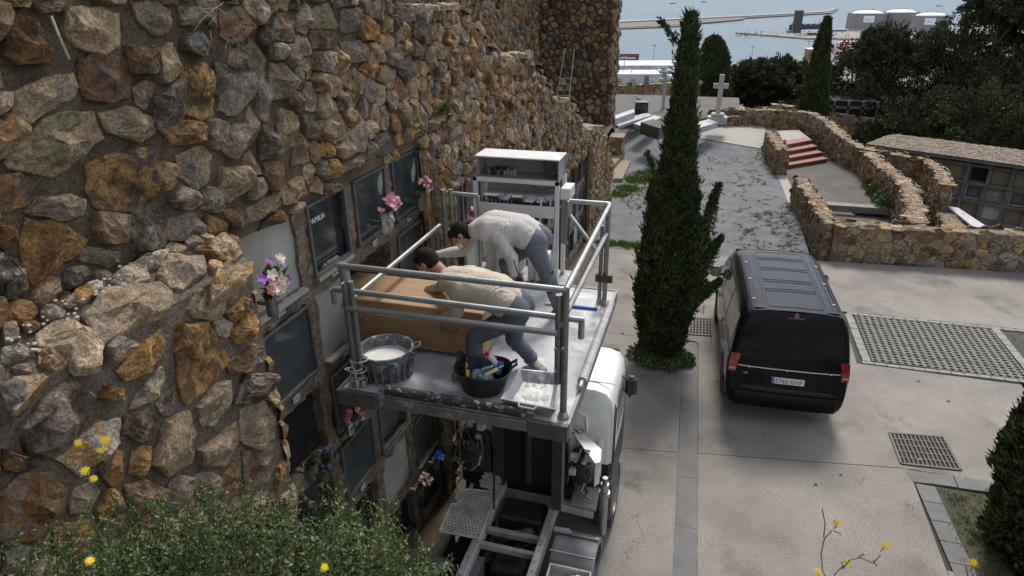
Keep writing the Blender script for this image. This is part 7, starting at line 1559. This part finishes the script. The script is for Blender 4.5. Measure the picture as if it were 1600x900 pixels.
# ------------------------------------------------------------------ graves at the far end of the yard
ZG = .92
gk = pathwall('grave_kerb', [(-6.5, 31.7, ZG), (-3.0, 31.1, ZG), (-2.0, 30.6, ZG+.0), (.1, 31.9, ZG), (1.15, 32.1, ZG+.05)], .3, 'low rubble kerb carrying the graves behind the tall cypress', .2, .03, 160, base=.2, seed=51, cs=.3)
MB().slab([(-8, 31.8, ZG-.02), (-3, 31.2, ZG-.02), (-2, 30.8, ZG-.02), (.1, 32.0, ZG-.02), (1.2, 32.2, ZG-.02), (1.2, 38, ZG-.02), (-8, 38, ZG-.02)], .9).build('grave_terrace', conc2_m, kind='structure')
def gslab(pix, h_, m, name, label, cat, t=.12):
    t = h_+.01
    P = [PZ(x, y, ZG+h_) for x, y in pix]; c_ = np.mean(P, 0); o = empty(name, (float(c_[0]), float(c_[1]), ZG), 0, label, cat)
    MB().slab([(p[0]-c_[0], p[1]-c_[1], h_) for p in P], t).build('slab', m, o); return o
marb2 = mat('weathered_marble', (.36, .37, .39), (.25, .26, .28), 1.5, .5)
gslab([(955, 182), (990, 170), (992, 175), (958, 187)], .35, marb2, 'tomb_slab', 'pale raised tomb slab beside the tower edge', 'grave', .1)
gslab([(957, 190), (1010, 176), (1018, 180), (966, 197)], .10, marb2, 'tomb_slab', 'broad grey tomb slab in the middle of the graves', 'grave')
gslab([(990, 193), (1022, 180), (1034, 183), (1004, 197)], .16, marb2, 'tomb_slab', 'white-framed flat grave left of the tall cypress', 'grave')
gslab([(1060, 198), (1108, 186), (1122, 191), (1082, 203)], .22, marb2, 'tomb_slab', 'blue-white marble grave at the foot of the white cross', 'grave', .2)
gslab([(1001, 191), (1020, 186), (1046, 193), (1030, 200)], .45, conc2_m, 'tomb_block', 'square rubble-faced tomb block just left of the tall cypress', 'grave', .5)
st_m = mat('weathered_cross_stone', (.42, .42, .39), (.30, .30, .28), 3, .8, .004, 30)
def cross(px_, py_, h_, w_, t, label, m, ped=True):
    p = PZ(px_, py_, ZG); o = empty('stone_cross', (float(p[0]), float(p[1]), ZG-.02), 0, label, 'cross')
    b0 = 0
    if ped: MB().box((-.40, -.30, 0), (.40, .30, .30), bev=.02).build('plinth', m, o); MB().box((-.27, -.22, .30), (.27, .22, .44), bev=.04).build('plinth', m, o); b0 = .44
    MB().box((-t, -t*.7, b0), (t, t*.7, h_), bev=.015).build('shaft', m, o); MB().box((-w_, -t*.65, h_*.72), (w_, t*.65, h_*.72+2*t), bev=.012).build('arms', m, o); return o
cross(1120, 192, 2.02, .31, .10, 'weathered white stone cross on a stepped plinth above the yard', st_m)
cross(1036, 170, 1.75, .28, .075, 'grey stone cross half hidden by the tall cypress', mat('grey_cross', (.3, .3, .3)), False)
p = PZ(1002, 178, ZG); o = empty('black_headstone', (float(p[0]), float(p[1]), ZG), 0, 'small black headstone with a pale dove on top, among the graves', 'headstone')
MB().box((-.3, -.12, 0), (.3, .12, .55), bev=.03).build('stone', black_marble, o); b = MB(); ellipsoid(b, (-.15, 0, .68), Matrix.Identity(4), (.13, .06, .07), 10, 6); ellipsoid(b, (-.28, 0, .76), Matrix.Identity(4), (.05, .04, .05), 8, 5); b.add([(-.1, 0, .7), (.1, .03, .62), (.12, -.03, .6)], [(0, 1, 2)]); b.build('dove', st_m, o, smooth=True)
cw_ = pathwall('boundary_wall', [(-9, 41, float(PY(965, 137, 41)[2])), (-5.5, 41, float(PY(985, 133, 41)[2])), (-1.0, 41.5, float(PY(1045, 127, 41.5)[2]))], .5, 'long brown boundary wall behind the graves with the harbour beyond', .3, .03, 120, base=-4, seed=52, m=stone_far, cs=.4)
fe = empty('iron_fence', (-5, 38.5, 0), 0, 'grey fence posts leaning along the boundary wall behind the graves', 'fence')
for i in range(9):
    a = np.array([float(q) for q in PY(1000+i*4.6, 176-i*1.2, 38.5)]); e = np.array([float(q) for q in PY(1000+i*4.6, 158-i*1.6, 38.5)]); oo = np.array([-5, 38.5, 0]); MB().tube([tuple(a-oo), tuple(e-oo)], .035, 6).build('post', mat('fence_grey', (.2, .19, .18)), fe)
MB().tube([tuple(np.array([float(q) for q in PY(1000, 158, 38.5)])-oo), tuple(np.array([float(q) for q in PY(1037, 145, 38.5)])-oo)], .04, 6).build('rail', mat('fence_grey', (.2, .19, .18)), fe)
o = empty('flagged_post', tuple(float(q) for q in PY(1008, 160, 40)), 0, 'dark post standing against the boundary wall', 'post'); MB().tube([(0, 0, -1), (0, 0, 1.4)], .05, 8).build('pole', mast_m, o); MB().box((-.12, -.05, 1.1), (.12, .05, 1.5)).build('lantern', mast_m, o)
pathwall('slope_wall', [(3.2, 41, .2), (6.0, 40.2, .0), (9.2, 39.5, -.3)], .5, 'reddish rubble wall just beyond the curving wall, under the pines', .3, .03, 60, base=-4, seed=53, m=stone_far, cs=.4)
# ------------------------------------------------------------------ niche building on the lower terrace to the right
Pn0 = EYE+ray(1500, 300)*26.6; Dn = np.array([.871, -.491, 0]); Dn /= np.linalg.norm(Dn); Nn = np.array([Dn[1], -Dn[0], 0])   # towards us
def SZ(x, y): d = ray(x, y); t = np.dot(Pn0-EYE, Nn)/np.dot(d, Nn); p = EYE+d*t; return float(np.dot(p-Pn0, Dn)), float(p[2])
nb = empty('niche_building', tuple(map(float, Pn0)), math.atan2(Dn[1], Dn[0]), 'long block of burial niches with a weathered tiled roof on the lower terrace at right', 'burial niches')
z_b = float(Pn0[2]); s0, ztp = SZ(1362, 226); s1, _ = SZ(1600, 262); s1 += 2.6; zr = ztp-z_b
bw_m = mat('blackened_plaster', (.17, .15, .135), (.075, .065, .06), 2.5, .95, .006, 20, spots=(.25, .18, .13), spot_scale=2.5, spot_amt=.25); roof_m = mat('weathered_roof', (.22, .165, .125), (.15, .12, .095), 3, .95, .02, 20, spots=(.38, .34, .27), spot_scale=4, spot_amt=.45)
nv_ = [mat('old_white_slab', (.42, .41, .39), (.30, .29, .28), 5, .8), mat('old_grey_slab', (.22, .21, .20), (.15, .145, .14), 5, .8), mat('dark_slate_slab', (.055, .062, .075), (.09, .095, .105), 6, .35), mat('brown_slab', (.20, .165, .125), (.14, .11, .085), 6, .85), hole_m]
MB().box((s0, .30, -6), (s1, 1.9, zr)).build('core', bw_m, nb)
col0, rz0 = SZ(1497, 262)[0]-.36, zr-.30; pit = .742
pat = [[4, 3, 3, 0, 0, 1, 3, 1], [2, 1, 2, 2, 1, 0, 2, 1], [3, 0, 3, 2, 1, 0, 1, 2], [1, 0, 0, 1, 3, 2, 0, 1], [2, 1, 3, 0, 1, 2, 0, 1]]
nc0 = int(math.ceil((col0-s0)/pit)); cols = [col0+pit*i for i in range(-nc0+0, 9) if col0+pit*i > s0-.1 and col0+pit*i < s1-.4]
for x in cols+[cols[-1]+pit]: MB().box((x-.10, 0, -6), (x+.02, .30, zr), bev=.01).build('divider', bw_m, nb)
for r in range(6):
    MB().box((s0, -.02, rz0-r*.70), (s1, .30, rz0-r*.70+.11), bev=.01).build('shelf', bw_m, nb)
    for i, x in enumerate(cols):
        ci = i-nc0+0; k = pat[r][ci] if (r < 5 and 0 <= ci < 8) else random.choice([0, 1, 1, 3, 2, 3])
        if r >= 4 and ci < 0: continue
        f = MB().box((x+.03, .16 if k != 4 else .295, rz0-r*.70-.575), (x+pit-.115, .20 if k != 4 else .30, rz0-r*.70-.015)).build('niche_slab', nv_[k], nb)
        if k == 2:
            t = .03; xx0, xx1, zz0, zz1 = x+.035, x+pit-.12, rz0-r*.70-.57, rz0-r*.70-.02
            fr = MB()
            for q in ((xx0, xx0+t, zz0, zz1), (xx1-t, xx1, zz0, zz1), (xx0+t, xx1-t, zz0, zz0+t), (xx0+t, xx1-t, zz1-t, zz1)): fr.box((q[0], .12, q[2]), (q[1], .158, q[3]))
            fr.build('frame', nv_[0], f); MB().tube([(x+.2, .15, zz0+.28), (x+.3, .15, zz0+.34), (x+.42, .15, zz0+.29)], .008, 5).tube([(x+.18, .15, zz0+.2), (x+.45, .15, zz0+.21)], .006, 5).build('inscription', st_m, f)
        elif (r, ci) == (1, 1):
            b = MB()
            for q in range(5): b.tube([(x+.30+.09*math.cos(a+q)*(.5+.12*q), .153, rz0-r*.70-.25+.07*math.sin(a*1.4+q)) for a in np.linspace(0, 4.5, 12)], .008, 5)
            b.build('scrawl', nv_[0], f)
MB().slab([(s0-.15, -.28, zr+.02), (s1, -.28, zr+.02), (s1, .1, zr+.09), (s0-.15, .1, zr+.09)], .10).build('eave', bw_m, nb)
_, zback = SZ(1400, 210); V = []; F = []; n1, n2 = 80, 10; random.seed(77)
for i in range(n1+1):
    for j in range(n2+1):
        u, v = i/n1, j/n2; V.append((s0-.15+(s1-s0+.15)*u, -.26+2.2*v, zr+.05+.15*v*(1 if u > .06 else u/.06)+random.uniform(-.015, .02)))
F = [(i*(n2+1)+j, (i+1)*(n2+1)+j, (i+1)*(n2+1)+j+1, i*(n2+1)+j+1) for i in range(n1) for j in range(n2)]; link('roof', mesh_np('roof', V, F, roof_m), nb)
random.seed(78); b = MB()
for i in range(1500):
    u = random.uniform(0, 1); v = random.uniform(0, 1)
    if random.random() < .25: v = 0
    x = s0-.1+(s1-s0)*u; y = -.24+2.1*v; z = zr+.06+.15*v*(1 if u > .06 else u/.06); a = random.uniform(0, PI); s_ = random.uniform(.03, .09); c1, s1_ = math.cos(a)*s_, math.sin(a)*s_
    b.add([(x-c1, y-s1_, z), (x+s1_*.7, y-c1*.7, z), (x+c1, y+s1_, z+.012), (x-s1_*.7, y+c1*.7, z+.01), (x, y, z+random.uniform(.015, .045))], [(0, 1, 4), (1, 2, 4), (2, 3, 4), (3, 0, 4)])
b.build('roof_rubble', mat('roof_rubble', (.36, .29, .22), (.24, .17, .13), 12, .95), nb, kind='stuff')
# second dark niche block glimpsed behind the slim cypress
o = empty('far_niche_block', (float(PY(1310, 165, 40)[0]), 40, -4), 0, 'dark block of niches glimpsed behind the slim cypress', 'burial niches')
MB().box((-1.6, .12, 0), (1.9, 2, 4.6)).build('core', hole_m, o)
for i in range(6): MB().box((-1.6+.7*i-.06, 0, 0), (-1.6+.7*i+.06, .12, 4.6)).build('divider', bw_m, o)
for i in range(7): MB().box((-1.6, 0, .7*i), (1.9, .118, .7*i+.12)).build('shelf', bw_m, o)
# ------------------------------------------------------------------ foreground shrub and dandelions
shr_m = mat('shrub_leaf', (.050, .088, .022), (.115, .155, .045), 9, .55, spec=.35); stem_m = mat('green_stem', (.09, .09, .04), (.12, .07, .04), 9, .7)
kx = [-30, 60, 130, 170, 220, 260, 300, 350, 400, 440, 480, 520, 545, 580, 610, 640, 680, 720]; ky = [845, 835, 805, 785, 790, 785, 770, 762, 768, 752, 772, 778, 748, 785, 800, 825, 866, 890]
sh = empty('foreground_shrub', (-1.3, 1.6, 4.2), 0, 'leafy green shrub filling the bottom left foreground', 'shrub'); so3 = np.array([-1.3, 1.6, 4.2]); random.seed(12)
AV = []; nvv = 0; sb2 = MB(); LC = []; LD = []
def along(tip, base, nl, ln, sd=.03):
    for k in range(nl):
        t = (k+.5)/nl*.85; q = tip+(base-tip)*t; d = (tip-base)/np.linalg.norm(tip-base); LC.append(q+rng.normal(0, .006, 3)); LD.append(d*.6+rng.normal(0, .55, 3))
for i in range(640):
    x = random.uniform(-20, 715); yt = np.interp(x, kx, ky)+random.expovariate(1/55.)-22+(50 if random.random() < .72 else 0); dz = random.uniform(1.75, 2.75)
    if x < 160 and random.random() < .6: continue
    tip = EYE+ray(x, yt)*dz; base = tip+np.array([random.gauss(.0, .09), random.gauss(-.05, .09), -random.uniform(.35, .6)])
    mid = (tip+base)/2+rng.normal(0, .02, 3); sb2.tube([tuple(tip-so3), tuple(mid-so3), tuple(base-so3)], .002, 4, rs=[.0012, .002, .003]); along(tip, mid, 26, .02); along(mid, base, 22, .02)
    if random.random() < .6:
        q = mid+np.array([random.gauss(0, .05), random.gauss(0, .05), .10]); sb2.tube([tuple(mid-so3), tuple(q-so3)], .0014, 4); along(q, mid, 12, .02)
C = np.array(LC)-so3; V, F = sprigs(C, np.array(LD), 2, .0145, .0034, .35); link('leaves', mesh_np('leaves', V, F, shr_m), sh)
# dense inner growth
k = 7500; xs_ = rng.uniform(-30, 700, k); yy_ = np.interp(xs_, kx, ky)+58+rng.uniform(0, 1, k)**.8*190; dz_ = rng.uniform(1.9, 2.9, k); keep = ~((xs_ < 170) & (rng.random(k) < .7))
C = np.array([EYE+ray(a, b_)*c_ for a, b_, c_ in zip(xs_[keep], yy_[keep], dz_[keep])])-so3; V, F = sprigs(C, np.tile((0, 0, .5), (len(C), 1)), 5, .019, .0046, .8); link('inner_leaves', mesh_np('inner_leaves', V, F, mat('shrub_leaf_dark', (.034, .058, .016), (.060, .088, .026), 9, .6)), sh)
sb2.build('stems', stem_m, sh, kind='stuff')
MB().box((-3.2, -3, 3.0), (1.6, 1.05, 4.55)).build('bank', soil_m, kind='structure')
dy = mat('dandelion_yellow', (.85, .62, .02), (.80, .52, .01), 40, .6); dry_m = mat('dry_stem', (.13, .13, .06), (.10, .06, .03), 20, .8)
def dandelion(root, p, r, o3, facing=(0, -.6, .8)):
    f = Vector(facing).normalized(); f = (f+Vector((random.uniform(-.3, .3), random.uniform(-.2, .2), 0))).normalized(); u = f.orthogonal().normalized(); v = f.cross(u); c_ = Vector(p)-Vector(o3); b = MB()
    for w_, n_ in ((1, 17), (.75, 14), (.48, 10)):
        for k_ in range(n_):
            a = 2*PI*k_/n_+random.uniform(-.1, .1); d = u*math.cos(a)+v*math.sin(a); e = u*-math.sin(a)+v*math.cos(a); L = r*w_*random.uniform(.85, 1.1); q = c_+f*(1-w_)*r*.6
            b.add([q, q+d*L*.5+e*r*.10+f*r*.12, q+d*L+e*r*.07+f*r*.1, q+d*L-e*r*.07+f*r*.1, q+d*L*.5-e*r*.10+f*r*.12], [(0, 1, 2, 3, 4)])
    o = b.build('flower_head', dy, root); MB().lathe([(0, -.012), (r*.30, -.010), (r*.34, -.003), (0, 0)], n=8, M=Matrix.Translation(c_) @ f.to_track_quat('Z', 'Y').to_matrix().to_4x4()).build('calyx', stem_m, root)
def plant(label, heads, foot, dz, r, extra=(), kinks=True):
    F0 = EYE+ray(*foot)*dz; root = empty('yellow_wildflower', tuple(map(float, F0)), 0, label, 'wildflower'); sb3 = MB()
    for (x, y, jx, jy) in heads:
        p = EYE+ray(x, y)*dz; j_ = EYE+ray(jx, jy)*dz; dandelion(root, p, r*random.uniform(.85, 1.15), F0, tuple(EYE-p)); m_ = (p+j_)/2+rng.normal(0, .006, 3); sb3.tube([tuple(p-F0), tuple(m_-F0), tuple(j_-F0)], .0014, 5)
    for pts in extra: sb3.tube([tuple(EYE+ray(x, y)*dz-F0+rng.normal(0, .003, 3)) for x, y in pts], .0015, 5)
    sb3.build('stem', dry_m if dz < 1.8 else stem_m, root); return root
plant('tall wildflower with four yellow heads against the rubble pier', [(122, 692, 128, 735), (158, 703, 135, 742), (133, 736, 126, 752), (146, 748, 122, 752), (164, 688, 150, 712)], (20, 905), 1.9, .0125, [[(128, 735), (122, 752), (95, 800), (60, 850), (20, 905)], [(135, 742), (122, 752)]])
plant('single yellow flower low in the shrub at bottom left', [(140, 877, 128, 905)], (120, 915), 1.7, .0125, [[(128, 905), (120, 915)], [(232, 805), (180, 850), (120, 905)]])
plant('single yellow flower at the bottom edge of the shrub', [(507, 887, 505, 905)], (505, 915), 1.7, .0115, [[(505, 905), (505, 915)]])
plant('straggling dry wildflower with four small yellow heads at the bottom edge', [(305, 0, 0, 0)][:0]+[(1306, 816, 1303, 826), (1383, 852, 1375, 862), (1325, 877, 1318, 888), (1277, 893, 1285, 905)], (1300, 920), 1.55, .0095,
      [[(1303, 826), (1286, 838), (1282, 865), (1290, 890), (1300, 920)], [(1318, 888), (1306, 898), (1300, 920)], [(1318, 888), (1325, 873), (1345, 874), (1365, 878), (1375, 862)], [(1286, 838), (1290, 820), (1284, 795)], [(1365, 878), (1372, 885)], [(1303, 826), (1310, 838)], [(1345, 874), (1350, 864)]])
plant('single yellow flower beside the grey edging at the bottom right', [(1520, 879, 1518, 892)], (1512, 915), 1.55, .010, [[(1518, 892), (1512, 915)], [(1510, 884), (1514, 900)]])
# wispy dead grass on the rocks at the upper left
b = MB(); random.seed(3)
for i in range(14):
    x = random.uniform(290, 385); y = random.uniform(0, 60); p = PX(x, y, -2.80); q = PX(x+random.uniform(-40, 40), y+random.uniform(-20, 40), -2.76); m_ = (p+q)/2+np.array([.03, 0, .02]); b.tube([tuple(map(float, p)), tuple(map(float, m_)), tuple(map(float, q))], .0012, 4)
o = b.build('dead_grass', mat('straw', (.40, .35, .26)), kind='stuff')
tw_ = MB().tube([tuple(map(float, PX(80, 25, -2.74))), tuple(map(float, PX(92, 55, -2.72))), tuple(map(float, PX(108, 92, -2.76)))], .006, 6).build('dry_twig', mat('straw', (.4, .35, .26))); tag(tw_, 'thin dry twig hanging over the dark stones at upper left', 'twig')
# scattered leaves on the concrete
for i, (x, y) in enumerate(((1478, 627), (1120, 597), (975, 522), (1316, 741), (1272, 755), (1432, 596))):
    p = PZ(x, y); o = MB().add([(0, 0, 0), (.03, .02, .012), (.07, .01, .004), (.035, -.025, .010)], [(0, 1, 2), (0, 2, 3)]).build('dead_leaf', mat('brown_leaf', (.08, .055, .03)), loc=(float(p[0]), float(p[1]), .003)); o.rotation_euler = (0, 0, i*1.3)
    tag(o, ['dead leaf right of the van, toward the hedge', 'dead leaf close to the van\'s left rear wheel', 'dark leaf beside the truck cab and cypress', 'small dead leaf below the van', 'tiny dead leaf on the concrete below the van shadow', 'little leaf right of the van near the paver patch'][i], 'leaf')
